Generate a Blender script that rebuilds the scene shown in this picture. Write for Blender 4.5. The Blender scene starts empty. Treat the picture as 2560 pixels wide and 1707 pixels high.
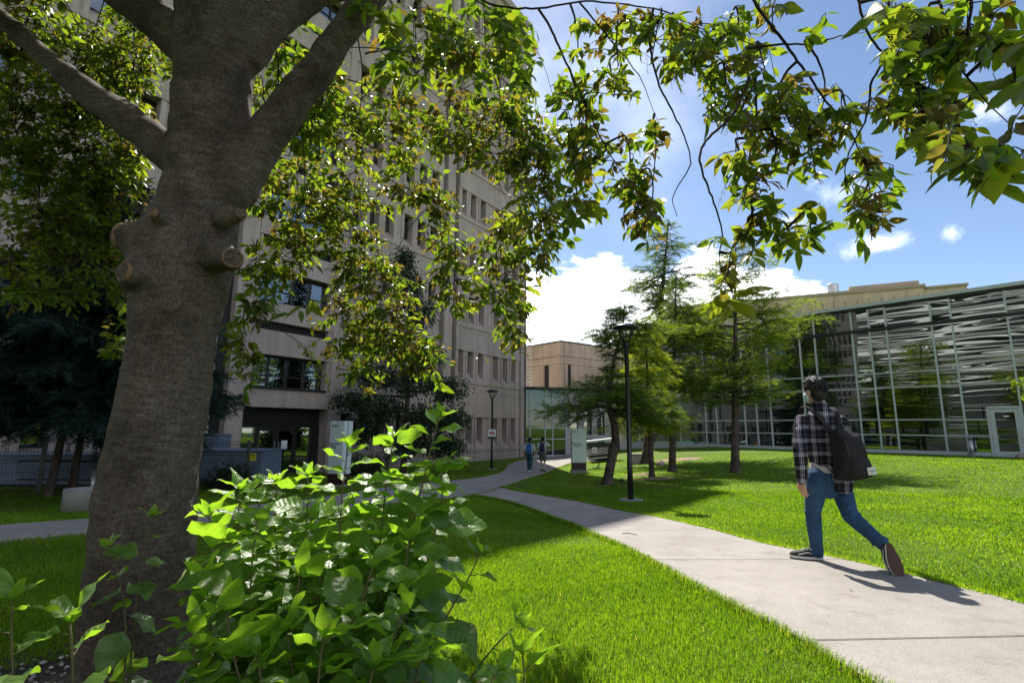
SUN_E = 5.0; SKY_S = 0.09; EXPO = 0.85; GRASS = 1.0; CLOUD_B = 22.0
CLOUD_LUMPS = [(3, 12, 9, 5.2), (9, 13, 8, 5.2), (-2, 11, 8, 7), (15, 12.2, 8, 5), (22, 13.2, 8, 4.6), (-8, 10, 8, 6), (27, 13, 5, 3.2), (60, 9, 16, 5), (-70, 12, 20, 8), (150, 14, 25, 9), (-140, 12, 30, 8)]
CLOUD_WISPS = [(7, 23, 4, 2.5), (30, 20, 3, 2), (34, 22, 4, 2.6), (37, 16.5, 5, 1.6), (42, 16.5, 2.5, 1.4), (46, 25, 3, 2.0), (2, 22, 3.0, 2.0)]
import bpy, bmesh, math, random
import numpy as np
from mathutils import Vector, Matrix, Quaternion
random.seed(7)
RNG = np.random.default_rng(11)
SC = bpy.context.scene
COL = SC.collection
R = math.radians

# ------------------------------------------------------------------ camera
F, PITCH, ROLL, ZC = 1284.0, R(9.46), R(0.45), 1.2
_cp, _sp = math.cos(PITCH), math.sin(PITCH)
_cr, _sr = math.cos(ROLL), math.sin(ROLL)

def ray(px, py):
    """direction (world) of a point measured on the 2560 x 1707 survey photo"""
    x = (px - 1280.0) / F
    y = -(py - 853.5) / F
    xr, yr = _cr * x - _sr * y, _sr * x + _cr * y
    return Vector((xr, _cp - yr * _sp, _sp + yr * _cp))

def PT(px, py, Y):
    """world point seen at px,py at the distance Y ahead of the camera"""
    d = ray(px, py)
    t = Y / d.y
    return Vector((d.x * t, Y, ZC + d.z * t))

def Q(x, y, Y):                       # same, with the 2352-wide working copy's pixels
    return PT(x * 1.08844, y * 1.08844, Y)

def fwd_depth(p):
    return p.y * _cp + (p.z - ZC) * _sp

def ground(x, y):
    b = -1.1 * min(1.0, max(0.0, (y - 4.0) / 23.0))
    t = min(1.0, max(0.0, (x - 3.0) / 12.0))
    return b * (1.0 - 0.9 * t)

def ground_np(x, y):
    b = -1.1 * np.clip((y - 4.0) / 23.0, 0, 1)
    t = np.clip((x - 3.0) / 12.0, 0, 1)
    return b * (1.0 - 0.9 * t)

def GP(px, py):
    d = ray(px, py)
    t = 5.0
    for _ in range(80):
        t = 0.5 * t + 0.5 * (ground(d.x * t, d.y * t) - ZC) / d.z
    return Vector((d.x * t, d.y * t, ground(d.x * t, d.y * t)))

cam_data = bpy.data.cameras.new("camera")
cam = bpy.data.objects.new("camera", cam_data)
COL.objects.link(cam)
cam_data.sensor_fit = 'HORIZONTAL'
cam_data.sensor_width = 36.0
cam_data.lens = F / 2560.0 * 36.0
cam_data.clip_start = 0.05
cam_data.clip_end = 6000
cam.location = (0, 0, ZC)
cam.rotation_euler = (Matrix.Rotation(R(90) + PITCH, 4, 'X') @ Matrix.Rotation(ROLL, 4, 'Z')).to_euler()
SC.camera = cam

# ------------------------------------------------------------------ helpers
def tag(o, label=None, cat=None, group=None, kind=None):
    if label: o["label"] = label
    if cat: o["category"] = cat
    if group: o["group"] = group
    if kind: o["kind"] = kind
    return o

def thing(name, label, cat, loc=(0, 0, 0), group=None):
    o = bpy.data.objects.new(name, None)
    o.empty_display_size = 0.2
    COL.objects.link(o)
    o.location = Vector(loc)
    return tag(o, label, cat, group)

def root_loc(p):
    v = Vector((0, 0, 0))
    while p is not None:
        v += p.location
        p = p.parent
    return v

def link_mesh(name, me, parent=None, smooth=False):
    o = bpy.data.objects.new(name, me)
    COL.objects.link(o)
    if parent is not None:
        o.parent = parent
    if smooth and len(me.polygons):
        me.polygons.foreach_set("use_smooth", [True] * len(me.polygons))
    me.update()
    return o

def copy_tree(o, parent=None):
    c = o.copy()
    COL.objects.link(c)
    c.parent = parent
    for ch in list(o.children):
        copy_tree(ch, c)
    return c

class MB:
    """collects solids in world coordinates, links them as ONE mesh object"""
    def __init__(self):
        self.v, self.f = [], []
    def add(self, vs, fs):
        n = len(self.v)
        self.v.extend([tuple(a) for a in vs])
        self.f.extend([tuple(i + n for i in a) for a in fs])
    def hexa(self, p):          # 8 points: bottom ring 0-3, top ring 4-7
        self.add(p, [(3, 2, 1, 0), (4, 5, 6, 7), (0, 1, 5, 4), (1, 2, 6, 5), (2, 3, 7, 6), (3, 0, 4, 7)])
    def box(self, x0, x1, y0, y1, z0, z1):
        self.hexa([(x0, y0, z0), (x1, y0, z0), (x1, y1, z0), (x0, y1, z0), (x0, y0, z1), (x1, y0, z1), (x1, y1, z1), (x0, y1, z1)])
    def obox(self, o, ax, ay, az, x0, x1, y0, y1, z0, z1):
        o, ax, ay, az = Vector(o), Vector(ax), Vector(ay), Vector(az)
        P = lambda a, b, c: o + ax * a + ay * b + az * c
        self.hexa([P(x0, y0, z0), P(x1, y0, z0), P(x1, y1, z0), P(x0, y1, z0), P(x0, y0, z1), P(x1, y0, z1), P(x1, y1, z1), P(x0, y1, z1)])
    def prism(self, poly, ext):
        n = len(poly)
        ext = Vector(ext)
        vs = [Vector(p) for p in poly] + [Vector(p) + ext for p in poly]
        self.add(vs, [tuple(range(n))[::-1], tuple(range(n, 2 * n))] + [(i, (i + 1) % n, n + (i + 1) % n, n + i) for i in range(n)])
    def quad(self, a, b, c, d):
        self.add([a, b, c, d], [(0, 1, 2, 3)])
    def loft(self, rings, cap=True, closed=True):
        n = len(rings[0])
        vs = [p for r in rings for p in r]
        fs = []
        for i in range(len(rings) - 1):
            for j in range(n if closed else n - 1):
                k = (j + 1) % n
                fs.append((i * n + j, i * n + k, (i + 1) * n + k, (i + 1) * n + j))
        if cap:
            fs.append(tuple(range(n))[::-1])
            fs.append(tuple(range((len(rings) - 1) * n, len(rings) * n)))
        self.add(vs, fs)
    def tube(self, pts, rad, n=8, rb=None, ref=None, cap=True, round_ends=False):
        pts = [Vector(p) for p in pts]
        if not hasattr(rad, '__len__'): rad = [rad] * len(pts)
        rb = rad if rb is None else (rb if hasattr(rb, '__len__') else [rb] * len(pts))
        if round_ends:
            d0 = (pts[0] - pts[1]).normalized(); d1 = (pts[-1] - pts[-2]).normalized()
            P, A, B = [], [], []
            for a in (85, 60, 30):
                s, c = math.sin(R(a)), math.cos(R(a)); m = (rad[0] + rb[0]) / 2
                P.append(pts[0] + d0 * m * s); A.append(rad[0] * c); B.append(rb[0] * c)
            P += pts; A += list(rad); B += list(rb)
            for a in (30, 60, 85):
                s, c = math.sin(R(a)), math.cos(R(a)); m = (rad[-1] + rb[-1]) / 2
                P.append(pts[-1] + d1 * m * s); A.append(rad[-1] * c); B.append(rb[-1] * c)
            pts, rad, rb = P, A, B
        rings = []
        u = None
        for i, p in enumerate(pts):
            d = (pts[min(i + 1, len(pts) - 1)] - pts[max(i - 1, 0)])
            d = d.normalized() if d.length > 1e-9 else Vector((0, 0, 1))
            if ref is not None:
                u = Vector(ref)
            elif u is None:
                u = Vector((1, 0, 0)) if abs(d.x) < 0.9 else Vector((0, 1, 0))
            u = u - d * u.dot(d)
            u = u.normalized() if u.length > 1e-6 else d.orthogonal().normalized()
            w = d.cross(u)
            rings.append([p + u * (math.cos(2 * math.pi * k / n) * rad[i]) + w * (math.sin(2 * math.pi * k / n) * rb[i]) for k in range(n)])
        self.loft(rings, cap)
    def ball(self, c, rx, ry, rz, n=12, m=8, axes=None):
        c = Vector(c)
        ax = axes or (Vector((1, 0, 0)), Vector((0, 1, 0)), Vector((0, 0, 1)))
        rings = []
        for i in range(m + 1):
            a = -math.pi / 2 + math.pi * i / m
            a = max(-1.54, min(1.54, a))
            rings.append([c + ax[0] * (rx * math.cos(a) * math.cos(2 * math.pi * k / n)) + ax[1] * (ry * math.cos(a) * math.sin(2 * math.pi * k / n)) + ax[2] * (rz * math.sin(a)) for k in range(n)])
        self.loft(rings)
    def lathe(self, c, prof, n=20):
        c = Vector(c)
        self.loft([[c + Vector((r * math.cos(2 * math.pi * k / n), r * math.sin(2 * math.pi * k / n), z)) for k in range(n)] for r, z in prof])
    def build(self, name, mat, parent=None, smooth=False, bevel=0.0):
        off = root_loc(parent)
        me = bpy.data.meshes.new(name)
        me.from_pydata([(a[0] - off.x, a[1] - off.y, a[2] - off.z) for a in self.v], [], self.f)
        me.materials.append(mat)
        if bevel > 0:
            bm = bmesh.new(); bm.from_mesh(me)
            es = [e for e in bm.edges if len(e.link_faces) == 2 and e.calc_face_angle(0) > 0.6]
            bmesh.ops.bevel(bm, geom=es, offset=bevel, segments=2, affect='EDGES', clamp_overlap=True)
            bm.to_mesh(me); bm.free()
        return link_mesh(name, me, parent, smooth)
    def build_fused(self, name, mat, parent=None, voxel=0.01, smooth=4, fac=0.5):
        """one continuous surface out of overlapping solids"""
        off = root_loc(parent)
        me = bpy.data.meshes.new(name)
        me.from_pydata([(a[0] - off.x, a[1] - off.y, a[2] - off.z) for a in self.v], [], self.f)
        bm = bmesh.new(); bm.from_mesh(me)
        bmesh.ops.recalc_face_normals(bm, faces=bm.faces)
        bm.to_mesh(me); bm.free()
        tmp = bpy.data.objects.new("tmp_fuse", me)
        COL.objects.link(tmp)
        m = tmp.modifiers.new("r", 'REMESH'); m.mode = 'VOXEL'; m.voxel_size = voxel; m.use_smooth_shade = True
        if smooth:
            s = tmp.modifiers.new("s", 'SMOOTH'); s.iterations = smooth; s.factor = fac
        dg = bpy.context.evaluated_depsgraph_get()
        dg.update()
        out = bpy.data.meshes.new_from_object(tmp.evaluated_get(dg))
        bpy.data.objects.remove(tmp)
        out.name = name
        out.materials.clear(); out.materials.append(mat)
        return link_mesh(name, out, parent, True)

def np_mesh(name, verts, faces, mat, parent=None, tint=None, smooth=True, uv=None):
    """verts (N,3), faces (M,k) numpy arrays; tint = value per vertex"""
    off = root_loc(parent)
    verts = np.asarray(verts, np.float32) - np.array(off, np.float32)
    faces = np.asarray(faces, np.int32)
    k = faces.shape[1]
    me = bpy.data.meshes.new(name)
    me.vertices.add(len(verts)); me.vertices.foreach_set("co", verts.ravel())
    me.loops.add(faces.size); me.loops.foreach_set("vertex_index", faces.ravel())
    me.polygons.add(len(faces)); me.polygons.foreach_set("loop_start", np.arange(0, faces.size, k, dtype=np.int32))
    me.update(calc_edges=True)
    if tint is not None:
        a = me.attributes.new("tint", 'FLOAT', 'POINT')
        a.data.foreach_set("value", np.asarray(tint, np.float32))
    if uv is not None:
        a = me.attributes.new("along", 'FLOAT_VECTOR', 'POINT')
        a.data.foreach_set("vector", np.asarray(uv, np.float32).ravel())
    me.materials.append(mat)
    return link_mesh(name, me, parent, smooth)

def scatter(tv, tf, pos, X, Z, scl, wscl=None):
    """copies template tv (k,3), tf onto n frames (X = length axis, Z = normal) -> verts, faces"""
    n, k = len(pos), len(tv)
    X = X / np.maximum(np.linalg.norm(X, axis=1, keepdims=True), 1e-9)
    Yv = np.cross(Z, X); Yv /= np.maximum(np.linalg.norm(Yv, axis=1, keepdims=True), 1e-9)
    Zv = np.cross(X, Yv)
    s = scl[:, None, None]
    w = s if wscl is None else wscl[:, None, None]
    V = pos[:, None, :] + s * tv[None, :, 0:1] * X[:, None, :] + w * tv[None, :, 1:2] * Yv[:, None, :] + s * tv[None, :, 2:3] * Zv[:, None, :]
    Fc = (np.asarray(tf)[None, :, :] + (np.arange(n) * k)[:, None, None]).reshape(-1, np.asarray(tf).shape[1])
    return V.reshape(-1, 3), Fc

# ------------------------------------------------------------------ materials
def _new(name):
    m = bpy.data.materials.new(name)
    m.use_nodes = True
    nt = m.node_tree
    for n in list(nt.nodes): nt.nodes.remove(n)
    out = nt.nodes.new("ShaderNodeOutputMaterial")
    return m, nt, out

def N(nt, typ, **kw):
    n = nt.nodes.new(typ)
    for a, b in kw.items():
        if a in n.inputs.keys(): n.inputs[a].default_value = b
        else: setattr(n, a, b)
    return n

def c4(c): return (c[0], c[1], c[2], 1.0)

def coords(nt, stretch=(1, 1, 1), rot=(0, 0, 0)):
    tc = nt.nodes.new("ShaderNodeTexCoord")
    mp = nt.nodes.new("ShaderNodeMapping")
    mp.inputs["Scale"].default_value = stretch
    mp.inputs["Rotation"].default_value = rot
    nt.links.new(tc.outputs["Object"], mp.inputs["Vector"])
    return mp.outputs["Vector"]

def noise_ramp(nt, vec, scale, stops, detail=4, rough=0.55):
    nz = N(nt, "ShaderNodeTexNoise", Scale=scale, Detail=detail, Roughness=rough)
    nt.links.new(vec, nz.inputs["Vector"])
    rp = nt.nodes.new("ShaderNodeValToRGB")
    el = rp.color_ramp.elements
    el[0].position, el[0].color = stops[0][0], c4(stops[0][1])
    el[1].position, el[1].color = stops[-1][0], c4(stops[-1][1])
    for p, c in stops[1:-1]:
        e = el.new(p); e.color = c4(c)
    nt.links.new(nz.outputs["Fac"], rp.inputs["Fac"])
    return rp.outputs["Color"], nz.outputs["Fac"]

def bump(nt, vec, scale, strength, dist=0.01, detail=5, prev=None):
    nz = N(nt, "ShaderNodeTexNoise", Scale=scale, Detail=detail, Roughness=0.6)
    nt.links.new(vec, nz.inputs["Vector"])
    b = N(nt, "ShaderNodeBump", Strength=strength, Distance=dist)
    nt.links.new(nz.outputs["Fac"], b.inputs["Height"])
    if prev is not None: nt.links.new(prev, b.inputs["Normal"])
    return b.outputs["Normal"]

def plain(name, c, rough=0.6, var=0.18, scale=3.0, metallic=0.0, bs=None, bstr=0.2, bdist=0.01, stretch=(1, 1, 1), spec=0.4, c2=None, fine=None, fscale=60, streak=None):
    m, nt, out = _new(name)
    v = coords(nt, stretch)
    lo = tuple(a * (1 - var) for a in c); hi = tuple(min(1, a * (1 + var)) for a in (c2 or c))
    col, fac = noise_ramp(nt, v, scale, [(0.3, lo), (0.7, hi)])
    if fine:
        nz = N(nt, "ShaderNodeTexNoise", Scale=fscale, Detail=3.0)
        nt.links.new(v, nz.inputs["Vector"])
        mr = N(nt, "ShaderNodeMapRange"); mr.inputs["From Min"].default_value = 0.3; mr.inputs["From Max"].default_value = 0.7
        mr.inputs["To Min"].default_value = 1 - fine; mr.inputs["To Max"].default_value = 1 + fine
        nt.links.new(nz.outputs["Fac"], mr.inputs["Value"])
        mx = N(nt, "ShaderNodeMix", data_type='RGBA', blend_type='MULTIPLY')
        mx.inputs["Factor"].default_value = 1.0
        nt.links.new(col, mx.inputs["A"]); nt.links.new(mr.outputs["Result"], mx.inputs["B"])
        col = mx.outputs["Result"]
    if streak:
        sc_, _ = noise_ramp(nt, coords(nt, streak), 1.0, [(0.32, (0.70, 0.68, 0.66)), (0.55, (1.04, 1.04, 1.04))], 6, 0.7)
        mz = N(nt, "ShaderNodeMix", data_type='RGBA', blend_type='MULTIPLY'); mz.inputs["Factor"].default_value = 0.8
        nt.links.new(col, mz.inputs["A"]); nt.links.new(sc_, mz.inputs["B"]); col = mz.outputs["Result"]
    p = N(nt, "ShaderNodeBsdfPrincipled", Roughness=rough, Metallic=metallic)
    p.inputs["Specular IOR Level"].default_value = spec
    nt.links.new(col, p.inputs["Base Color"])
    if bs: nt.links.new(bump(nt, v, bs, bstr, bdist), p.inputs["Normal"])
    nt.links.new(p.outputs[0], out.inputs[0])
    return m

def leafy(name, stops, trans=0.5, tmul=2.2, rough=0.42, spec=0.5, veins=False, tshift=(1.25, 1.0, 0.35)):
    """leaf: colour from per-leaf tint, light passes through"""
    m, nt, out = _new(name)
    at = N(nt, "ShaderNodeAttribute", attribute_name="tint")
    rp = nt.nodes.new("ShaderNodeValToRGB")
    el = rp.color_ramp.elements
    el[0].position, el[0].color = stops[0][0], c4(stops[0][1])
    el[1].position, el[1].color = stops[-1][0], c4(stops[-1][1])
    for p_, c in stops[1:-1]:
        e = el.new(p_); e.color = c4(c)
    nt.links.new(at.outputs["Fac"], rp.inputs["Fac"])
    p = N(nt, "ShaderNodeBsdfPrincipled", Roughness=rough)
    p.inputs["Specular IOR Level"].default_value = spec
    tr = nt.nodes.new("ShaderNodeBsdfTranslucent")
    mul = N(nt, "ShaderNodeMix", data_type='RGBA', blend_type='MULTIPLY')
    mul.inputs["Factor"].default_value = 1.0
    mul.inputs["B"].default_value = (tmul * tshift[0], tmul * tshift[1], tmul * tshift[2], 1)
    nt.links.new(rp.outputs["Color"], mul.inputs["A"])
    nt.links.new(rp.outputs["Color"], p.inputs["Base Color"])
    nt.links.new(mul.outputs["Result"], tr.inputs["Color"])
    if veins:
        al = N(nt, "ShaderNodeAttribute", attribute_name="along")
        sx = nt.nodes.new("ShaderNodeSeparateXYZ"); nt.links.new(al.outputs["Vector"], sx.inputs[0])
        ab = N(nt, "ShaderNodeMath", operation='ABSOLUTE'); nt.links.new(sx.outputs["Y"], ab.inputs[0])
        m1 = N(nt, "ShaderNodeMath", operation='MULTIPLY_ADD'); m1.inputs[1].default_value = -0.9
        nt.links.new(ab.outputs[0], m1.inputs[0]); nt.links.new(sx.outputs["X"], m1.inputs[2])
        m2 = N(nt, "ShaderNodeMath", operation='MULTIPLY'); m2.inputs[1].default_value = 46.0
        nt.links.new(m1.outputs[0], m2.inputs[0])
        sn = N(nt, "ShaderNodeMath", operation='SINE'); nt.links.new(m2.outputs[0], sn.inputs[0])
        mid = N(nt, "ShaderNodeMapRange"); mid.inputs["From Min"].default_value = 0.0; mid.inputs["From Max"].default_value = 0.05
        mid.inputs["To Min"].default_value = -1.5; mid.inputs["To Max"].default_value = 0.0
        nt.links.new(ab.outputs[0], mid.inputs["Value"])
        ad = N(nt, "ShaderNodeMath", operation='ADD'); nt.links.new(sn.outputs[0], ad.inputs[0]); nt.links.new(mid.outputs[0], ad.inputs[1])
        b1 = N(nt, "ShaderNodeBump", Strength=0.35, Distance=0.0010); nt.links.new(ad.outputs[0], b1.inputs["Height"])
        nm = bump(nt, coords(nt), 38, 0.6, 0.008, 4, b1.outputs["Normal"])
        nt.links.new(nm, p.inputs["Normal"])
        # veins let less light through
        v2 = N(nt, "ShaderNodeMapRange"); v2.inputs["From Min"].default_value = -2.0; v2.inputs["From Max"].default_value = 0.8
        v2.inputs["To Min"].default_value = 0.82; v2.inputs["To Max"].default_value = 1.08
        nt.links.new(ad.outputs[0], v2.inputs["Value"])
        m3 = N(nt, "ShaderNodeMix", data_type='RGBA', blend_type='MULTIPLY'); m3.inputs["Factor"].default_value = 1.0
        nt.links.new(mul.outputs["Result"], m3.inputs["A"]); nt.links.new(v2.outputs["Result"], m3.inputs["B"])
        nt.links.new(m3.outputs["Result"], tr.inputs["Color"])
    mix = N(nt, "ShaderNodeMixShader"); mix.inputs[0].default_value = trans
    nt.links.new(p.outputs[0], mix.inputs[1]); nt.links.new(tr.outputs[0], mix.inputs[2])
    nt.links.new(mix.outputs[0], out.inputs[0])
    return m

def bark(name, c1, c2, c3, hscale=(9, 9, 40), bstr=0.5, bd=0.012, patch=1.6):
    m, nt, out = _new(name)
    v = coords(nt, hscale)
    v0 = coords(nt)
    colA, fac = noise_ramp(nt, v, 1.0, [(0.33, c1), (0.52, c2), (0.7, c3)], detail=6, rough=0.7)
    colB, _ = noise_ramp(nt, v0, patch, [(0.33, (0.42, 0.38, 0.35)), (0.5, (0.9, 0.87, 0.84)), (0.7, (1.15, 1.12, 1.1))], detail=6, rough=0.65)
    colC, _ = noise_ramp(nt, coords(nt, (1, 1, .55)), 105, [(0.38, (0.55, 0.52, 0.50)), (0.58, (1.12, 1.12, 1.12))], detail=5, rough=0.7)
    mx = N(nt, "ShaderNodeMix", data_type='RGBA', blend_type='MULTIPLY'); mx.inputs["Factor"].default_value = 1.0
    nt.links.new(colA, mx.inputs["A"]); nt.links.new(colB, mx.inputs["B"])
    mx2 = N(nt, "ShaderNodeMix", data_type='RGBA', blend_type='MULTIPLY'); mx2.inputs["Factor"].default_value = 1.0
    nt.links.new(mx.outputs["Result"], mx2.inputs["A"]); nt.links.new(colC, mx2.inputs["B"])
    p = N(nt, "ShaderNodeBsdfPrincipled", Roughness=0.85)
    p.inputs["Specular IOR Level"].default_value = 0.25
    nt.links.new(mx2.outputs["Result"], p.inputs["Base Color"])
    b = N(nt, "ShaderNodeBump", Strength=bstr, Distance=bd); nt.links.new(fac, b.inputs["Height"])
    nt.links.new(bump(nt, v0, 85, 0.9, 0.009, 5, b.outputs["Normal"]), p.inputs["Normal"])
    nt.links.new(p.outputs[0], out.inputs[0])
    return m

M = {}
M['concrete'] = plain('precast_concrete', (0.42, 0.335, 0.30), 0.9, 0.13, 0.5, bs=40, bstr=0.35, bdist=0.01, fine=0.2, fscale=24, streak=(2.2, 2.2, 0.12))
M['concrete_smooth'] = plain('smooth_concrete', (0.38, 0.31, 0.27), 0.9, 0.12, 0.7, fine=0.1, fscale=10)
M['orange'] = plain('sandstone_concrete', (0.52, 0.365, 0.285), 0.9, 0.1, 0.6, fine=0.08, fscale=14, streak=(2.0, 2.0, 0.15))
M['beige'] = plain('beige_concrete', (0.50, 0.40, 0.26), 0.9, 0.08, 0.4, fine=0.06, fscale=8, streak=(1.2, 1.2, 0.12))
M['dark_metal'] = plain('dark_bronze', (0.022, 0.019, 0.02), 0.5, 0.2, 2)
M['black'] = plain('black_paint', (0.012, 0.012, 0.013), 0.35, 0.2, 6)
M['joint'] = plain('joint_dark', (0.03, 0.027, 0.025), 0.9, 0.1, 5)  # even dark colour of the joint and seam strips
M['alu'] = plain('painted_aluminium', (0.46, 0.49, 0.50), 0.45, 0.06, 3)
M['white_panel'] = plain('white_sign', (0.62, 0.67, 0.68), 0.45, 0.04, 2)
M['white'] = plain('white_paint', (0.8, 0.8, 0.8), 0.5, 0.05, 3)
M['roof_membrane'] = plain('roof_membrane', (0.5, 0.5, 0.5), 0.8, 0.1, 0.5)
M['maroon'] = plain('maroon_panel', (0.05, 0.018, 0.02), 0.5, 0.1, 3)
M['red'] = plain('red_paint', (0.5, 0.02, 0.02), 0.5, 0.1, 5)
M['yellow'] = plain('yellow_paint', (0.65, 0.5, 0.03), 0.5, 0.1, 5)
M['orange_paint'] = plain('orange_paint', (0.75, 0.28, 0.02), 0.5, 0.1, 5)
M['hvac'] = plain('grey_blue_sheet_metal', (0.16, 0.20, 0.27), 0.5, 0.12, 1.2, fine=0.05, fscale=20)
M['galv'] = plain('galvanised', (0.45, 0.46, 0.47), 0.4, 0.15, 6, metallic=0.7)
M['rock'] = plain('rock', (0.3, 0.25, 0.21), 0.9, 0.25, 6, bs=12, bstr=0.5, bdist=0.02)
M['planter'] = plain('planter_concrete', (0.26, 0.245, 0.22), 0.9, 0.2, 4, bs=30, bstr=0.3)
M['blind'] = plain('window_blind', (0.55, 0.52, 0.47), 0.8, 0.1, 8)
M['room'] = plain('dark_room', (0.03, 0.035, 0.035), 0.9, 0.3, 0.6)
M['teal'] = plain('teal_column', (0.02, 0.16, 0.15), 0.5, 0.15, 2)

def glass_dark(name, tint, rough=0.03, wave=None, rmin=0.32):
    """reflective glazing one can partly see into"""
    m, nt, out = _new(name)
    g = N(nt, "ShaderNodeBsdfGlossy", Roughness=rough); g.inputs["Color"].default_value = (0.96, 1.0, 0.99, 1)
    t = nt.nodes.new("ShaderNodeBsdfTransparent"); t.inputs["Color"].default_value = c4(tint)
    fr = N(nt, "ShaderNodeFresnel", IOR=1.5)
    mr = N(nt, "ShaderNodeMapRange"); mr.inputs["From Min"].default_value = 0.04; mr.inputs["From Max"].default_value = 0.8
    mr.inputs["To Min"].default_value = rmin; mr.inputs["To Max"].default_value = 0.95
    nt.links.new(fr.outputs[0], mr.inputs["Value"])
    mx = nt.nodes.new("ShaderNodeMixShader")
    nt.links.new(mr.outputs["Result"], mx.inputs[0]); nt.links.new(t.outputs[0], mx.inputs[1]); nt.links.new(g.outputs[0], mx.inputs[2])
    if wave:
        v = coords(nt, wave[0])
        nt.links.new(bump(nt, v, 1.0, wave[1], wave[2], 1), g.inputs["Normal"])
    nt.links.new(mx.outputs[0], out.inputs[0])
    return m

M['win'] = glass_dark('window_glass', (0.12, 0.13, 0.15), 0.02, ((0.5, 0.5, 0.9), 0.2, 0.01))
M['glass'] = glass_dark('curtain_glass', (0.10, 0.24, 0.21), 0.008, ((0.085, 0.085, 1.35), 1.0, 0.030))
M['link_glass'] = glass_dark('vestibule_glass', (0.2, 0.36, 0.34), 0.02, ((0.5, 0.5, 0.9), 0.3, 0.01), 0.10)

def text_mesh(name, body, size, origin, xdir, zdir, mat, parent, spacing=1.0, depth=0.002):
    """flat lettering standing on a sign face"""
    cu = bpy.data.curves.new(name, 'FONT')
    cu.body = body; cu.size = size; cu.extrude = depth; cu.space_line = spacing
    tmp = bpy.data.objects.new("tmp_text", cu)
    COL.objects.link(tmp)
    dg = bpy.context.evaluated_depsgraph_get(); dg.update()
    me = bpy.data.meshes.new_from_object(tmp.evaluated_get(dg))
    bpy.data.objects.remove(tmp)
    x, z = Vector(xdir).normalized(), Vector(zdir).normalized()
    n = x.cross(z)
    off = Vector(origin) - root_loc(parent)
    for v in me.vertices:
        c = v.co.copy()
        v.co = off + x * c.x + z * c.y + n * c.z
    me.materials.clear(); me.materials.append(mat)
    me.name = name
    return link_mesh(name, me, parent)
# ------------------------------------------------------------------ light and sky
SUN_AZ, SUN_EL = R(-7.9), R(53.0)        # azimuth from +Y towards +X
sun_dir = Vector((math.sin(SUN_AZ) * math.cos(SUN_EL), math.cos(SUN_AZ) * math.cos(SUN_EL), math.sin(SUN_EL)))
sd = bpy.data.lights.new("sun", 'SUN'); sd.energy = SUN_E; sd.angle = R(0.5); sd.color = (1.0, 0.95, 0.87)
so = bpy.data.objects.new("sun", sd); COL.objects.link(so)
so.rotation_euler = sun_dir.to_track_quat('Z', 'Y').to_euler()

W = bpy.data.worlds.new("World"); SC.world = W; W.use_nodes = True
nt = W.node_tree
for n in list(nt.nodes): nt.nodes.remove(n)
wo = nt.nodes.new("ShaderNodeOutputWorld"); bg = nt.nodes.new("ShaderNodeBackground")
sky = nt.nodes.new("ShaderNodeTexSky"); sky.sky_type = 'NISHITA'; sky.sun_disc = False
sky.sun_elevation = SUN_EL; sky.sun_rotation = SUN_AZ
sky.altitude = 1050; sky.air_density = 1.0; sky.dust_density = 0.5; sky.ozone_density = 1.6
tc = nt.nodes.new("ShaderNodeTexCoord")
bg.inputs["Strength"].default_value = SKY_S

def vmath(op, a, b=None):
    n = N(nt, "ShaderNodeVectorMath", operation=op)
    for i, s in enumerate((a, b)):
        if s is None: continue
        if hasattr(s, 'is_output'): nt.links.new(s, n.inputs[i])
        else: n.inputs[i].default_value = s
    return n
def smath(op, *a, clamp=False):
    n = N(nt, "ShaderNodeMath", operation=op); n.use_clamp = clamp
    for i, s in enumerate(a):
        if hasattr(s, 'is_output'): nt.links.new(s, n.inputs[i])
        else: n.inputs[i].default_value = s
    return n.outputs[0]
def srange(v, a, b, c, d):
    n = N(nt, "ShaderNodeMapRange"); n.interpolation_type = 'SMOOTHSTEP'
    for k, x in zip(("From Min", "From Max", "To Min", "To Max"), (a, b, c, d)): n.inputs[k].default_value = x
    nt.links.new(v, n.inputs["Value"]); return n.outputs["Result"]
dirv = tc.outputs["Generated"]
sx = nt.nodes.new("ShaderNodeSeparateXYZ"); nt.links.new(dirv, sx.inputs[0])
# the cloud bank low in the north-east of the court: azimuth / elevation of its lumps (degrees)
az = smath('MULTIPLY', smath('ARCTAN2', sx.outputs["X"], sx.outputs["Y"]), 57.2958)
el = smath('MULTIPLY', smath('ARCSINE', sx.outputs["Z"]), 57.2958)
def lump(a, e, ra, re):
    u = smath('DIVIDE', smath('SUBTRACT', az, a), ra)
    v = smath('DIVIDE', smath('SUBTRACT', el, e), re)
    return smath('SUBTRACT', 1.0, smath('SQRT', smath('ADD', smath('MULTIPLY', u, u), smath('MULTIPLY', v, v))))
cl = None
for a in CLOUD_LUMPS:
    l = lump(*a[:4])
    cl = l if cl is None else smath('MAXIMUM', cl, l)
nz = N(nt, "ShaderNodeTexNoise", Scale=7.0, Detail=9.0, Roughness=0.62); nz.inputs["Distortion"].default_value = 0.35
nt.links.new(vmath('MULTIPLY', dirv, (1.0, 1.0, 1.9)).outputs[0], nz.inputs["Vector"])
dens = smath('ADD', cl, smath('MULTIPLY', smath('SUBTRACT', nz.outputs["Fac"], 0.5), 2.1))
bank = srange(dens, 0.02, 0.34, 0.0, 1.0)
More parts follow.
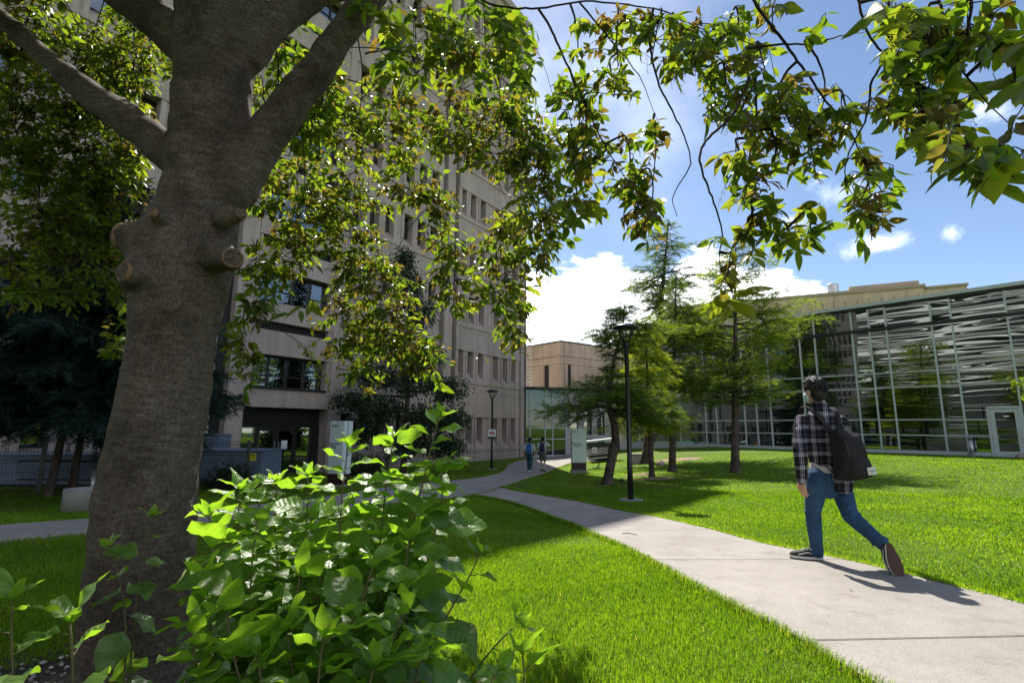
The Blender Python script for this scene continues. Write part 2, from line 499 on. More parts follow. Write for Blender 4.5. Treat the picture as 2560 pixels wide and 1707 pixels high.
# thin wisps and a light veil higher up
wsp = None
for a in CLOUD_WISPS:
    l = lump(*a[:4])
    wsp = l if wsp is None else smath('MAXIMUM', wsp, l)
nz2 = N(nt, "ShaderNodeTexNoise", Scale=13.0, Detail=8.0, Roughness=0.66); nz2.inputs["Distortion"].default_value = 0.6
nt.links.new(vmath('MULTIPLY', dirv, (1.0, 1.0, 1.7)).outputs[0], nz2.inputs["Vector"])
wd = smath('ADD', wsp, smath('MULTIPLY', smath('SUBTRACT', nz2.outputs["Fac"], 0.5), 2.4))
wisps = srange(wd, 0.2, 1.6, 0.0, 0.5)
nz3 = N(nt, "ShaderNodeTexNoise", Scale=2.6, Detail=6.0, Roughness=0.55)
nt.links.new(dirv, nz3.inputs["Vector"])
veil = smath('MULTIPLY', srange(nz3.outputs["Fac"], 0.38, 0.72, 0.0, 1.0), smath('MULTIPLY', srange(el, 14.0, 40.0, 0.0, 1.0), 0.22))
allc = smath('MAXIMUM', bank, smath('MAXIMUM', wisps, veil))
# cloud brightness: bellies a little greyer
nz4 = N(nt, "ShaderNodeTexNoise", Scale=11.0, Detail=6.0, Roughness=0.6)
nt.links.new(vmath('ADD', dirv, (3.1, 0.4, 1.7)).outputs[0], nz4.inputs["Vector"])
shade = srange(nz4.outputs["Fac"], 0.3, 0.6, 0.80, 1.0)
cb = N(nt, "ShaderNodeMix", data_type='RGBA', blend_type='MULTIPLY'); cb.inputs["Factor"].default_value = 1.0
cb.inputs["A"].default_value = (CLOUD_B * 0.98, CLOUD_B * 1.0, CLOUD_B * 1.03, 1)
nt.links.new(shade, cb.inputs["B"])
mxs = N(nt, "ShaderNodeMix", data_type='RGBA'); nt.links.new(allc, mxs.inputs["Factor"])
nt.links.new(sky.outputs["Color"], mxs.inputs["A"]); nt.links.new(cb.outputs["Result"], mxs.inputs["B"])
nt.links.new(mxs.outputs["Result"], bg.inputs["Color"])
nt.links.new(bg.outputs[0], wo.inputs[0])
SC.view_settings.view_transform = 'Standard'
SC.view_settings.look = 'None'
SC.view_settings.gamma = 1.0
SC.view_settings.use_curve_mapping = False
SC.view_settings.exposure = EXPO
SC.cycles.use_denoising = True
SC.cycles.max_bounces = 8
SC.cycles.transparent_max_bounces = 24
SC.cycles.caustics_reflective = False
SC.cycles.caustics_refractive = False
SC.cycles.sample_clamp_indirect = 6.0

# ------------------------------------------------------------------ paths (outlines surveyed from the photo, laid on the ground)
def gpts(l): return [GP(*p) for p in l]
A_L = [Vector((3.1, -1.2, 0)), Vector((2.45, 0.2, 0))] + gpts([(2170, 1707), (2014, 1613), (1900, 1552), (1780, 1491), (1695, 1445), (1624, 1406), (1559, 1372), (1491, 1343), (1433, 1316), (1372, 1294), (1311, 1270), (1243, 1251), (1178, 1240)])
A_R = [Vector((6.2, -1.2, 0)), Vector((5.6, 0.2, 0))] + gpts([(3100, 1680), (2760, 1575), (2560, 1516), (2397, 1474), (2230, 1431), (2064, 1393), (1900, 1360), (1777, 1326), (1644, 1295.6), (1542, 1277), (1457, 1258), (1372, 1243), (1284, 1227.5), (1250, 1219)])
B_L = gpts([(1424, 1128), (1345, 1133), (1318, 1147), (1290, 1154), (1267, 1165), (1263, 1173), (1246, 1183), (1202, 1193.5), (1148, 1200), (1000, 1214), (763, 1250), (500, 1276), (227, 1298), (0, 1315), (-250, 1335)])
B_R = gpts([(1500, 1132), (1470, 1142), (1440, 1154), (1406, 1166), (1380, 1177), (1355, 1187), (1300, 1205), (1256, 1219), (1178, 1240.5), (1000, 1258), (763, 1285), (500, 1312), (221, 1337), (0, 1359), (-250, 1384)])
B_L.append(B_L[-1] + Vector((-14, -5.5, 0))); B_R.append(B_R[-1] + Vector((-14, -5.5, 0)))

def resample(pts, n):
    pts = [Vector(p) for p in pts]
    d = [0.0]
    for a, b in zip(pts, pts[1:]): d.append(d[-1] + (b - a).length)
    out = []
    for i in range(n):
        t = d[-1] * i / (n - 1)
        k = max(j for j in range(len(d)) if d[j] <= t + 1e-9); k = min(k, len(pts) - 2)
        # Catmull-Rom through the surveyed points
        p0, p1, p2, p3 = pts[max(k - 1, 0)], pts[k], pts[k + 1], pts[min(k + 2, len(pts) - 1)]
        u = (t - d[k]) / max(d[k + 1] - d[k], 1e-9)
        L_ = max(d[k + 1] - d[k], 1e-9)
        m1 = (p2 - p0) * (L_ / max((p2 - p1).length + (p1 - p0).length, 1e-9))
        m2 = (p3 - p1) * (L_ / max((p3 - p2).length + (p2 - p1).length, 1e-9))
        u2, u3 = u * u, u * u * u
        out.append(p1 * (2 * u3 - 3 * u2 + 1) + m1 * (u3 - 2 * u2 + u) + p2 * (3 * u2 - 2 * u3) + m2 * (u3 - u2))
    return out

def ribbon(Ls, Rs, n, m, lift):
    L_, R_ = resample(Ls, n), resample(Rs, n)
    V, Fc = [], []
    for i in range(n):
        for j in range(m + 1):
            p = L_[i].lerp(R_[i], j / m)
            V.append((p.x, p.y, ground(p.x, p.y) + lift))
    for i in range(n - 1):
        for j in range(m):
            a = i * (m + 1) + j
            Fc.append((a, a + 1, a + m + 2, a + m + 1))
    # skirts
    for col in (0, m):
        base = len(V)
        for i in range(n):
            x = V[i * (m + 1) + col]; V.append((x[0], x[1], x[2] - 0.12))
        for i in range(n - 1):
            a, b = i * (m + 1) + col, (i + 1) * (m + 1) + col
            Fc.append((a, b, base + i + 1, base + i) if col == 0 else (b, a, base + i, base + i + 1))
    return V, Fc, L_, R_

def path_material():
    m, nt, out = _new('path_concrete')
    v = coords(nt)
    c1, _ = noise_ramp(nt, v, 0.8, [(0.3, (0.25, 0.226, 0.204)), (0.7, (0.335, 0.306, 0.277))], 6)
    c2, _ = noise_ramp(nt, v, 130, [(0.3, (0.74, 0.74, 0.74)), (0.62, (1.08, 1.08, 1.08))], 3)
    c3, _ = noise_ramp(nt, v, 3.0, [(0.30, (0.70, 0.67, 0.64)), (0.46, (0.96, 0.96, 0.96)), (0.6, (1.04, 1.04, 1.04))], 9, 0.78)
    a = N(nt, "ShaderNodeMix", data_type='RGBA', blend_type='MULTIPLY'); a.inputs["Factor"].default_value = 1
    b = N(nt, "ShaderNodeMix", data_type='RGBA', blend_type='MULTIPLY'); b.inputs["Factor"].default_value = 1
    nt.links.new(c1, a.inputs["A"]); nt.links.new(c2, a.inputs["B"])
    nt.links.new(a.outputs["Result"], b.inputs["A"]); nt.links.new(c3, b.inputs["B"])
    p = N(nt, "ShaderNodeBsdfPrincipled", Roughness=0.85); p.inputs["Specular IOR Level"].default_value = 0.3
    nt.links.new(b.outputs["Result"], p.inputs["Base Color"])
    nt.links.new(bump(nt, v, 160, 0.35, 0.004, 3), p.inputs["Normal"])
    nt.links.new(p.outputs[0], out.inputs[0])
    return m
M['path'] = path_material()

mb = MB()
VA, FA, AL, AR = ribbon(A_L, A_R, 90, 8, 0.026)
mb.add(VA, FA)
VB, FB, BL, BR = ribbon(B_L, B_R, 110, 6, 0.020)
mb.add(VB, FB)
# forecourt paving at the vestibule door, joined to the walk
VC, FC, _, _ = ribbon([Vector((2.0, 40.9, 0)), Vector((1.4, 36.5, 0))], [Vector((7.3, 41.5, 0)), Vector((6.6, 33.0, 0))], 8, 6, 0.015)
mb.add(VC, FC)
path = mb.build("path", M['path'], None)
tag(path, kind="structure")
# saw-cut joints across the walk
mj = MB()
def cut(a, b, w=0.007, lift=0.0305):
    a, b = Vector(a), Vector(b)
    d = (b - a).normalized(); s = Vector((-d.y, d.x, 0)) * w
    n = 8
    for i in range(n):
        p, q = a.lerp(b, i / n), a.lerp(b, (i + 1) / n)
        z = lambda t: Vector((t.x, t.y, ground(t.x, t.y) + lift))
        mj.quad(z(p - s), z(q - s), z(q + s), z(p + s))
for l, r in [((1478, 1332), (1786, 1328.5)), ((1624, 1406), (2112, 1404.5)), ((2014, 1613), (2830, 1596))]:
    cut(GP(*l), GP(*r), 0.0042)
for s in (54, 64, 75):
    cut(AL[s], AR[s], 0.004)
for s in (30, 44, 58, 72, 86):
    cut(BL[s], BR[s], 0.004, 0.0245)
tag(mj.build("path_joints", M['joint'], None), kind="structure")

PATH_POLYS = [np.array([(p.x, p.y) for p in AL] + [(p.x, p.y) for p in AR[::-1]]), np.array([(p.x, p.y) for p in BL] + [(p.x, p.y) for p in BR[::-1]]),
              np.array([(2.0, 41), (1.4, 36.5), (6.6, 33.0), (7.3, 41.5)])]

def inside(poly, x, y):
    r = np.zeros(x.shape, bool)
    j = len(poly) - 1
    for i in range(len(poly)):
        xi, yi = poly[i]; xj, yj = poly[j]
        c = ((yi > y) != (yj > y)) & (x < (xj - xi) * (y - yi) / (yj - yi + 1e-12) + xi)
        r ^= c
        j = i
    return r
def on_path(x, y):
    r = np.zeros(x.shape, bool)
    for p in PATH_POLYS: r |= inside(p, x, y)
    return r

# ------------------------------------------------------------------ lawn: one sheet to the horizon
def axis(a, b, step, far):
    mid = np.arange(a, b + 1e-6, step)
    g = [step * 1.3]
    while sum(g) < far: g.append(g[-1] * 1.35)
    out = np.cumsum(g)
    return np.concatenate([(a - out)[::-1], mid, b + out])
gx, gy = axis(-14, 30, 0.3, 1500), axis(-3, 46, 0.3, 1500)
XX, YY = np.meshgrid(gx, gy, indexing='ij')
ZZ = ground_np(XX, YY)
near = (XX > -14) & (XX < 30) & (YY > -3) & (YY < 46)
ZZ = ZZ + np.where(near, 0.012 * np.sin(XX * 1.7 + 0.4) * np.sin(YY * 1.3), 0)
ZZ = np.where(on_path(XX, YY), ground_np(XX, YY) - 0.03, ZZ)
nx, ny = XX.shape
idx = np.arange(nx * ny).reshape(nx, ny)
LF = np.stack([idx[:-1, :-1].ravel(), idx[1:, :-1].ravel(), idx[1:, 1:].ravel(), idx[:-1, 1:].ravel()], 1)

def lawn_material():
    m, nt, out = _new('lawn_turf')
    v = coords(nt)
    c1, _ = noise_ramp(nt, v, 0.35, [(0.3, (0.085, 0.165, 0.008)), (0.7, (0.125, 0.215, 0.012))], 6)
    c2, _ = noise_ramp(nt, v, 22, [(0.3, (0.55, 0.55, 0.5)), (0.65, (1.25, 1.2, 1.1))], 6, 0.75)
    c3, _ = noise_ramp(nt, v, 2.2, [(0.36, (0.8, 0.8, 0.75)), (0.62, (1.12, 1.06, 1.0))], 5, 0.7)
    a = N(nt, "ShaderNodeMix", data_type='RGBA', blend_type='MULTIPLY'); a.inputs["Factor"].default_value = 1
    b = N(nt, "ShaderNodeMix", data_type='RGBA', blend_type='MULTIPLY'); b.inputs["Factor"].default_value = 1
    nt.links.new(c1, a.inputs["A"]); nt.links.new(c2, a.inputs["B"])
    nt.links.new(a.outputs["Result"], b.inputs["A"]); nt.links.new(c3, b.inputs["B"])
    p = N(nt, "ShaderNodeBsdfPrincipled", Roughness=0.8); p.inputs["Specular IOR Level"].default_value = 0.15
    nt.links.new(b.outputs["Result"], p.inputs["Base Color"])
    nt.links.new(bump(nt, v, 45, 1.0, 0.05, 4), p.inputs["Normal"])
    nt.links.new(p.outputs[0], out.inputs[0])
    return m
M['lawn'] = lawn_material()
lawn = np_mesh("lawn", np.stack([XX.ravel(), YY.ravel(), ZZ.ravel()], 1), LF, M['lawn'], None, smooth=True)
tag(lawn, kind="structure")

# bare soil rings and bark mulch under the larches, gravel by the tree
def patch(mb_, cx, cy, rx, ry, lift, seed, n=28):
    rr = random.Random(seed)
    ph = [rr.uniform(0, 6.28) for _ in range(4)]
    ring = []
    for k in range(n):
        a = 2 * math.pi * k / n
        s = 1 + 0.14 * math.sin(2 * a + ph[0]) + 0.1 * math.sin(3 * a + ph[1]) + 0.06 * math.sin(7 * a + ph[2])
        ring.append((cx + rx * s * math.cos(a), cy + ry * s * math.sin(a)))
    vs = [(x, y, ground(x, y) + lift - 0.01) for x, y in ring] + [(cx + (x - cx) * .55, cy + (y - cy) * .55, ground(x, y) + lift + 0.012) for x, y in ring] + [(cx, cy, ground(cx, cy) + lift + 0.015)]
    fs = [(k, (k + 1) % n, n + (k + 1) % n, n + k) for k in range(n)] + [(n + k, n + (k + 1) % n, 2 * n) for k in range(n)]
    mb_.add(vs, fs)
M['mulch'] = plain('bark_mulch', (0.26, 0.175, 0.125), 0.95, 0.4, 9, bs=60, bstr=0.8, bdist=0.03, fine=0.5, fscale=70)
M['soil'] = plain('soil', (0.045, 0.034, 0.025), 0.95, 0.4, 5, bs=40, bstr=0.8, bdist=0.03, fine=0.4, fscale=60)
mm = MB()
for (px, py, rx, ry, s) in [(1632, 1197, .85, .8, 1), (1600, 1186, .7, .6, 2), (1690, 1149, 1.3, 1.1, 3), (1660, 1151, .9, .9, 4)]:
    q = GP(px, py); patch(mm, q.x, q.y, rx, ry, 0.02, s)
tag(mm.build("mulch_bed", M['mulch'], None, True), kind="structure")
ms = MB()
patch(ms, -1.35, 2.0, 1.7, 1.15, 0.016, 9, 40)
tag(ms.build("soil_bed", M['soil'], None, True), kind="structure")
SOIL = np.array([(-1.35 + 1.55 * math.cos(a), 2.0 + 1.05 * math.sin(a)) for a in np.linspace(0, 6.28, 24)])

# pebbles round the shrub's foot
M['pebble'] = leafy('pebble_stone', [(0.0, (0.12, 0.1, 0.09)), (0.5, (0.3, 0.25, 0.22)), (1.0, (0.5, 0.46, 0.42))], trans=0.0, rough=0.8, spec=0.2)
oc = [(1, 0, 0), (-1, 0, 0), (0, 1, 0), (0, -1, 0), (0, 0, .6), (0, 0, -.6)]
of = [(0, 2, 4), (2, 1, 4), (1, 3, 4), (3, 0, 4), (2, 0, 5), (1, 2, 5), (3, 1, 5), (0, 3, 5)]
k = 2600
pa = RNG.uniform(0, 6.283, k); pr = np.sqrt(RNG.uniform(0, 1, k))
px_, py_ = -1.35 + 1.6 * pr * np.cos(pa), 2.0 + 1.1 * pr * np.sin(pa)
ppos = np.stack([px_, py_, ground_np(px_, py_) + 0.028], 1)
pv, pf = scatter(np.array(oc, float), of, ppos, np.stack([np.cos(pa * 7), np.sin(pa * 7), 0.2 * np.sin(pa * 3)], 1), np.tile([0.1, 0.1, 1.0], (k, 1)), RNG.uniform(0.006, 0.016, k))
tag(np_mesh("gravel", pv, pf, M['pebble'], None, tint=np.repeat(RNG.uniform(0, 1, k), 6)), kind="stuff")

# ------------------------------------------------------------------ grass blades
M['blade'] = leafy('grass_blade', [(0.0, (0.045, 0.105, 0.006)), (0.5, (0.082, 0.18, 0.010)), (0.86, (0.15, 0.262, 0.018)), (1.0, (0.27, 0.29, 0.10))], trans=0.55, tmul=2.6, rough=0.38, spec=0.4)
def grass_points(n, r0, r1, half, power):
    u = RNG.uniform(0, 1, n)
    r = (r0 ** power + u * (r1 ** power - r0 ** power)) ** (1 / power)
    a = RNG.uniform(-half, half, n)
    x, y = r * np.sin(a), r * np.cos(a)
    return x, y, r
gs = [grass_points(int(380000 * GRASS), 1.0, 6.0, R(60), 1.3), grass_points(int(300000 * GRASS), 5.5, 15.0, R(56), 1.2), grass_points(int(110000 * GRASS), 14.0, 34.0, R(50), 1.2)]
xs = np.concatenate([g_[0] for g_ in gs]); ys = np.concatenate([g_[1] for g_ in gs]); rs = np.concatenate([g_[2] for g_ in gs])
keep = ~on_path(xs + RNG.normal(0, .02, len(xs)), ys + RNG.normal(0, .02, len(xs))) & ~inside(SOIL, xs, ys)
# nothing grows inside the buildings
fx, fy = (xs - 0.9), (ys - 40.8)
keep &= (fx * 0.828 - fy * 0.561) > 0.5
keep &= ((xs - 25.6) * -0.745 + (ys - 27.0) * -0.667) > 0.25
xs, ys, rs = xs[keep], ys[keep], rs[keep]
n = len(xs)
clump = 0.5 + 0.5 * np.sin(xs * 3.1 + 2 * np.sin(ys * 2.3)) * np.sin(ys * 2.7 + 1.7 * np.sin(xs * 1.9))
hgt = (0.020 + 0.026 * RNG.uniform(0, 1, n) ** 1.6 + 0.012 * clump) * np.where(rs < 15, 1, 1.15)
wid = 0.0018 * RNG.uniform(0.7, 1.3, n) * np.clip(rs / 3.2, 1.0, 8.0)
lean = RNG.uniform(0, 1, n) ** 1.5 * 0.9
la = RNG.uniform(0, 6.283, n)
yaw = RNG.uniform(0, 6.283, n)
base = np.stack([xs, ys, ground_np(xs, ys) - 0.004], 1)
side = np.stack([np.cos(yaw), np.sin(yaw), 0 * yaw], 1) * wid[:, None]
ld = np.stack([np.cos(la) * lean, np.sin(la) * lean, 0 * la], 1) * hgt[:, None]
up = np.array([0, 0, 1.0])[None] * hgt[:, None]
mid = base + up * 0.6 + ld * 0.35
tip = base + up * (1.0 - 0.28 * lean[:, None]) + ld * 1.1
GV = np.stack([base - side, base + side, mid - side * 0.75, mid + side * 0.75, tip], 1).reshape(-1, 3)
o5 = (np.arange(n) * 5)[:, None]
GF = np.concatenate([o5 + np.array([[0, 1, 3]]), o5 + np.array([[0, 3, 2]]), o5 + np.array([[2, 3, 4]])], 0)
patchy = np.sin(xs * .9 + 1.3 * np.sin(ys * .7)) * np.sin(ys * .8 + np.sin(xs * 1.1)) 
gt = np.clip(0.12 + 0.17 * patchy + 0.45 * RNG.uniform(0, 1, n) + 0.26 * clump, 0, 0.9)
gt = np.where(RNG.uniform(0, 1, n) < 0.012, RNG.uniform(0.93, 1.0, n), gt)
grass = np_mesh("grass", GV, GF, M['blade'], None, tint=np.repeat(gt, 5), smooth=False)
tag(grass, kind="stuff")

# longer fringe that creeps over the walk's edges
def fringe(edge, other, cnt):
    P = np.array([(p.x, p.y) for p in edge]); O = np.array([(p.x, p.y) for p in other])
    seg = RNG.integers(0, len(P) - 1, cnt); u = RNG.uniform(0, 1, cnt)[:, None]
    b = P[seg] * (1 - u) + P[seg + 1] * u; o = O[seg] * (1 - u) + O[seg + 1] * u
    t_ = (o - b) / np.maximum(np.linalg.norm(o - b, axis=1, keepdims=True), 1e-6)
    return b - t_ * RNG.normal(0.012, 0.02, cnt)[:, None], t_
fb1, ft1 = fringe(AL, AR, 15000); fb2, ft2 = fringe(AR, AL, 15000); fb3, ft3 = fringe(BL, BR, 5000); fb4, ft4 = fringe(BR, BL, 6000)
fbs, fts = np.concatenate([fb1, fb2, fb3, fb4]), np.concatenate([ft1, ft2, ft3, ft4])
n2 = len(fbs); r2 = np.linalg.norm(fbs, axis=1)
h2 = RNG.uniform(0.025, 0.075, n2); w2_ = 0.0019 * np.clip(r2 / 3.2, 1, 8); y2 = RNG.uniform(0, 6.28, n2); l2 = RNG.uniform(-.25, 1.15, n2)[:, None]
b2 = np.stack([fbs[:, 0], fbs[:, 1], ground_np(fbs[:, 0], fbs[:, 1]) + 0.004], 1)
s2_ = np.stack([np.cos(y2), np.sin(y2), 0 * y2], 1) * w2_[:, None]
d2_ = np.concatenate([fts, np.zeros((n2, 1))], 1) * l2 * h2[:, None] + RNG.normal(0, .008, (n2, 3))
u2 = np.array([[0, 0, 1.0]]) * h2[:, None]
V2 = np.stack([b2 - s2_, b2 + s2_, b2 + u2 * .6 + d2_ * .4 - s2_ * .7, b2 + u2 * .6 + d2_ * .4 + s2_ * .7, b2 + u2 * (1 - .4 * np.abs(l2)) + d2_], 1).reshape(-1, 3)
o2 = (np.arange(n2) * 5)[:, None]
tag(np_mesh("grass_fringe", V2, np.concatenate([o2 + np.array([[0, 1, 3]]), o2 + np.array([[0, 3, 2]]), o2 + np.array([[2, 3, 4]])], 0), M['blade'], None, tint=np.repeat(RNG.uniform(.2, .97, n2), 5), smooth=False), kind="stuff")

# crumbs of soil, seeds and dry leaf bits on the walk and turf
M['crumb'] = leafy('litter_crumb', [(0.0, (0.05, 0.035, 0.02)), (0.5, (0.16, 0.11, 0.06)), (1.0, (0.3, 0.24, 0.12))], trans=0.1, rough=0.9, spec=0.1)
k = 900
lx, ly, lr = grass_points(k, 2.0, 12.0, R(50), 1.1)
lp = np.stack([lx, ly, ground_np(lx, ly) + np.where(on_path(lx, ly), 0.030, 0.03)], 1)
la_ = RNG.uniform(0, 6.283, k)
lvv, lff = scatter(np.array([(0, 0, 0), (.5, .28, .1), (1, 0, .06), (.5, -.28, .1)]), [(0, 1, 2, 3)], lp, np.stack([np.cos(la_), np.sin(la_), 0 * la_], 1), np.stack([RNG.normal(0, .25, k), RNG.normal(0, .25, k), np.ones(k)], 1), RNG.uniform(.004, .016, k) * np.where(RNG.uniform(0, 1, k) < .06, 2.6, 1))
tag(np_mesh("litter", lvv, lff, M['crumb'], None, tint=np.repeat(RNG.uniform(0, 1, k), 4)), kind="stuff")
# ================================================================== concrete tower on the left
C0 = Vector((0.9, 40.8, 0)); FD = Vector((-0.561, -0.828, 0)).normalized(); FN = Vector((-FD.y, FD.x, 0))
UEND = 37.6
def FP(u, d, z): return C0 + FD * u + FN * d + Vector((0, 0, z))
UP = Vector((0, 0, 1))
def fb(mb, u0, u1, d0, d1, z0, z1): mb.obox(C0, FD, FN, UP, u0, u1, d0, d1, z0, z1)
tower = thing("tower_building", "tall pinkish concrete tower with deep window rows, behind the big tree", "building", FP(18, 0, -1.1))
core = MB(); fb(core, 0.4, UEND - 0.4, -23.6, -0.95, -1.4, 36.4); core.build("inner_rooms", M['room'], tower)
wall = MB(); trimw = MB(); pl = MB()
PITCHF = 3.85
ROWS = [(0.42, 1.85)] + [(4.95 + PITCHF * k, 6.33 + PITCHF * k) for k in range(8)]
TOPZ = 37.2
FAR = [(1.08, 1.66), (2.22, 2.84), (3.42, 4.06), (5.22, 5.86), (6.38, 7.02), (7.48, 8.0)]
MID = [(10.42, 11.1), (11.55, 12.25), (12.68, 13.4), (14.2, 14.9), (15.35, 16.05), (16.5, 17.2)]
LEFT = [(24.3, 25.0), (25.5, 26.2), (26.7, 27.4), (28.6, 29.3), (29.8, 30.5), (31.0, 31.7)]
LEFT2 = [(33.2, 33.9), (34.4, 35.1), (35.6, 36.3)]
BAYS = [(0.55, 8.3, FAR), (9.98, 17.62, MID), (23.62, 32.0, LEFT), (32.6, 37.0, LEFT2)]
def panel(u0, u1, d0, d1, z0, z1, step=3.85):
    """wall panels with open joints between them"""
    n = max(1, round((u1 - u0) / step)); w = (u1 - u0) / n
    for i in range(n):
        fb(wall, u0 + i * w + (0.012 if i else 0), u0 + (i + 1) * w - (0.012 if i < n - 1 else 0), d0, d1, z0, z1)
wins = []
for (b0, b1, cols) in BAYS:
    fb(wall, b0, b1, -0.9, 0.02, -1.4, -0.62)                      # plinth
    for r, (wb, wt) in enumerate(ROWS):
        zs = wb - 0.58                                               # foot of the sloped sill
        fb(wall, b0, b1, -0.9, 0.075, zs - 0.26, zs)                 # ledge
        if r == 0: fb(wall, b0, b1, -0.9, 0.0, -0.62, zs - 0.26)
        edges = [b0] + [x for c in cols for x in c] + [b1]
        for i in range(0, len(edges), 2):                            # fins between windows
            u0, u1 = edges[i], edges[i + 1]
            if u1 - u0 > 0.45:
                fb(wall, u0, u0 + 0.2 if i else u1, -0.9, 0.0, zs, wt)
                if i and i < len(edges) - 2:
                    fb(wall, u0 + 0.2, u1 - 0.2, -0.9, -0.06, zs, wt); fb(wall, u1 - 0.2, u1, -0.9, 0.0, zs, wt)
                elif i:
                    fb(wall, u0 + 0.2, u1, -0.9, -0.06, zs, wt)
            else:
                fb(wall, u0, u1, -0.9, 0.0, zs, wt)
        for (c0, c1) in cols:                                        # sloping sills
            p = [FP(c0, -0.9, zs), FP(c0, -0.02, zs), FP(c0, -0.02, zs + 0.04), FP(c0, -0.5, wb), FP(c0, -0.9, wb)]
            wall.prism(p, FD * (c1 - c0))
            wins.append((c0, c1, wb, wt, r))
        ztop = ROWS[r + 1][0] - 0.58 - 0.26 if r + 1 < len(ROWS) else TOPZ
        zb = wt + 0.9
        if r + 1 < len(ROWS):
            panel(b0, b1, -0.9, 0.045, wt, zb - 0.012, 7.7)
            zm = zb + (ztop - zb) * 0.62
            panel(b0, b1, -0.9, 0.0, zb, zm - 0.012)
            panel(b0, b1, -0.9, 0.0, zm, ztop)
        else:
            panel(b0, b1, -0.9, 0.045, wt, zb - 0.012, 7.7)
            panel(b0, b1, -0.9, 0.0, zb, zb + 1.5)
            panel(b0, b1, -0.9, 0.0, zb + 1.515, TOPZ - 0.7)
# corner pier, piers between bays and the dark slots beside them
fb(wall, -0.35, 0.42, -24.0, 0.06, -1.4, TOPZ - 0.7)
fb(wall, 8.8, 9.6, -0.9, 0.08, -1.4, TOPZ - 0.7)
fb(wall, 17.62, 18.0, -0.9, 0.1, -1.4, TOPZ - 0.7)
fb(wall, 22.3, 23.05, -0.9, 0.1, -1.4, TOPZ - 0.7)
fb(wall, 37.0, UEND, -24.0, 0.0, -1.4, TOPZ - 0.7)
fb(wall, 0.42, 37.0, -24.0, -23.65, -1.4, TOPZ - 0.7)
slots = MB()
for (u0, u1) in [(0.42, 0.55), (8.3, 8.8), (9.6, 9.98), (23.05, 23.62), (32.0, 32.6)]:
    fb(slots, u0, u1, -0.9, -0.3 if u1 - u0 > 0.2 else -0.08, -1.4, TOPZ - 0.7)
slots.build("recessed_slot", M['dark_metal'], tower)
cop = MB(); fb(cop, -0.55, UEND + 0.2, -24.2, 0.28, TOPZ - 0.7, TOPZ); cop.build("parapet", M['concrete_smooth'], tower)
# entrance bay: ribbon windows, louvres, spandrels half a storey out of step
E0, E1 = 18.0, 22.3
lou = MB()
zs_prev = 2.0
for k in range(9):
    wb = 2.92 + 4.0 * k; wt = wb + 1.45
    if wb > 34: break
    fb(wall, E0, E1, -0.9, 0.05, zs_prev, wb - 0.1)
    fb(wall, E0, E0 + 0.25, -0.9, 0.0, wb - 0.1, wt); fb(wall, E1 - 0.25, E1, -0.9, 0.0, wb - 0.1, wt)
    zl = wt + 1.12
    fb(wall, E0, E1, -0.9, 0.05, wt, zl)
    lou = MB()
    for i in range(26):                                              # ribbed louvre panel
        u = E0 + 0.25 + i * (E1 - E0 - 0.5) / 26
        fb(lou, u, u + 0.09, -0.32, -0.22, zl, zl + 0.42)
    fb(lou, E0 + 0.25, E1 - 0.25, -0.5, -0.32, zl, zl + 0.42)
    fb(wall, E0, E0 + 0.25, -0.9, 0.0, zl, zl + 0.42); fb(wall, E1 - 0.25, E1, -0.9, 0.0, zl, zl + 0.42)
    lou.build("louvre", M['dark_metal'], tower)
    zs_prev = zl + 0.42
    f = MB(); U0, U1 = E0 + 0.25, E1 - 0.25
    fb(f, U0, U1, -0.55, 0.16 if k == 0 else -0.2, wb - 0.1, wb); fb(f, U0, U1, -0.55, -0.3, wt - 0.09, wt)
    for i in range(5):
        u = U0 + i * (U1 - U0 - 0.09) / 4
        fb(f, u, u + 0.09, -0.5, -0.34, wb, wt - 0.09)
    fb(f, U0 + 0.09, U1 - 0.09, -0.47, -0.37, wb + 0.5, wb + 0.56)
    fo = f.build("ribbon_window", M['dark_metal'], tower)
    g_ = MB(); fb(g_, U0, U1, -0.43, -0.41, wb, wt - 0.09); g_.build("pane", M['win'], fo)
    if k in (1, 2):
        for a, b in [(0.3, 0.5), (1.45, 1.62), (2.4, 2.75), (3.2, 3.35)]:
            b_ = MB(); fb(b_, U0 + a, U0 + b, -0.62, -0.58, wb + 0.56, wt - 0.1); b_.build("blind", M['blind'], fo)
fb(wall, E0, E1, -0.9, 0.05, zs_prev, TOPZ - 0.7)
# recessed entrance
fb(wall, E0, E1, -0.9, -0.02, -1.4, -1.12)
rec = MB()
for i in range(44):
    u = E0 + 0.1 + i * (E1 - E0 - 0.2) / 44
    fb(rec, u, u + 0.06, -0.62, -0.55, 1.2, 2.0)
fb(rec, E0, E1, -0.9, -0.62, 1.2, 2.0)
rec.build("ribbed_soffit", M['dark_metal'], tower)
fr = MB()
for u in (18.35, 19.2, 20.2, 21.2, 21.9):
    fb(fr, u, u + 0.07, -0.72, -0.6, -1.12, 1.2)
fb(fr, E0, E1, -0.74, -0.6, 1.1, 1.2)
fb(fr, 18.0, 18.35, -0.74, -0.56, -1.12, 1.1)
side = fr.build("entrance_glazing", M['dark_metal'], tower)
for q0, q1 in ((18.42, 19.2), (21.27, 21.9)):
    g_ = MB(); fb(g_, q0, q1, -0.68, -0.66, -1.1, 1.1); g_.build("pane", M['win'], side)
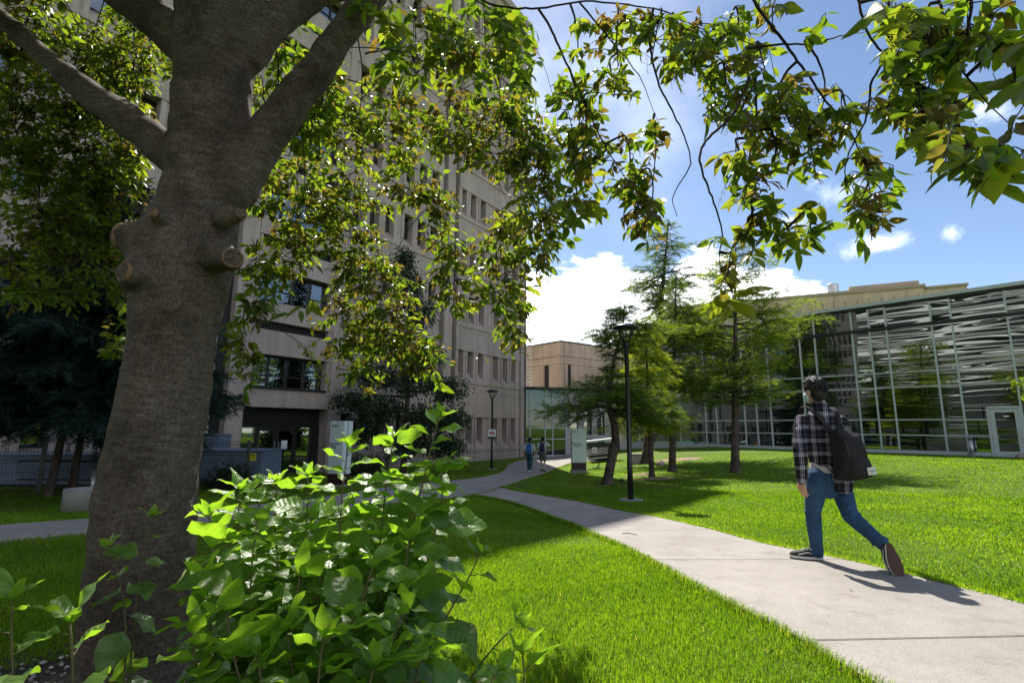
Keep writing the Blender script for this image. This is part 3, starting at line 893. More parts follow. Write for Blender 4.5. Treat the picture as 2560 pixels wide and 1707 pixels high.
for u0 in (19.27, 20.27):
    d_ = MB()
    fb(d_, u0, u0 + 0.1, -0.71, -0.64, -1.1, 1.08); fb(d_, u0 + 0.83, u0 + 0.93, -0.71, -0.64, -1.1, 1.08)
    fb(d_, u0 + 0.1, u0 + 0.83, -0.71, -0.64, -1.1, -0.85); fb(d_, u0 + 0.1, u0 + 0.83, -0.71, -0.64, 0.95, 1.08)
    do = d_.build("entrance_door", M['dark_metal'], tower)
    p_ = MB(); fb(p_, u0 + 0.1, u0 + 0.83, -0.69, -0.67, -0.85, 0.95); p_.build("pane", M['win'], do)
    h_ = MB(); uu = u0 + 0.85 if u0 < 20 else u0 + 0.05
    h_.tube([FP(uu, -0.6, -0.25), FP(uu, -0.57, -0.2), FP(uu, -0.57, 0.4), FP(uu, -0.6, 0.45)], 0.016, 6); h_.build("handle", M['galv'], do)
n_ = MB(); fb(n_, 19.65, 19.95, -0.635, -0.63, 0.1, 0.5); n_.build("notice_sheet", M['white'], tower)
wall.build("wall", M['concrete'], tower)
# windows: the ones that show largest as parts of their own, the rest together
rest_f, rest_g = MB(), MB()
count = 0
def win_geo(f, g_, c0, c1, wb, wt):
    e = 0.05
    fb(f, c0, c0 + e, -0.56, -0.46, wb, wt); fb(f, c1 - e, c1, -0.56, -0.46, wb, wt)
    fb(f, c0 + e, c1 - e, -0.56, -0.46, wb, wb + e); fb(f, c0 + e, c1 - e, -0.56, -0.46, wt - e, wt)
    fb(g_, c0 + e, c1 - e, -0.52, -0.505, wb + e, wt - e)
for (c0, c1, wb, wt, r) in wins:
    own = (c0 < 9 and r < 9 and r != 8) or (9 < c0 < 18 and r < 7) or (23 < c0 < 26 and r == 0)
    if own and count < 98:
        count += 1
        f, g_ = MB(), MB(); win_geo(f, g_, c0, c1, wb, wt)
        fo = f.build("window", M['dark_metal'], tower)
        g_.build("pane", M['win'], fo)
        if (int(c0 * 10) + r * 3) % 4 in (0, 1) and r > 0:
            b_ = MB(); s = 0.12 + 0.1 * ((int(c0 * 7) + r) % 3)
            if (r + int(c0)) % 2: fb(b_, c0 + 0.06, c1 - 0.06, -0.66, -0.63, wt - 0.25 - s * 2, wt)
            else: fb(b_, c0 + 0.06, c0 + 0.08 + s, -0.66, -0.63, wb, wt)
            b_.build("blind", M['blind'], fo)
    else:
        win_geo(rest_f, rest_g, c0, c1, wb, wt)
ro = rest_f.build("window_rows", M['dark_metal'], tower); ro["kind"] = "stuff"
rest_g.build("pane", M['win'], ro)
dp = MB(); dp.tube([FP(-0.15, 0.12, -1.1), FP(-0.15, 0.12, 30)], 0.05, 8)
dp.build("downpipe", M['dark_metal'], tower)
# wall cable across the blank panel and a small meter box low on the wall
mbx = MB(); fb(mbx, 3.02, 3.2, 0.075, 0.14, -0.42, -0.1); mbx.build("meter_box", M['galv'], tower)

# ================================================================== glazed building on the right
GE = Vector((25.6, 27.0, 0)); GD = Vector((-0.667, 0.745, 0)).normalized(); GNm = Vector((-GD.y, GD.x, 0)) * -1
if GNm.y > 0: GNm = -GNm
def gb(mb, u0, u1, d0, d1, z0, z1): mb.obox(GE, GD, GNm, UP, u0, u1, d0, d1, z0, z1)
def GPt(u, d, z): return GE + GD * u + GNm * d + Vector((0, 0, z))
hall = thing("glass_hall", "long glazed hall with white mullions and wavy reflections, at the lawn's far edge", "building", GPt(5, 0, 0))
UG0, UG1, ZB, ZT = -16.0, 23.4, -0.02, 8.55
mull = [-15.6, -14.7, -12.5, -11.6, -9.4, -8.5, -6.3, -5.4, -3.15, -0.73, 1.52, 2.41, 4.56, 5.42, 6.35, 8.5, 9.43, 11.6, 12.56, 13.4, 15.5, 16.35, 18.5, 19.4, 21.4, 22.3]
rails = [0.93, 1.8, 3.68, 4.56, 7.24]
fr = MB()
for u in mull:
    gb(fr, u - 0.04, u + 0.04, -0.1, 0.07, ZB + 0.1, ZT)
for i, z in enumerate(rails):
    hb = 0.035
    us = [UG0] + mull + [UG1]
    for a, b in zip(us, us[1:]):
        gb(fr, a + 0.04, b - 0.04, -0.08, 0.045, z - hb, z + hb)
gb(fr, UG0, UG1, -0.16, 0.06, ZB - 0.25, ZB + 0.1)
gb(fr, UG1 - 0.04, UG1 + 0.14, -0.2, 0.1, ZB - 0.5, ZT)
gb(fr, 12.7, 23.3, -0.14, 0.1, -0.9, ZB - 0.25)
fr.build("frame", M['alu'], hall)
dk = MB(); gb(dk, UG0, UG1, 0.075, 0.16, 7.16, 7.33); gb(dk, UG0, UG1, -0.1, 0.14, ZT, ZT + 0.14); dk.build("dark_rail", M['dark_metal'], hall)
rf = MB(); gb(rf, UG0, UG1 + 0.3, -11.0, 0.26, ZT + 0.14, ZT + 0.34); rf.build("roof", M['alu'], hall)
us = [UG0] + mull + [UG1]
zs = [ZB + 0.1] + rails + [ZT]
rg = random.Random(5)
for a, b in zip(us, us[1:]):
    g_ = MB()
    for z0, z1 in zip(zs, zs[1:]):
        if -0.75 < a < 1.5 and z1 < 2.6 and False: continue
        t = [rg.uniform(-0.011, 0.011) for _ in range(3)]
        p = [GPt(a, -0.02 + t[0], z0), GPt(b, -0.02 + t[1], z0), GPt(b, -0.02 + t[1] + t[2], z1), GPt(a, -0.02 + t[0] + t[2], z1)]
        g_.quad(*p)
    g_.build("glazing", M['glass'], hall)
M['glass_roomwall'] = plain('hall_inner_wall', (0.05, 0.13, 0.115), 0.8, 0.4, 0.25)
inn = MB(); gb(inn, UG0, UG1 + 0.1, -11.0, -10.6, -0.6, ZT + 0.1); gb(inn, UG0, UG1 + 0.1, -10.6, -0.35, -0.3, ZB - 0.02)
inn.build("inner_wall", M['glass_roomwall'], hall)
sl = MB(); gb(sl, UG0, 12.2, -10.5, -1.6, 4.05, 4.35); gb(sl, UG0, UG1, -10.5, -0.35, ZT - 0.25, ZT - 0.02); sl.build("floor_slab", M['concrete_smooth'], hall)
for u in (12.2, 5.0, -2.4, 17.9, 22.6):
    c_ = MB(); c_.tube([GPt(u, -1.3, -0.05), GPt(u, -1.3, ZT - 0.3)], 0.17, 14); c_.build("column", M['teal'], hall, True)
hr = MB()
for z in (0.45, 0.75, 1.05): hr.tube([GPt(11.8, -1.0, z - 0.1), GPt(22, -1.0, z - 0.6)], 0.02, 6)
for i in range(9): hr.tube([GPt(12 + i * 1.2, -1.0, -0.25 - 0.05 * i), GPt(12 + i * 1.2, -1.0, 1.0 - 0.06 * i)], 0.02, 6)
hr.build("handrail", M['black'], hall)
gbr = MB()
gb(gbr, UG0, 11, -0.75, -0.65, 3.95, 4.12); gb(gbr, UG0, 11, -0.7, -0.66, 5.2, 5.28)
gbr.build("inner_beam", M['teal'], hall)
# white door set in the curtain wall
d_ = MB()
DU0, DU1 = -0.66, 0.52
gb(d_, DU1 - 0.02, DU1 + 0.09, -0.06, 0.12, ZB - 0.2, 2.46); gb(d_, DU0 - 0.1, DU0 + 0.02, -0.06, 0.12, ZB - 0.2, 2.46); gb(d_, DU0 - 0.1, DU1 + 0.09, -0.06, 0.12, 2.36, 2.48)
gb(d_, DU0 + 0.02, DU0 + 0.2, 0.0, 0.1, ZB - 0.2, 2.33); gb(d_, DU1 - 0.22, DU1 - 0.03, 0.0, 0.1, ZB - 0.2, 2.33)
gb(d_, DU0 + 0.2, DU1 - 0.22, 0.0, 0.1, ZB - 0.2, 0.16); gb(d_, DU0 + 0.2, DU1 - 0.22, 0.0, 0.1, 2.16, 2.33)
do = d_.build("door", M['alu'], hall)
p_ = MB(); gb(p_, DU0 + 0.2, DU1 - 0.22, 0.03, 0.05, 0.16, 2.16); p_.build("pane", M['glass'], do)
h_ = MB(); h_.tube([GPt(DU0 + 0.1, 0.15, 0.85), GPt(DU0 + 0.1, 0.17, 0.9), GPt(DU0 + 0.1, 0.17, 1.2), GPt(DU0 + 0.1, 0.15, 1.25)], 0.015, 6); h_.build("handle", M['galv'], do)

# ================================================================== glazed vestibule linking tower and hall
L0 = Vector((1.0, 41.0, 0)); LD = Vector((9.1, 3.2, 0)).normalized(); LN = Vector((LD.y, -LD.x, 0))
LN = LN if LN.y < 0 else -LN
def lb(mb, u0, u1, d0, d1, z0, z1): mb.obox(L0, LD, LN, UP, u0, u1, d0, d1, z0, z1)
link = thing("vestibule", "low glazed vestibule with doors, linking the tower to the glass hall", "building", L0 + LD * 4 + Vector((0, 0, -1.1)))
fr = MB(); gl = MB()
LT = 4.28
for u in (0.04, 0.48, 1.78, 2.45, 3.6):
    lb(fr, u - 0.04, u + 0.04, -0.1, 0.06, -1.1, LT)
for z in (0.3, 1.14, 1.85, 3.45): 
    for a, b in zip((0.04, 0.48, 1.78, 2.45), (0.48, 1.78, 2.45, 3.6)):
        lb(fr, a + 0.04, b - 0.04, -0.08, 0.04, z - 0.035, z + 0.035)
lb(fr, 0.0, 3.6, -0.12, 0.05, -1.3, -0.95)
fr.build("frame", M['alu'], link)
for a, b in zip((0.04, 0.48, 1.78, 2.45), (0.48, 1.78, 2.45, 3.6)):
    g_ = MB(); lb(g_, a + 0.04, b - 0.04, -0.03, -0.01, -0.95, LT); g_.build("glazing", M['link_glass'], link)
inn = MB(); lb(inn, -0.2, 9.6, -6.4, -6.0, -1.2, LT); lb(inn, 0.0, 9.6, -6.0, -0.15, -1.25, -1.1); inn.build("inner_wall", M['glass_roomwall'], link)
rfl = MB(); lb(rfl, -0.1, 9.7, -6.4, 0.3, LT, LT + 0.1); rfl.build("roof", M['white'], link)
rfe = MB(); lb(rfe, -0.1, 9.7, 0.3, 0.36, LT - 0.1, LT + 0.11); rfe.build("roof_edge", M['dark_metal'], link)
M['greypanel'] = plain('grey_cladding', (0.40, 0.38, 0.385), 0.7, 0.08, 0.6)
wl = MB()
LW = [(4.0, 4.75), (5.3, 6.0), (6.5, 7.2), (7.8, 8.6)]
eds = [3.64] + [x for c in LW for x in c] + [9.6]
for i in range(0, len(eds), 2): lb(wl, eds[i], eds[i + 1], -0.3, 0.0, -1.3, 2.6)
lb(wl, 3.64, 9.6, -0.3, 0.02, 2.6, LT)
for a, b in LW: lb(wl, a, b, -0.3, -0.02, -1.3, -0.75); lb(wl, a, b, -0.28, -0.02, 0.35, 0.62)
wl.build("wall", M['greypanel'], link)
for a, b in LW:
    f = MB(); lb(f, a, b, -0.2, -0.1, 1.7, 1.76); lb(f, a, b, -0.2, -0.1, 2.54, 2.6); lb(f, a, a + .05, -0.2, -0.1, 0.62, 2.54); lb(f, b - .05, b, -0.2, -0.1, 0.62, 2.54); lb(f, a, b, -0.2, -0.1, -0.75, -0.7)
    fo = f.build("window", M['dark_metal'], link)
    g_ = MB(); lb(g_, a, b, -0.17, -0.15, -0.75, 0.35); lb(g_, a, b, -0.17, -0.15, 0.62, 2.54); g_.build("pane", M['win'], fo)

# ================================================================== orange concrete block behind the vestibule
OC = PT(1403, 900, 56.0)
orange = thing("orange_building", "low orange concrete block with narrow slit windows, behind the vestibule roof", "building", (OC.x, OC.y, -1.1))
oD = (Vector((-0.66, 0.75, 0))).normalized(); oE = Vector((0.80, 0.60, 0)).normalized()
O0 = Vector((OC.x, OC.y, 0))
OT = 10.55
def orx(mb, side, u0, u1, d0, d1, z0, z1):
    ax = oD if side == 0 else oE
    nn = Vector((-ax.y, ax.x, 0)); nn = nn if nn.y < 0 else -nn
    mb.obox(O0, ax, nn, UP, u0, u1, d0, d1, z0, z1)
wl = MB()
cr = MB(); cr.prism([O0 + oD * 0.3 + oE * 0.45, O0 + oE * 24 + oD * 0.3, O0 + oE * 24 + oD * 20, O0 + oD * 20 + oE * 0.3], (0, 0, OT - 0.4)); cr.build("inner_core", M['room'], orange)
for side, L in ((0, 20.0), (1, 24.0)):
    s0 = 0.0 if side == 0 else 0.0
    zz = [(-1.2, 4.9), (4.93, 8.1), (8.13, 8.95), (8.99, OT)]
    for zi, (z0, z1) in enumerate(zz):
        if zi in (1,):
            spans = [(0.0, 1.9), (2.75, 7.0), (7.8, 11.0), (11.8, L)] if side == 0 else [(0.0, 1.0), (1.55, 7), (7.6, 12), (12.6, L)]
        else:
            spans = [(0.0, 3.6), (3.64, 9.0), (9.04, L)]
        for a, b in spans:
            orx(wl, side, a + (0.5 if side == 1 and a == 0 else 0.0), b, -0.45, 0.0 if zi != 3 else 0.06, z0, z1)
wl.build("wall", M['orange'], orange)
cp_ = MB(); orx(cp_, 0, -0.1, 20, -0.4, 0.14, OT, OT + 0.14); orx(cp_, 1, 0.46, 24, -0.4, 0.14, OT + 0.002, OT + 0.142); cp_.build("roof_edge", M['dark_metal'], orange)
for side, spans in ((0, [(1.9, 2.75), (7.0, 7.8), (11.0, 11.8)]), (1, [(1.0, 1.55), (7, 7.6), (12, 12.6)])):
    for a, b in spans:
        f = MB(); orx(f, side, a, b, -0.4, -0.22, 4.93, 8.1)
        for i in range(4): orx(f, side, a + (i + .2) * (b - a) / 4, a + (i + .5) * (b - a) / 4, -0.22, -0.18, 4.95, 8.08)
        f.build("window", M['dark_metal'], orange)
# caged roof ladder beside the tower corner
LP = PT(1322, 860, 43.5)
lad = thing("roof_ladder", "pale caged steel ladder rising past the roof edge by the tower corner", "ladder", (LP.x, LP.y, LT + 0.1))
ld = MB()
for s in (-0.22, 0.22): ld.tube([(LP.x + s, LP.y, LT + 0.1), (LP.x + s, LP.y, 8.2)], 0.03, 6)
ld.build("rails", M['galv'], lad)
rgm = MB()
for i in range(12): rgm.tube([(LP.x - 0.22, LP.y, LT + 0.4 + i * 0.3), (LP.x + 0.22, LP.y, LT + 0.4 + i * 0.3)], 0.018, 6)
rgm.build("rungs", M['galv'], lad)
cg = MB()
for s in (-0.4, 0.1, 0.62): cg.tube([(LP.x + s, LP.y - 0.3, 8.0), (LP.x + s, LP.y - 0.3, 9.4)], 0.025, 6)
for z in (8.1, 9.4): cg.tube([(LP.x - 0.4, LP.y - 0.3, z), (LP.x + 0.62, LP.y - 0.3, z)], 0.025, 6)
cg.build("cage", M['galv'], lad)

# ================================================================== beige block behind the glass hall
b0, b1 = Vector((31.1, 60.0, 0)), Vector((47.6, 52.0, 0))
BD = (b1 - b0).normalized(); BN = Vector((BD.y, -BD.x, 0)); BN = BN if BN.y < 0 else -BN
O_ = b0 - BD * 12.0
def bb(mb, u0, u1, d0, d1, z0, z1): mb.obox(O_, BD, BN, UP, u0, u1, d0, d1, z0, z1)
Lb = (b1 - b0).length + 12.0
beige = thing("beige_building", "beige concrete block with vertical ribs under its roof line, rising behind the glass hall", "building", O_ + BD * 20)
BT = 16.75
wl = MB(); bb(wl, 0, Lb - 3.6, -14, 0, -1, 12.6); bb(wl, 0, Lb - 3.6, -14, 0, 13.35, BT - 0.35); bb(wl, 0, Lb - 3.6, -14, -0.35, 12.6, 13.35)
bb(wl, Lb - 3.55, Lb, -12, -0.1, -1, BT - 0.55)
wl.build("wall", M['beige'], beige)
rb_ = MB()
k = 0.5
while k < Lb - 3.7:
    bb(rb_, k, k + 0.18, 0.0, 0.22, 8, BT - 1.0); k += 1.12
for k in (Lb - 2.6, Lb - 1.3): bb(rb_, k, k + 0.18, -0.1, 0.15, 8, BT - 1.3)
rb_.build("rib", M['beige'], beige)
ed = MB(); bb(ed, -0.1, Lb - 3.5, -14, 0.16, BT - 0.35, BT); bb(ed, Lb - 3.5, Lb + 0.1, -12, 0.1, BT - 0.55, BT - 0.3); ed.build("parapet", plain('weathered_parapet', (0.34, 0.27, 0.18), 0.9, 0.15, 1.0), beige)
for k in (10.6, 12.0, 13.5, 15.9, 18.1):
    f = MB(); bb(f, k, k + 0.9, -0.34, 0.02, 12.62, 13.33); f.build("window", M['win'], beige)
ph = MB(); bb(ph, Lb - 10.2, Lb - 3.7, -9, -1.2, BT, BT + 0.75); ph.build("penthouse", plain('grey_penthouse', (0.36, 0.30, 0.23), 0.9, 0.1, 1), beige)
vq = PT(2082, 716, 60.5)
vent = thing("roof_vent", "shiny steel drum vent on a pale base on the beige roof", "vent", (vq.x, vq.y, BT))
v_ = MB(); v_.lathe((vq.x, vq.y, BT + 0.75), [(0.62, 0), (0.62, 1.1), (0.58, 1.14)], 20); v_.build("drum", M['galv'], vent, False)
v_ = MB(); v_.lathe((vq.x, vq.y, BT - 0.02), [(0.62, 0), (0.62, 0.74)], 20); v_.build("collar", M['white'], vent)
v_ = MB()
for i in range(10):
    a = i * 0.628; v_.obox((vq.x, vq.y, BT), (math.cos(a), math.sin(a), 0), (-math.sin(a), math.cos(a), 0), UP, 0.6, 0.64, -0.09, 0.09, 0.1, 0.34)
v_.build("band", M['red'], vent)
dq = PT(2222, 712, 58.0)
dome = thing("roof_dome", "small grey domed cowl on the beige roof beside the penthouse", "vent", (dq.x, dq.y, BT))
v_ = MB(); v_.lathe((dq.x, dq.y, BT - 0.05), [(0.42, 0), (0.42, 0.35), (0.55, 0.36), (0.5, 0.6), (0.33, 0.78), (0.05, 0.85)], 18); v_.build("cowl", M['galv'], dome, True)

# ================================================================== banded block that the hall's glass mirrors (behind the viewer's left)
RC = Vector((-52.0, -12.0, 0)); RD = Vector((-0.70, 0.714, 0)).normalized(); RN = Vector((0.714, 0.70, 0)).normalized()
banded = thing("banded_building", "pale banded office block mirrored as bright stripes in the hall's glass", "building", RC)
wl = MB(); gl = MB()
def rbx(mb, u0, u1, d0, d1, z0, z1): mb.obox(RC, RD, RN, UP, u0, u1, d0, d1, z0, z1)
for k in range(3, 12):
    rbx(wl, -45, 32, -0.6, 0.25, k * 2.9 + 2.1, k * 2.9 + 2.9); rbx(wl, -45, 32, 0.0, 0.1, k * 2.9 + .85, k * 2.9 + 1.0)
    rbx(gl, -45, 32, -0.6, 0.0, k * 2.9, k * 2.9 + 2.1)
rbx(gl, -45, 32, -16, -0.6, -1, 34.8); rbx(gl, -45, 32, -0.6, 0.0, -1, 8.7)
for k in range(2): rbx(wl, -45, 32, 0.0, 0.1, 3.2 + k * 2.9, 3.5 + k * 2.9)
M['pale_band'] = plain('pale_band', (0.78, 0.78, 0.76), 0.8, 0.1, 0.3)
wl.build("spandrel", M['pale_band'], banded); gl.build("glazing", M['room'], banded)
# ================================================================== leaf templates
def leaf_template(nl, nw, width=0.52, fold=0.18, droop=0.16, tip=1.6, wave=0.0):
    V, Fc, UV = [], [], []
    for i in range(nl + 1):
        t = i / nl
        w = width * 0.5 * (math.sin(math.pi * t ** 0.82) ** 0.8) * (1 - 0.25 * t ** tip)
        if i == 0: w = 0.008
        if i == nl: w = 0.003
        for j in range(nw + 1):
            s = 2 * j / nw - 1
            z = abs(s) * w * fold * 2 - droop * t * t + wave * math.sin(t * 9 + (2 if s > 0 else 0)) * abs(s) * w
            V.append((t, s * w, z)); UV.append((t, s * w, 0))
    for i in range(nl):
        for j in range(nw):
            a = i * (nw + 1) + j
            Fc.append((a, a + 1, a + nw + 2, a + nw + 1))
    return np.array(V), np.array(Fc), np.array(UV)
LT_FAR = leaf_template(3, 2, 0.5)
LT_MID = leaf_template(5, 2, 0.5)
LT_BIG = leaf_template(9, 6, 0.70, 0.08, 0.30, 1.6, 0.28)

class Leaves:
    def __init__(self): self.p, self.x, self.z, self.s, self.t, self.w = [], [], [], [], [], []
    def add(self, p, x, z, s, t, w=None):
        self.p.append(tuple(p)); self.x.append(tuple(x)); self.z.append(tuple(z)); self.s.append(s); self.t.append(t); self.w.append(s if w is None else w)
    def build(self, name, tmpl, mat, parent, uv=False):
        V, Fc = scatter(tmpl[0], tmpl[1], np.array(self.p), np.array(self.x), np.array(self.z), np.array(self.s), np.array(self.w))
        k = len(tmpl[0])
        return np_mesh(name, V, Fc, mat, parent, tint=np.repeat(np.array(self.t), k), uv=np.tile(tmpl[2], (len(self.p), 1)) if uv else None)

def rvec(r, s=1.0): return Vector((r.gauss(0, s), r.gauss(0, s), r.gauss(0, s)))

# ================================================================== the big shade tree
TY = 2.32
tree = thing("shade_tree", "big grey-barked tree with cut branch stubs and drooping leafy branches, nearest the viewer", "tree", (Q(325, 1500, TY).x, TY, 0.0))
M['bark'] = bark('shade_tree_bark', (0.078, 0.058, 0.046), (0.125, 0.098, 0.08), (0.178, 0.148, 0.124), (14, 14, 64), 0.45, 0.009, 2.6)
M['twig'] = bark('twig_bark', (0.02, 0.015, 0.013), (0.045, 0.035, 0.03), (0.07, 0.058, 0.05), (30, 30, 30), 0.3, 0.003, 6)
def mr(p, rpx): return rpx * fwd_depth(p) / F
spine = [(350, 1790, 190), (347, 1700, 158), (345, 1580, 140), (353, 1415, 131), (364, 1270, 129), (394, 1090, 117), (430, 870, 107), (446, 760, 120), (452, 680, 130), (470, 600, 124), (494, 540, 106), (503, 470, 98), (512, 400, 100), (530, 300, 102), (537, 200, 98), (542, 100, 106), (556, 0, 118), (572, -120, 112), (585, -260, 90), (590, -420, 70), (600, -650, 50), (610, -900, 30)]
tk = MB()
pts = [PT(a, b, TY) for a, b, c in spine]
tk.tube(pts, [mr(p, c[2]) * .875 for p, c in zip(pts, spine)], 26, round_ends=False)
LIMBS = [
 [(455, 400, TY, 56), (385, 350, TY, 40), (290, 275, 2.36, 28), (180, 195, 2.45, 25), (80, 110, 2.6, 24), (-60, -10, 2.8, 23), (-260, -150, 3.1, 22), (-480, -240, 3.4, 12)],
 [(500, 160, TY, 70), (425, 100, 2.36, 46), (350, 40, 2.4, 40), (270, -20, 2.5, 37), (120, -130, 2.8, 34), (-80, -250, 3.3, 22), (-300, -300, 3.8, 10)],
 [(525, 420, TY, 84), (585, 345, TY, 54), (650, 265, 2.3, 43), (715, 180, 2.28, 40), (780, 85, 2.25, 38), (845, -5, 2.2, 36), (930, -110, 2.15, 34), (1080, -190, 2.05, 27), (1300, -210, 1.95, 20), (1600, -190, 1.8, 14), (1850, -160, 1.7, 10), (2100, -120, 1.6, 6)],
 [(560, 120, TY, 60), (625, 55, 2.34, 30), (700, 10, 2.38, 25), (800, -30, 2.45, 30), (950, -120, 2.7, 26), (1150, -180, 3.0, 20), (1400, -200, 3.3, 12)],
 [(540, -30, TY, 60), (480, -140, 2.6, 46), (380, -260, 3.0, 36), (250, -320, 3.6, 24), (60, -330, 4.2, 12)],
 [(570, -100, TY, 60), (680, -230, 2.8, 44), (850, -300, 3.5, 30), (1050, -300, 4.2, 14)],
]
SAMPLES = []      # points where twigs may spring from
def smooth_pts(P, n):
    return resample(P, n)
for L in LIMBS:
    P = [Q(a, b, c) for a, b, c, d in L]
    rad = [mr(p, d[3] * 1.0884) for p, d in zip(P, L)]
    n = 30
    S = smooth_pts(P, n)
    rr_ = np.interp(np.linspace(0, len(P) - 1, n), range(len(P)), rad)
    tk.tube(S, list(rr_ * 0.84), 14, round_ends=True)
    SAMPLES += S[8:]
# swellings and cut stubs
STUBS = [((540, 640), (580, 648), 46, 26, (0.55, -0.8, 0.02)), ((352, 690), (326, 684), 48, 26, (-0.45, -0.88, 0.05)), ((560, 545), (595, 538), 30, 15, (0.9, -0.4, 0.1)), ((420, 560), (396, 541), 40, 14, (-0.55, -0.75, 0.3)), ((380, 612), (316, 594), 58, 36, (-0.95, -0.1, 0.1))]
SD = {(q[0], q[1]): w for q, w in zip(STUBS, (0.24, 0.25, 0.14, 0.24, 0.10))}
for (a, b, r0, r1, d) in STUBS:
    p0, p1 = PT(a[0], a[1], TY - 0.10), PT(b[0], b[1], TY - SD[(a, b)])
    d = Vector(d).normalized()
    tk.tube([p0, p0.lerp(p1, 0.55), p1, p1 + d * 0.025], [mr(p0, r0), mr(p0, (r0 + r1) / 2), mr(p1, r1) * 1.12, mr(p1, r1) * 1.08], 16, round_ends=False)
for (x, y, r) in [(455, 380, 44), (470, 470, 36)]:
    p = PT(x * 1.0, y * 1.0, TY - 0.12); tk.ball(p, mr(p, r), mr(p, r), mr(p, r * 1.3))
trunk = tk.build_fused("trunk", M['bark'], tree, 0.014, 3, 0.5)
# gentle unevenness of an old stem
co = np.empty(len(trunk.data.vertices) * 3, np.float32); trunk.data.vertices.foreach_get("co", co); co = co.reshape(-1, 3)
no = np.empty(len(trunk.data.vertices) * 3, np.float32); trunk.data.vertices.foreach_get("normal", no); no = no.reshape(-1, 3)
dsp = 0.009 * np.sin(co[:, 2] * 9 + 2 * np.sin(co[:, 0] * 11)) * np.sin(co[:, 0] * 13 + co[:, 1] * 9) + 0.0035 * np.sin(co[:, 2] * 41 + co[:, 0] * 17) * np.sin(co[:, 1] * 38 + co[:, 0] * 31)
co += no * dsp[:, None]
trunk.data.vertices.foreach_set("co", co.ravel()); trunk.data.update()
M['cutwood'] = plain('weathered_cut_wood', (0.038, 0.028, 0.023), 0.9, 0.3, 30, bs=60, bstr=0.4)
M['callus'] = plain('callus_ring', (0.19, 0.115, 0.07), 0.85, 0.25, 20, bs=60, bstr=0.4)
for (a, b, r0, r1, d) in STUBS:
    p1 = PT(b[0], b[1], TY - SD[(a, b)]); d = Vector(d).normalized(); r = mr(p1, r1)
    u = d.orthogonal().normalized(); w = d.cross(u)
    c_ = MB(); e_ = p1 + d * 0.02
    ring = lambda q, s: [q + u * (r * s * math.cos(k * 0.3927) * (1 + 0.05 * math.sin(k * 2.1))) + w * (r * s * math.sin(k * 0.3927)) for k in range(16)]
    c_.loft([ring(e_ - d * 0.012, .97), ring(e_ + d * 0.002, 0.97), ring(e_ + d * 0.010, 0.91), ring(e_ + d * 0.009, 0.82), ring(e_ - d * 0.004, 0.76)], True)
    so_ = c_.build("cut_stub", M['callus'], tree, True)
    h_ = MB(); h_.loft([ring(e_ - d * 0.02, 0.77), ring(e_ - d * 0.002, 0.77)], True); h_.build("cut_face", M['cutwood'], so_)

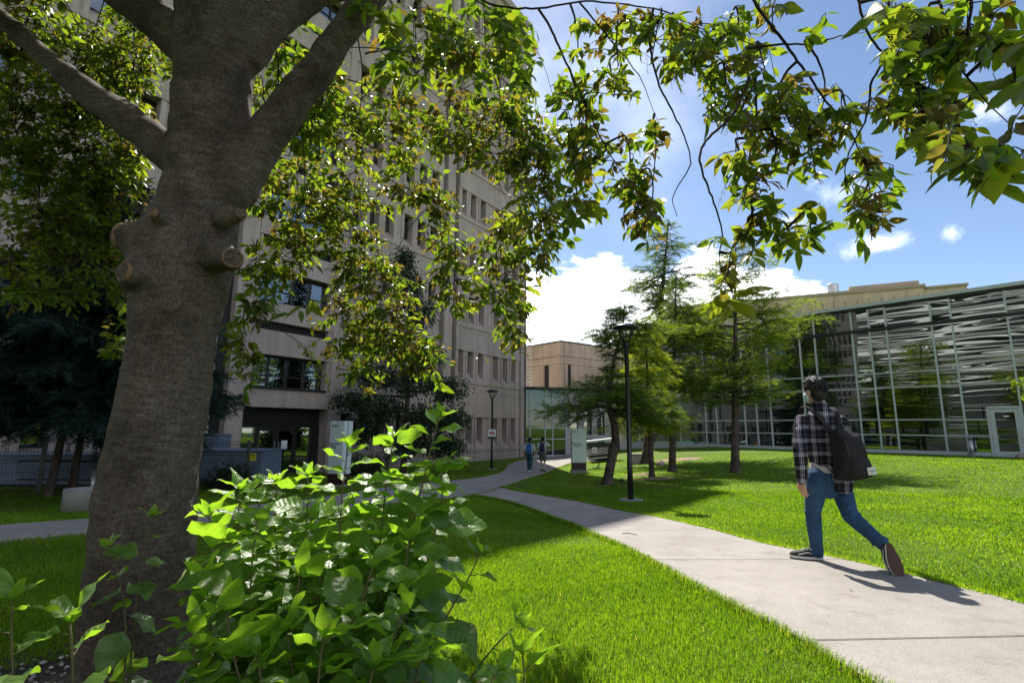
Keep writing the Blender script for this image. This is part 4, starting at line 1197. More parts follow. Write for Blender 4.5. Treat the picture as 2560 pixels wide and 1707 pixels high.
# secondary branches (2352-wide pixels, distance)
BR = [
 [(985, -120, 2.1), (1050, -40, 2.1), (1120, 8, 2.1), (1240, 20, 2.0), (1330, 5, 1.95), (1420, 10, 1.92), (1530, 28, 1.9), (1600, 62, 1.88), (1680, 85, 1.8), (1750, 112, 1.75)],
 [(1236, 20, 2.0), (1262, 60, 2.0), (1285, 110, 2.0), (1312, 170, 2.02), (1345, 240, 2.05), (1392, 340, 2.1), (1430, 400, 2.1), (1475, 480, 2.1)],
 [(1710, -40, 1.62), (1745, 25, 1.62), (1800, 95, 1.6), (1850, 165, 1.6), (1895, 230, 1.6), (1945, 290, 1.6), (1985, 380, 1.6), (2005, 480, 1.6)],
 [(1965, -30, 1.35), (1985, 60, 1.35), (2012, 105, 1.35), (2050, 140, 1.35), (2100, 180, 1.3), (2180, 250, 1.25)],
 [(1722, 178, 1.62), (1684, 262, 1.6), (1623, 323, 1.58), (1607, 361, 1.55), (1619, 412, 1.53), (1647, 487, 1.5), (1659, 544, 1.5), (1652, 600, 1.5), (1685, 680, 1.5)],
 [(1500, 20, 1.9), (1492, 90, 1.88), (1512, 190, 1.84), (1548, 262, 1.8), (1577, 328, 1.8), (1586, 375, 1.8), (1577, 398, 1.8), (1544, 455, 1.8), (1555, 497, 1.8)],
 [(1717, 112, 1.62), (1780, 104, 1.62), (1858, 101, 1.6), (1930, 84, 1.5), (1989, 73, 1.36)],
 [(1858, 103, 1.6), (1886, 155, 1.62), (1895, 197, 1.65), (1880, 300, 1.66)],
 [(1736, 173, 1.65), (1736, 281, 1.65), (1720, 398, 1.65), (1760, 480, 1.62), (1820, 540, 1.6)],
 [(2036, 131, 1.36), (2003, 187, 1.45), (1989, 272, 1.5), (1952, 347, 1.55), (1942, 422, 1.55), (1989, 469, 1.55)],
 [(2100, 180, 1.3), (2130, 300, 1.22), (2153, 342, 1.2), (2219, 380, 1.15), (2308, 390, 1.12), (2380, 420, 1.1)],
 [(2150, -40, 1.3), (2170, 60, 1.28), (2210, 160, 1.25), (2280, 250, 1.2), (2330, 300, 1.18)],
 [(845, -10, 2.2), (889, 46, 2.35), (920, 95, 2.5), (955, 127, 2.6), (1001, 176, 2.65), (1043, 246, 2.7), (1090, 330, 2.75), (1150, 430, 2.8), (1200, 560, 2.85)],
 [(800, 60, 2.25), (820, 81, 2.6), (832, 176, 2.9), (825, 281, 3.0), (815, 420, 3.05), (800, 560, 3.1), (790, 700, 3.1)],
 [(700, 120, 2.35), (755, 190, 2.7), (797, 257, 2.8), (832, 309, 2.9), (903, 352, 3.0), (973, 404, 3.0), (1005, 450, 3.0), (1030, 560, 3.0), (1040, 650, 3.0)],
 [(839, 123, 2.6), (903, 116, 2.6), (973, 141, 2.6), (1061, 155, 2.55), (1142, 172, 2.5), (1200, 260, 2.5), (1220, 380, 2.5)],
 [(660, 230, 2.4), (690, 300, 2.8), (700, 400, 3.0), (690, 520, 3.1), (660, 640, 3.1), (650, 760, 3.1)],
 [(1000, -60, 2.2), (1150, 40, 2.35), (1230, 110, 2.4), (1270, 220, 2.4), (1290, 340, 2.4)],
 [(600, -20, 2.6), (640, 160, 2.9), (620, 330, 3.1), (600, 520, 3.2), (590, 700, 3.2), (580, 860, 3.2)],
 [(1005, 450, 3.0), (930, 540, 3.1), (900, 640, 3.1), (930, 760, 3.1), (970, 850, 3.1)],
 [(300, -160, 2.9), (230, 30, 3.4), (180, 220, 3.8), (170, 420, 4.0), (150, 620, 4.1)],
 [(120, -160, 2.9), (60, 60, 3.4), (20, 260, 3.7), (30, 460, 3.9), (60, 640, 3.9)],
 [(380, -200, 2.9), (350, 60, 3.5), (330, 250, 3.8), (310, 430, 3.9), (270, 620, 4.0)],
 [(-60, -20, 2.8), (-60, 200, 3.2), (-80, 420, 3.4), (-60, 640, 3.5)],
 [(1545, 30, 1.9), (1600, 140, 1.85), (1640, 220, 1.8), (1690, 300, 1.75), (1700, 380, 1.72)],
 [(1330, 5, 1.95), (1400, 90, 1.92), (1470, 180, 1.9), (1510, 280, 1.92)],
]
tw = MB()
rt = random.Random(3)
for ib, b in enumerate(BR):
    if 12 <= ib <= 19: b = [(q[0], q[1], q[2] * (1 + .5 * min(1, k_ / 3))) if ib != 19 else (q[0], q[1], q[2] * 1.5) for k_, q in enumerate(b)]
    P = [Q(*q) for q in b]
    n = max(14, len(P) * 5)
    S = smooth_pts(P, n)
    S = [p + rvec(rt, 0.0011) for p in S]
    r0 = 0.0062 if len(b) > 6 else 0.0045
    tw.tube(S, [r0 * (1 - 0.78 * i / (n - 1)) for i in range(n)], 6)
    SAMPLES += S[2:]
SAMP = np.array([tuple(s) for s in SAMPLES])

# leaf masses: x, y, rx, ry (2352 px), distance, leaves, share of bronze leaves, leaf length (m)
MASS = [
 (1320, 105, 55, 70, 2.0, 42, .35, .062), (1310, 270, 55, 120, 2.05, 150, .45, .062), (1345, 330, 60, 110, 2.1, 190, .5, .062),
 (1420, 95, 95, 75, 1.92, 130, .35, .06), (1400, 200, 70, 70, 1.95, 70, .4, .06), (1520, 70, 70, 55, 1.88, 90, .3, .062), (1435, 380, 75, 75, 2.1, 130, .4, .062), (1500, 330, 50, 60, 1.95, 45, .45, .06),
 (1465, 480, 55, 70, 2.1, 95, .5, .062), (1515, 545, 35, 40, 2.1, 20, .1, .07), (1490, 440, 50, 60, 2.05, 50, .4, .062), (1330, 470, 50, 90, 2.2, 55, .35, .065),
 (1600, 120, 100, 90, 1.85, 180, .3, .062), (1660, 215, 90, 80, 1.78, 120, .35, .06), (1690, 60, 60, 50, 1.75, 60, .2, .064), (1740, 150, 60, 60, 1.7, 60, .3, .062),
 (1805, 240, 100, 80, 1.65, 110, .35, .06), (1730, 270, 60, 80, 1.65, 60, .3, .06), (1770, 360, 85, 70, 1.62, 100, .35, .06), (1860, 340, 80, 70, 1.62, 110, .4, .06), (1690, 370, 55, 55, 1.66, 45, .25, .064),
 (1725, 480, 80, 55, 1.6, 110, .55, .055), (1800, 545, 60, 40, 1.6, 45, .15, .066), (1860, 520, 40, 45, 1.6, 26, .05, .075), (1720, 545, 50, 50, 1.62, 30, .3, .06),
 (1985, 420, 60, 70, 1.56, 95, .45, .06), (2005, 500, 50, 45, 1.56, 60, .5, .058), (2020, 565, 30, 22, 1.56, 6, 0, .075), (1930, 270, 60, 70, 1.6, 70, .4, .06),
 (2040, 70, 90, 80, 1.36, 60, .1, .078), (2130, 130, 130, 130, 1.3, 190, .35, .068), (2230, 80, 110, 90, 1.22, 80, .2, .08), (2090, 240, 90, 80, 1.35, 110, .4, .064), (2190, 290, 120, 80, 1.25, 130, .45, .064), (2290, 380, 70, 50, 1.13, 40, .2, .085), (2160, 350, 50, 40, 1.2, 40, .55, .055), (2320, 200, 60, 120, 1.15, 50, .3, .075), (2240, 400, 60, 35, 1.15, 24, .1, .08),
 (1880, 55, 45, 40, 1.6, 14, .0, .07), (1780, 30, 50, 40, 1.65, 26, .1, .066), (1690, 625, 40, 40, 1.5, 34, .75, .05), (1690, 705, 42, 30, 1.42, 9, 0, .1), (1650, 545, 30, 30, 1.5, 8, .4, .06),
 (1235, 470, 95, 170, 2.6, 430, .45, .064), (1150, 320, 170, 95, 2.7, 420, .5, .06), (1030, 280, 110, 80, 2.75, 170, .45, .06), (950, 95, 150, 100, 2.3, 120, .05, .085), (1110, 90, 130, 90, 2.2, 110, .1, .08), (880, 40, 90, 60, 2.1, 30, .0, .1), (1190, 170, 70, 80, 2.4, 55, .15, .072), (1060, 190, 90, 60, 2.5, 60, .15, .07),
 (900, 260, 110, 110, 2.85, 220, .35, .062), (790, 330, 110, 120, 2.9, 260, .4, .062), (700, 260, 80, 100, 2.6, 110, .15, .075), (940, 420, 90, 80, 3.0, 150, .45, .06), (1010, 500, 60, 90, 3.0, 110, .4, .062),
 (800, 540, 110, 150, 3.05, 380, .5, .06), (690, 470, 110, 130, 3.05, 260, .35, .066), (650, 590, 80, 90, 3.1, 150, .3, .066), (880, 700, 110, 120, 3.1, 330, .55, .058), (1045, 640, 70, 90, 3.0, 170, .4, .062), (1150, 600, 90, 130, 2.85, 260, .45, .06), (1180, 740, 45, 80, 2.85, 110, .4, .06), (970, 820, 80, 55, 3.1, 120, .35, .064), (1030, 870, 35, 30, 3.1, 16, .1, .07), (900, 780, 80, 70, 3.1, 120, .5, .058),
 (780, 760, 80, 90, 3.1, 170, .5, .058), (590, 650, 60, 110, 3.15, 120, .25, .066), (560, 790, 55, 80, 3.1, 70, .2, .07), (640, 740, 50, 50, 2.4, 8, .0, .12), (580, 880, 35, 45, 3.2, 18, .1, .07), (830, 870, 60, 45, 3.15, 55, .4, .06), (600, 420, 70, 100, 2.9, 90, .2, .07), (1230, 620, 40, 40, 2.7, 24, .3, .064), (1195, 830, 22, 22, 2.85, 8, .4, .06), (760, 900, 45, 40, 3.2, 24, .3, .06),
 (660, 120, 90, 110, 2.7, 130, .1, .075), (740, 200, 70, 90, 2.6, 80, .1, .075), (600, 250, 60, 90, 3.0, 80, .3, .066),
 (60, 60, 130, 120, 3.5, 200, .3, .062), (180, 180, 140, 130, 3.8, 330, .3, .06), (300, 120, 100, 120, 3.7, 230, .3, .06), (40, 280, 120, 140, 3.8, 300, .3, .058), (200, 350, 150, 130, 3.9, 380, .3, .058), (310, 300, 60, 120, 3.8, 150, .3, .06), (90, 470, 130, 120, 3.9, 300, .3, .058), (240, 480, 120, 120, 4.0, 300, .35, .058), (130, 620, 140, 110, 4.0, 200, .3, .058), (250, 610, 80, 90, 4.0, 110, .3, .058), (20, 640, 80, 80, 3.6, 70, .3, .06), (290, 780, 50, 90, 3.6, 40, .2, .062), (-80, 300, 120, 280, 3.4, 260, .3, .06), (60, -60, 200, 60, 3.4, 140, .3, .06), (420, 160, 50, 90, 3.4, 60, .2, .064),
]
LV = Leaves()
fruit_p = []
rl = random.Random(21)
for (cx, cy, rx, ry, Y, cnt, brown, size) in MASS:
    if 420 < cx < 1300 and Y > 2.15: Y, size = Y * 1.5, size * 1.3
    cnt = int(cnt * (1.15 if Y < 2.15 else 2.35 if cx > 420 else 4.4)) if cnt > 30 else cnt
    size *= (.94 if Y < 2.15 else 1.06)
    cen = Q(cx, cy, Y)
    per = 7
    ntw = max(1, round(cnt / per))
    if ntw > 3:
        # a hanger carries the mass
        top = Q(cx, cy - ry * 0.9, Y)
        d2 = ((SAMP - np.array(top)) ** 2).sum(1); d2 = d2 + np.where(SAMP[:, 2] < top.z - 0.1, 0.5, 0)
        an = Vector(SAMP[int(d2.argmin())])
        mid_ = (an + top) * 0.5 + Vector((0, 0, 0.05 * (an - top).length))
        hp = smooth_pts([an, mid_, top, cen + rvec(rl, 0.02), Q(cx, cy + ry * 0.6, Y) + rvec(rl, 0.03)], 16)
        tw.tube(hp, [0.0055 * (1 - 0.7 * i / 15) for i in range(16)], 5)
        anchors = hp[4:]
    else:
        d2 = ((SAMP - np.array(cen)) ** 2).sum(1)
        anchors = [Vector(SAMP[int(d2.argmin())])]
    left = cnt
    for k in range(ntw):
        a = rl.uniform(0, 6.283); q = math.sqrt(rl.uniform(0.02, 1.0))
        e = Q(cx + rx * q * math.cos(a), cy + ry * q * math.sin(a), Y + rl.gauss(0, 0.16) * (1.4 if Y > 2.4 else 0.7))
        s = min(anchors, key=lambda h: (h - e).length + rl.uniform(0, 0.1))
        if (e - s).length > 0.55 and len(anchors) > 1: s = e + (s - e) * (0.55 / (e - s).length)
        m1 = s.lerp(e, 0.5) + Vector((0, 0, 0.12 * (e - s).length)) + rvec(rl, 0.02)
        path_ = smooth_pts([s, m1, e], 7)
        tw.tube(path_, [0.0022 * (1 - 0.55 * i / 6) for i in range(7)], 4)
        m_ = min(per + rl.randint(-2, 2), left) if k < ntw - 1 else max(left, 3)
        left -= m_
        bronze = rl.random() < brown
        tint0 = rl.uniform(0.62, 0.95) if bronze else rl.uniform(0.12, 0.55)
        tdir = (path_[-1] - path_[-2]).normalized()
        for j in range(m_):
            f = 0.25 + 0.75 * (j + 0.6) / m_
            i0 = min(5, int(f * 6)); p = path_[i0].lerp(path_[i0 + 1], f * 6 - i0)
            sd_ = tdir.cross(Vector((0, 0, 1)));  sd_ = sd_.normalized() if sd_.length > 1e-3 else Vector((1, 0, 0))
            dr = (tdir * rl.uniform(0.2, 0.9) + sd_ * (1 if j % 2 else -1) * rl.uniform(0.3, 1.0) + Vector((0, 0, -1)) * rl.uniform(-0.05, 0.85) + rvec(rl, 0.28)).normalized()
            nz_ = (Vector((0, 0, 1)) * 0.75 + rvec(rl, 0.55)).normalized()
            sz = size * rl.uniform(0.62, 1.18) * (0.82 if bronze else 1.05)
            LV.add(p + dr * sz * 0.08, dr, nz_, sz, min(1, max(0, tint0 + rl.uniform(-0.14, 0.14))), sz * rl.uniform(0.8, 1.1))
        if rl.random() < 0.2:
            fruit_p.append((path_[-2], rl.random()))
M['leaf'] = leafy('shade_tree_leaf', [(0.0, (0.028, 0.062, 0.010)), (0.3, (0.062, 0.12, 0.013)), (0.55, (0.10, 0.145, 0.018)), (0.68, (0.070, 0.076, 0.018)), (0.85, (0.058, 0.053, 0.02)), (1.0, (0.068, 0.058, 0.024))], trans=0.58, tmul=3.2, rough=0.4, spec=0.5)
for k in range(2600):                      # unseen upper crown: leaf clusters added thickly to darken the left foreground
    z = rl.uniform(3.6, 7.6); x = rl.uniform(-6.5, -0.5); y = rl.uniform(-1.5, min(0.3 + 0.7 * z, 5.2))
    c_ = Vector((x, y, z))
    if (y > 0 and (z - ZC) / max(y, .1) < 1.05) or abs(x) > 1.1 * max(y, .01) + 9: continue
    tb = rl.uniform(.1, .8)
    for j in range(11):
        LV.add(c_ + rvec(rl, .2), rvec(rl, 1).normalized(), (UP + rvec(rl, .5)).normalized(), rl.uniform(.09, .15), tb, rl.uniform(.09, .15))
crown = LV.build("crown", LT_MID, M['leaf'], tree)
tw.build("twig", M['twig'], tree, True)["kind"] = "stuff"
# strings of tiny green-black fruit
fr_ = MB()
for (p, r_) in fruit_p:
    d = Vector((rl.uniform(-.6, .6), rl.uniform(-.4, .4), -0.8)).normalized()
    L = rl.uniform(0.05, 0.1)
    fr_.tube([p, p + d * L], 0.0007, 3)
    for i in range(9):
        q = p + d * (L * (0.2 + 0.09 * i)) + rvec(rl, 0.006); s = rl.uniform(0.0018, 0.003)
        fr_.add([q + Vector(v) * s for v in [(1, 0, 0), (-1, 0, 0), (0, 1, 0), (0, -1, 0), (0, 0, 1), (0, 0, -1)]], of)
fo = fr_.build("fruit", plain('tiny_fruit', (0.03, 0.028, 0.012), 0.5, 0.3, 40), tree); fo["kind"] = "stuff"

# ================================================================== leafy suckers in front of the trunk
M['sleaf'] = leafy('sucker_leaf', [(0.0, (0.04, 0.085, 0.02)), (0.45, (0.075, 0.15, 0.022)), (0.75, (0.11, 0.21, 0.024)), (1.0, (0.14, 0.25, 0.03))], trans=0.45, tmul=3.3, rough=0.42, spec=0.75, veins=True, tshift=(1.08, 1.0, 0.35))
M['stem'] = plain('green_stem', (0.10, 0.085, 0.03), 0.6, 0.3, 20)
def shoots(name, label, cat, stems, seed, lsize, group=None, tmin=0.15, dense=1.0):
    """stems: list of pixel paths bottom to top (2352 px, distance)"""
    r = random.Random(seed)
    P0 = Q(*stems[0][0]); base = Vector((P0.x, P0.y, ground(P0.x, P0.y)))
    t = thing(name, label, cat, base, group)
    lv = Leaves()
    st = MB()
    for sp in stems:
        P = [Q(*q) for q in sp]
        foot = Vector((P[0].x + r.uniform(-.08, .08), P[0].y + r.uniform(-.03, .1), ground(P[0].x, P[0].y) - 0.02))
        if P[0].z > 0.12: P = [foot] + P
        n = max(12, int(sum((b - a).length for a, b in zip(P, P[1:])) / 0.035))
        S = smooth_pts(P, n)
        st.tube(S, [0.0052 * (1 - 0.68 * i / (n - 1)) for i in range(n)], 6)
        Ls = sum((b - a).length for a, b in zip(S, S[1:]))
        ang = r.uniform(0, 6.28)
        k = 0
        step = 0.042 / dense
        pos = 0.18 * Ls
        while pos < Ls * 0.985:
            f = pos / Ls * (n - 1); i0 = min(n - 2, int(f)); p = S[i0].lerp(S[i0 + 1], f - i0); d = (S[i0 + 1] - S[i0]).normalized()
            ang += 2.4 + r.uniform(-.3, .3)
            u = d.orthogonal().normalized(); w = d.cross(u)
            out_ = u * math.cos(ang) + w * math.sin(ang)
            h = pos / Ls
            rise = (r.uniform(-1.0, -0.1) if h < .72 else -0.1) + 0.9 * max(0, (h - 0.62) / 0.38) ** 1.5
            dr = (out_ + d * rise + Vector((0, 0, -0.25 * (1 - h)))).normalized()
            nz_ = (d * 0.8 + out_ * (0.35 if h < .7 else -.2) + Vector((0, 0, 0.4)) + rvec(r, 0.38)).normalized()
            sz = lsize * (1.0 - 0.22 * abs(h - 0.5) / 0.5) * r.uniform(0.55, 1.25) * (1 if h < 0.9 else 0.72)
            pet = 0.016
            q = p + dr * pet
            st.tube([p, q], 0.0013, 4, cap=False)
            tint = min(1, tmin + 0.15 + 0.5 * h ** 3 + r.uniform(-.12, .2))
            lv.add(q, dr, nz_, sz, tint, sz * r.uniform(1.0, 1.3) * (0.75 if h > 0.9 else 1.0))
            pos += step * r.uniform(0.75, 1.25) * (1.15 if h < 0.6 else 0.8)
        # pointed young leaves at the tip
        d = (S[-1] - S[-3]).normalized(); u = d.orthogonal().normalized(); w = d.cross(u)
        for k in range(4):
            a = ang + k * 1.57
            o_ = u * math.cos(a) + w * math.sin(a)
            dr = (d * (0.75 if k % 2 else 1.6) + o_ * 0.8).normalized()
            sz = lsize * r.uniform(0.32, 0.66)
            lv.add(S[-1] - d * 0.008, dr, (d * 0.6 - o_).normalized(), sz, r.uniform(0.75, 1.0), sz * 0.62)
    st.build("stem", M['stem'], t, True)
    lo = lv.build("foliage", LT_BIG, M['sleaf'], t, True)
    # crumple each blade a little
    co_ = np.empty(len(lo.data.vertices) * 3, np.float32); lo.data.vertices.foreach_get("co", co_); co_ = co_.reshape(-1, 3)
    co_[:, 2] += 0.0035 * np.sin(co_[:, 0] * 95 + 3 * np.sin(co_[:, 1] * 60)) + 0.0025 * np.sin(co_[:, 1] * 140 + co_[:, 2] * 80)
    lo.data.vertices.foreach_set("co", co_.ravel()); lo.data.update()
    return t
main_stems = [
 [(905, 1500, 1.55), (930, 1300, 1.55), (955, 1180, 1.55), (985, 1050, 1.55), (1010, 950, 1.55)],
 [(860, 1480, 1.6), (870, 1300, 1.62), (885, 1130, 1.64), (905, 1000, 1.65)],
 [(770, 1500, 1.5), (775, 1330, 1.52), (785, 1150, 1.55), (800, 1020, 1.55)],
 [(700, 1480, 1.6), (700, 1300, 1.6), (705, 1180, 1.6), (708, 1085, 1.6)],
 [(640, 1480, 1.7), (635, 1320, 1.7), (632, 1200, 1.7), (636, 1100, 1.7)],
 [(555, 1470, 1.6), (545, 1330, 1.6), (545, 1220, 1.62), (552, 1120, 1.62)],
 [(580, 1500, 1.35), (575, 1390, 1.35), (580, 1280, 1.35), (592, 1190, 1.35)],
 [(520, 1500, 1.45), (500, 1380, 1.45), (490, 1280, 1.45), (480, 1180, 1.5)],
 [(760, 1560, 1.2), (790, 1480, 1.2), (830, 1380, 1.2), (858, 1295, 1.2)],
 [(660, 1560, 1.25), (665, 1480, 1.25), (680, 1380, 1.25), (690, 1310, 1.28)],
 [(940, 1540, 1.35), (935, 1440, 1.35), (930, 1330, 1.36), (940, 1235, 1.38)],
 [(560, 1600, 1.1), (545, 1540, 1.1), (530, 1470, 1.12), (520, 1400, 1.15)],
 [(860, 1600, 1.1), (880, 1540, 1.1), (905, 1460, 1.12), (930, 1395, 1.12)],
 [(720, 1640, 1.0), (730, 1580, 1.0), (735, 1520, 1.02), (745, 1455, 1.05)],
 [(620, 1640, 1.05), (610, 1600, 1.05), (600, 1560, 1.06), (590, 1500, 1.08)],
 [(820, 1640, 1.0), (830, 1610, 1.0), (850, 1570, 1.0), (860, 1520, 1.02)],
 [(980, 1300, 1.6), (1000, 1220, 1.6), (1015, 1140, 1.6), (1012, 1080, 1.6)],
 [(470, 1620, 1.2), (450, 1560, 1.2), (445, 1490, 1.22), (450, 1430, 1.25)],
 [(600, 1500, 1.8), (595, 1330, 1.8), (600, 1210, 1.8), (590, 1140, 1.8)], [(740, 1480, 1.85), (745, 1330, 1.85), (740, 1230, 1.85), (750, 1160, 1.85)],
 [(830, 1480, 1.8), (835, 1330, 1.8), (845, 1240, 1.8), (850, 1170, 1.8)], [(930, 1480, 1.75), (935, 1330, 1.75), (940, 1230, 1.75), (945, 1150, 1.75)],
 [(640, 1540, 1.5), (645, 1430, 1.5), (640, 1340, 1.5), (635, 1250, 1.5)], [(720, 1540, 1.4), (725, 1430, 1.4), (735, 1340, 1.4), (730, 1260, 1.42)],
 [(880, 1540, 1.45), (880, 1430, 1.45), (870, 1330, 1.45), (875, 1230, 1.45)], [(500, 1560, 1.35), (490, 1480, 1.35), (480, 1390, 1.35), (470, 1320, 1.38)],
 [(780, 1580, 1.3), (790, 1520, 1.3), (800, 1440, 1.3), (790, 1380, 1.3)],
 [(680, 1620, 1.12), (675, 1560, 1.12), (665, 1500, 1.12), (660, 1440, 1.14)], [(920, 1640, 1.1), (940, 1600, 1.1), (960, 1540, 1.1), (975, 1480, 1.12)],
]
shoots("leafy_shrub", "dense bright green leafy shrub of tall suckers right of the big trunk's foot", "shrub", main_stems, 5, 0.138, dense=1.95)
shoots("leaning_sprout", "thin leafy sprout leaning over the sunlit grass, right of the dense shrub", "shrub", [[(955, 1560, 1.35), (990, 1480, 1.35), (1040, 1390, 1.36), (1080, 1320, 1.38), (1105, 1265, 1.4)], [(1040, 1640, 1.2), (1080, 1560, 1.2), (1130, 1490, 1.22), (1190, 1430, 1.25)]], 8, 0.11, dense=0.7)
shoots("low_sprout", "low broad-leaved sprout at the near edge of the grass, lowest of the sprouts", "shrub", [[(1060, 1660, 1.05), (1090, 1620, 1.05), (1120, 1580, 1.06), (1150, 1530, 1.08)], [(1190, 1640, 1.15), (1200, 1600, 1.15), (1205, 1560, 1.15), (1200, 1500, 1.18)]], 12, 0.12, dense=0.8)
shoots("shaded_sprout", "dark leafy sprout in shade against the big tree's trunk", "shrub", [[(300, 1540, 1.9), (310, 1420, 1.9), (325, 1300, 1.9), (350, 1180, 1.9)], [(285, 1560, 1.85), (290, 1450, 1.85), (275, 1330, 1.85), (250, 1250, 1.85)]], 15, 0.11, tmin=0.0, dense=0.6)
shoots("corner_sprout", "large-leaved pale sprout left of the trunk, nearest plant to the viewer", "shrub", [[(170, 1640, 0.92), (168, 1560, 0.92), (165, 1490, 0.92), (160, 1420, 0.92)], [(40, 1620, 1.15), (30, 1540, 1.15), (25, 1450, 1.15), (30, 1370, 1.15)]], 19, 0.13, dense=0.8)

# ================================================================== conifers and broadleaf trees on the lawn
M['larch_bark'] = bark('larch_bark', (0.05, 0.038, 0.034), (0.11, 0.085, 0.075), (0.17, 0.14, 0.125), (9, 9, 5), 0.9, 0.03, 3)
M['needle_larch'] = leafy('larch_needles', [(0.0, (0.022, 0.05, 0.014)), (0.5, (0.06, 0.115, 0.02)), (1.0, (0.14, 0.21, 0.03))], trans=0.45, tmul=2.8, rough=0.6, spec=0.2)
M['needle_bright'] = leafy('bright_needles', [(0.0, (0.05, 0.09, 0.012)), (0.5, (0.13, 0.20, 0.018)), (1.0, (0.24, 0.31, 0.03))], trans=0.45, tmul=2.8, rough=0.6, spec=0.2)
M['needle_spruce'] = leafy('spruce_needles', [(0.0, (0.008, 0.022, 0.016)), (0.5, (0.017, 0.042, 0.03)), (1.0, (0.032, 0.072, 0.05))], trans=0.12, tmul=1.6, rough=0.6, spec=0.25)
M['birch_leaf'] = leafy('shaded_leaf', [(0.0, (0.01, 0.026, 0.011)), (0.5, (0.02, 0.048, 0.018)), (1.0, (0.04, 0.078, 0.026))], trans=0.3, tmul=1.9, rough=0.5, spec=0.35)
# a spray = four narrow blades fanned round a twig
def spray_template():
    V, Fc = [], []
    r = random.Random(4)
    for k in range(7):
        t = k / 7; sgn = 1 if k % 2 else -1
        b = (t * 0.72, 0, 0); a = R(38) * sgn; e = 0.36
        tipv = (b[0] + e * math.cos(a), e * math.sin(a), r.uniform(-.10, .16))
        wv = 0.05
        i = len(V)
        V += [(b[0] - wv, 0, 0), (b[0] + wv, 0.0, 0.02), tipv]
        Fc.append((i, i + 1, i + 2))
    i = len(V); V += [(0, -0.03, 0), (0, 0.03, 0), (1.05, 0, 0)]; Fc.append((i, i + 1, i + 2))
    return np.array(V, float), np.array(Fc), None
SPRAY = spray_template()

def conifer(name, label, base, top, trunk_r, first, rad, mat, seed, n_br, sl=0.32, droop=0.22, bend=None, group=None, prof=None, gap=0.0, lv_per=11, up=0.12, full=1.0, bias=None, tint0=0.0):
    r = random.Random(seed)
    base = Vector(base); top = Vector(top)
    t = thing(name, label, "tree", base, group)
    H = (top - base).length
    n = 22
    sp = [base.lerp(top, i / (n - 1)) for i in range(n)]
    if bend: sp = [p + Vector((bend(i / (n - 1)), 0, 0)) for i, p in enumerate(sp)]
    tk = MB()
    tk.tube([sp[0] - Vector((0, 0, 0.15))] + sp, [trunk_r * 1.35] + [trunk_r * max(0.06, 1 - 0.92 * (i / (n - 1)) ** 0.9) * (1.22 if i == 0 else 1) for i in range(n)], 12)
    lv = Leaves()
    prof = prof or (lambda h: (1 - h) ** 0.75)
    limbs = MB()
    n_br = int(n_br * 1.8)
    for b in range(n_br):
        h = first + (1 - first) * ((b + r.uniform(0, 0.8)) / n_br)
        if h >= 0.995: continue
        if gap and r.random() < gap: continue
        f = h * (n - 1); i0 = min(n - 2, int(f)); p = sp[i0].lerp(sp[i0 + 1], f - i0)
        a = r.uniform(0, 6.283) if bias is None else bias(r)
        hn = (h - first) / (1 - first)
        L = rad * prof(hn) * r.uniform(0.6, 1.12)
        if L < 0.15: L = 0.15
        d = Vector((math.cos(a), math.sin(a), up + r.uniform(-.1, .1)))
        pts_ = [p]
        m = 7
        for k in range(1, m + 1):
            u = k / m
            q = p + Vector((d.x, d.y, 0)) * (L * u) + Vector((0, 0, L * (d.z * u - droop * u * u + 0.12 * droop * u ** 4 * 2)))
            pts_.append(q + rvec(r, 0.025 * L))
        limbs.tube(pts_, [max(0.006, trunk_r * 0.24 * (1 - hn * .6)) * (1 - 0.85 * k / m) for k in range(m + 1)], 5)
        # side shoots carrying the needles
        ns = max(6, int(L * lv_per * 1.5))
        for s in range(ns):
            u = 0.12 + 0.88 * (s + r.random()) / ns
            k0 = min(m - 1, int(u * m)); q = pts_[k0].lerp(pts_[k0 + 1], u * m - k0)
            bd = (pts_[k0 + 1] - pts_[k0]).normalized()
            sdv = bd.cross(Vector((0, 0, 1))).normalized() * (1 if s % 2 else -1)
            sl_ = L * 0.4 * (1.1 - u) + 0.22
            dr = (bd * 0.75 + sdv * r.uniform(.3, 1.0) + Vector((0, 0, r.uniform(-.45, .12)))).normalized()
            cnt = max(1, int(sl_ / (sl * 0.42)))
            tt = min(1, max(0, tint0 + 0.35 + 0.3 * (u - .5) + r.gauss(0, 0.16)))
            for c in range(cnt):
                pp = q + dr * (sl_ * c / cnt) + Vector((0, 0, -0.10 * sl_ * (c / cnt) ** 2)) + rvec(r, 0.03)
                d2 = (dr + rvec(r, 0.28) + Vector((0, 0, -0.12))).normalized()
                lv.add(pp, d2, (Vector((0, 0, 1)) + rvec(r, 0.5)).normalized(), sl * r.uniform(.7, 1.25), min(1, max(0, tt + r.gauss(0, 0.1))))
    tk.build("trunk", M['larch_bark'], t, True)
    limbs.build("limb", M['larch_bark'], t, True)["kind"] = "stuff"
    lv.build("crown", SPRAY, mat, t)
    return t
def Gp(px, py):
    p = GP(px, py); return p
pa = Gp(1518, 1212)
conifer("larch_tree", "dark gnarled larch with a kinked trunk, between the white sign and the near lamp post", pa, PT(1560, 760, pa.y), 0.17, 0.36, 2.6, M['needle_larch'], 31, 52, 0.27, 0.05, bend=lambda u: 0.42 * math.sin(u * 7.5) * u * (1 - u) * 1.8 - 0.35 * math.exp(-((u - .42) / .1) ** 2) * .5, prof=lambda h: (0.62 + 0.5 * math.sin(h * 9 + .6)) * (1 - h) ** 0.4, lv_per=10, up=0.05, tint0=0.06)
pb = Gp(1617, 1158)
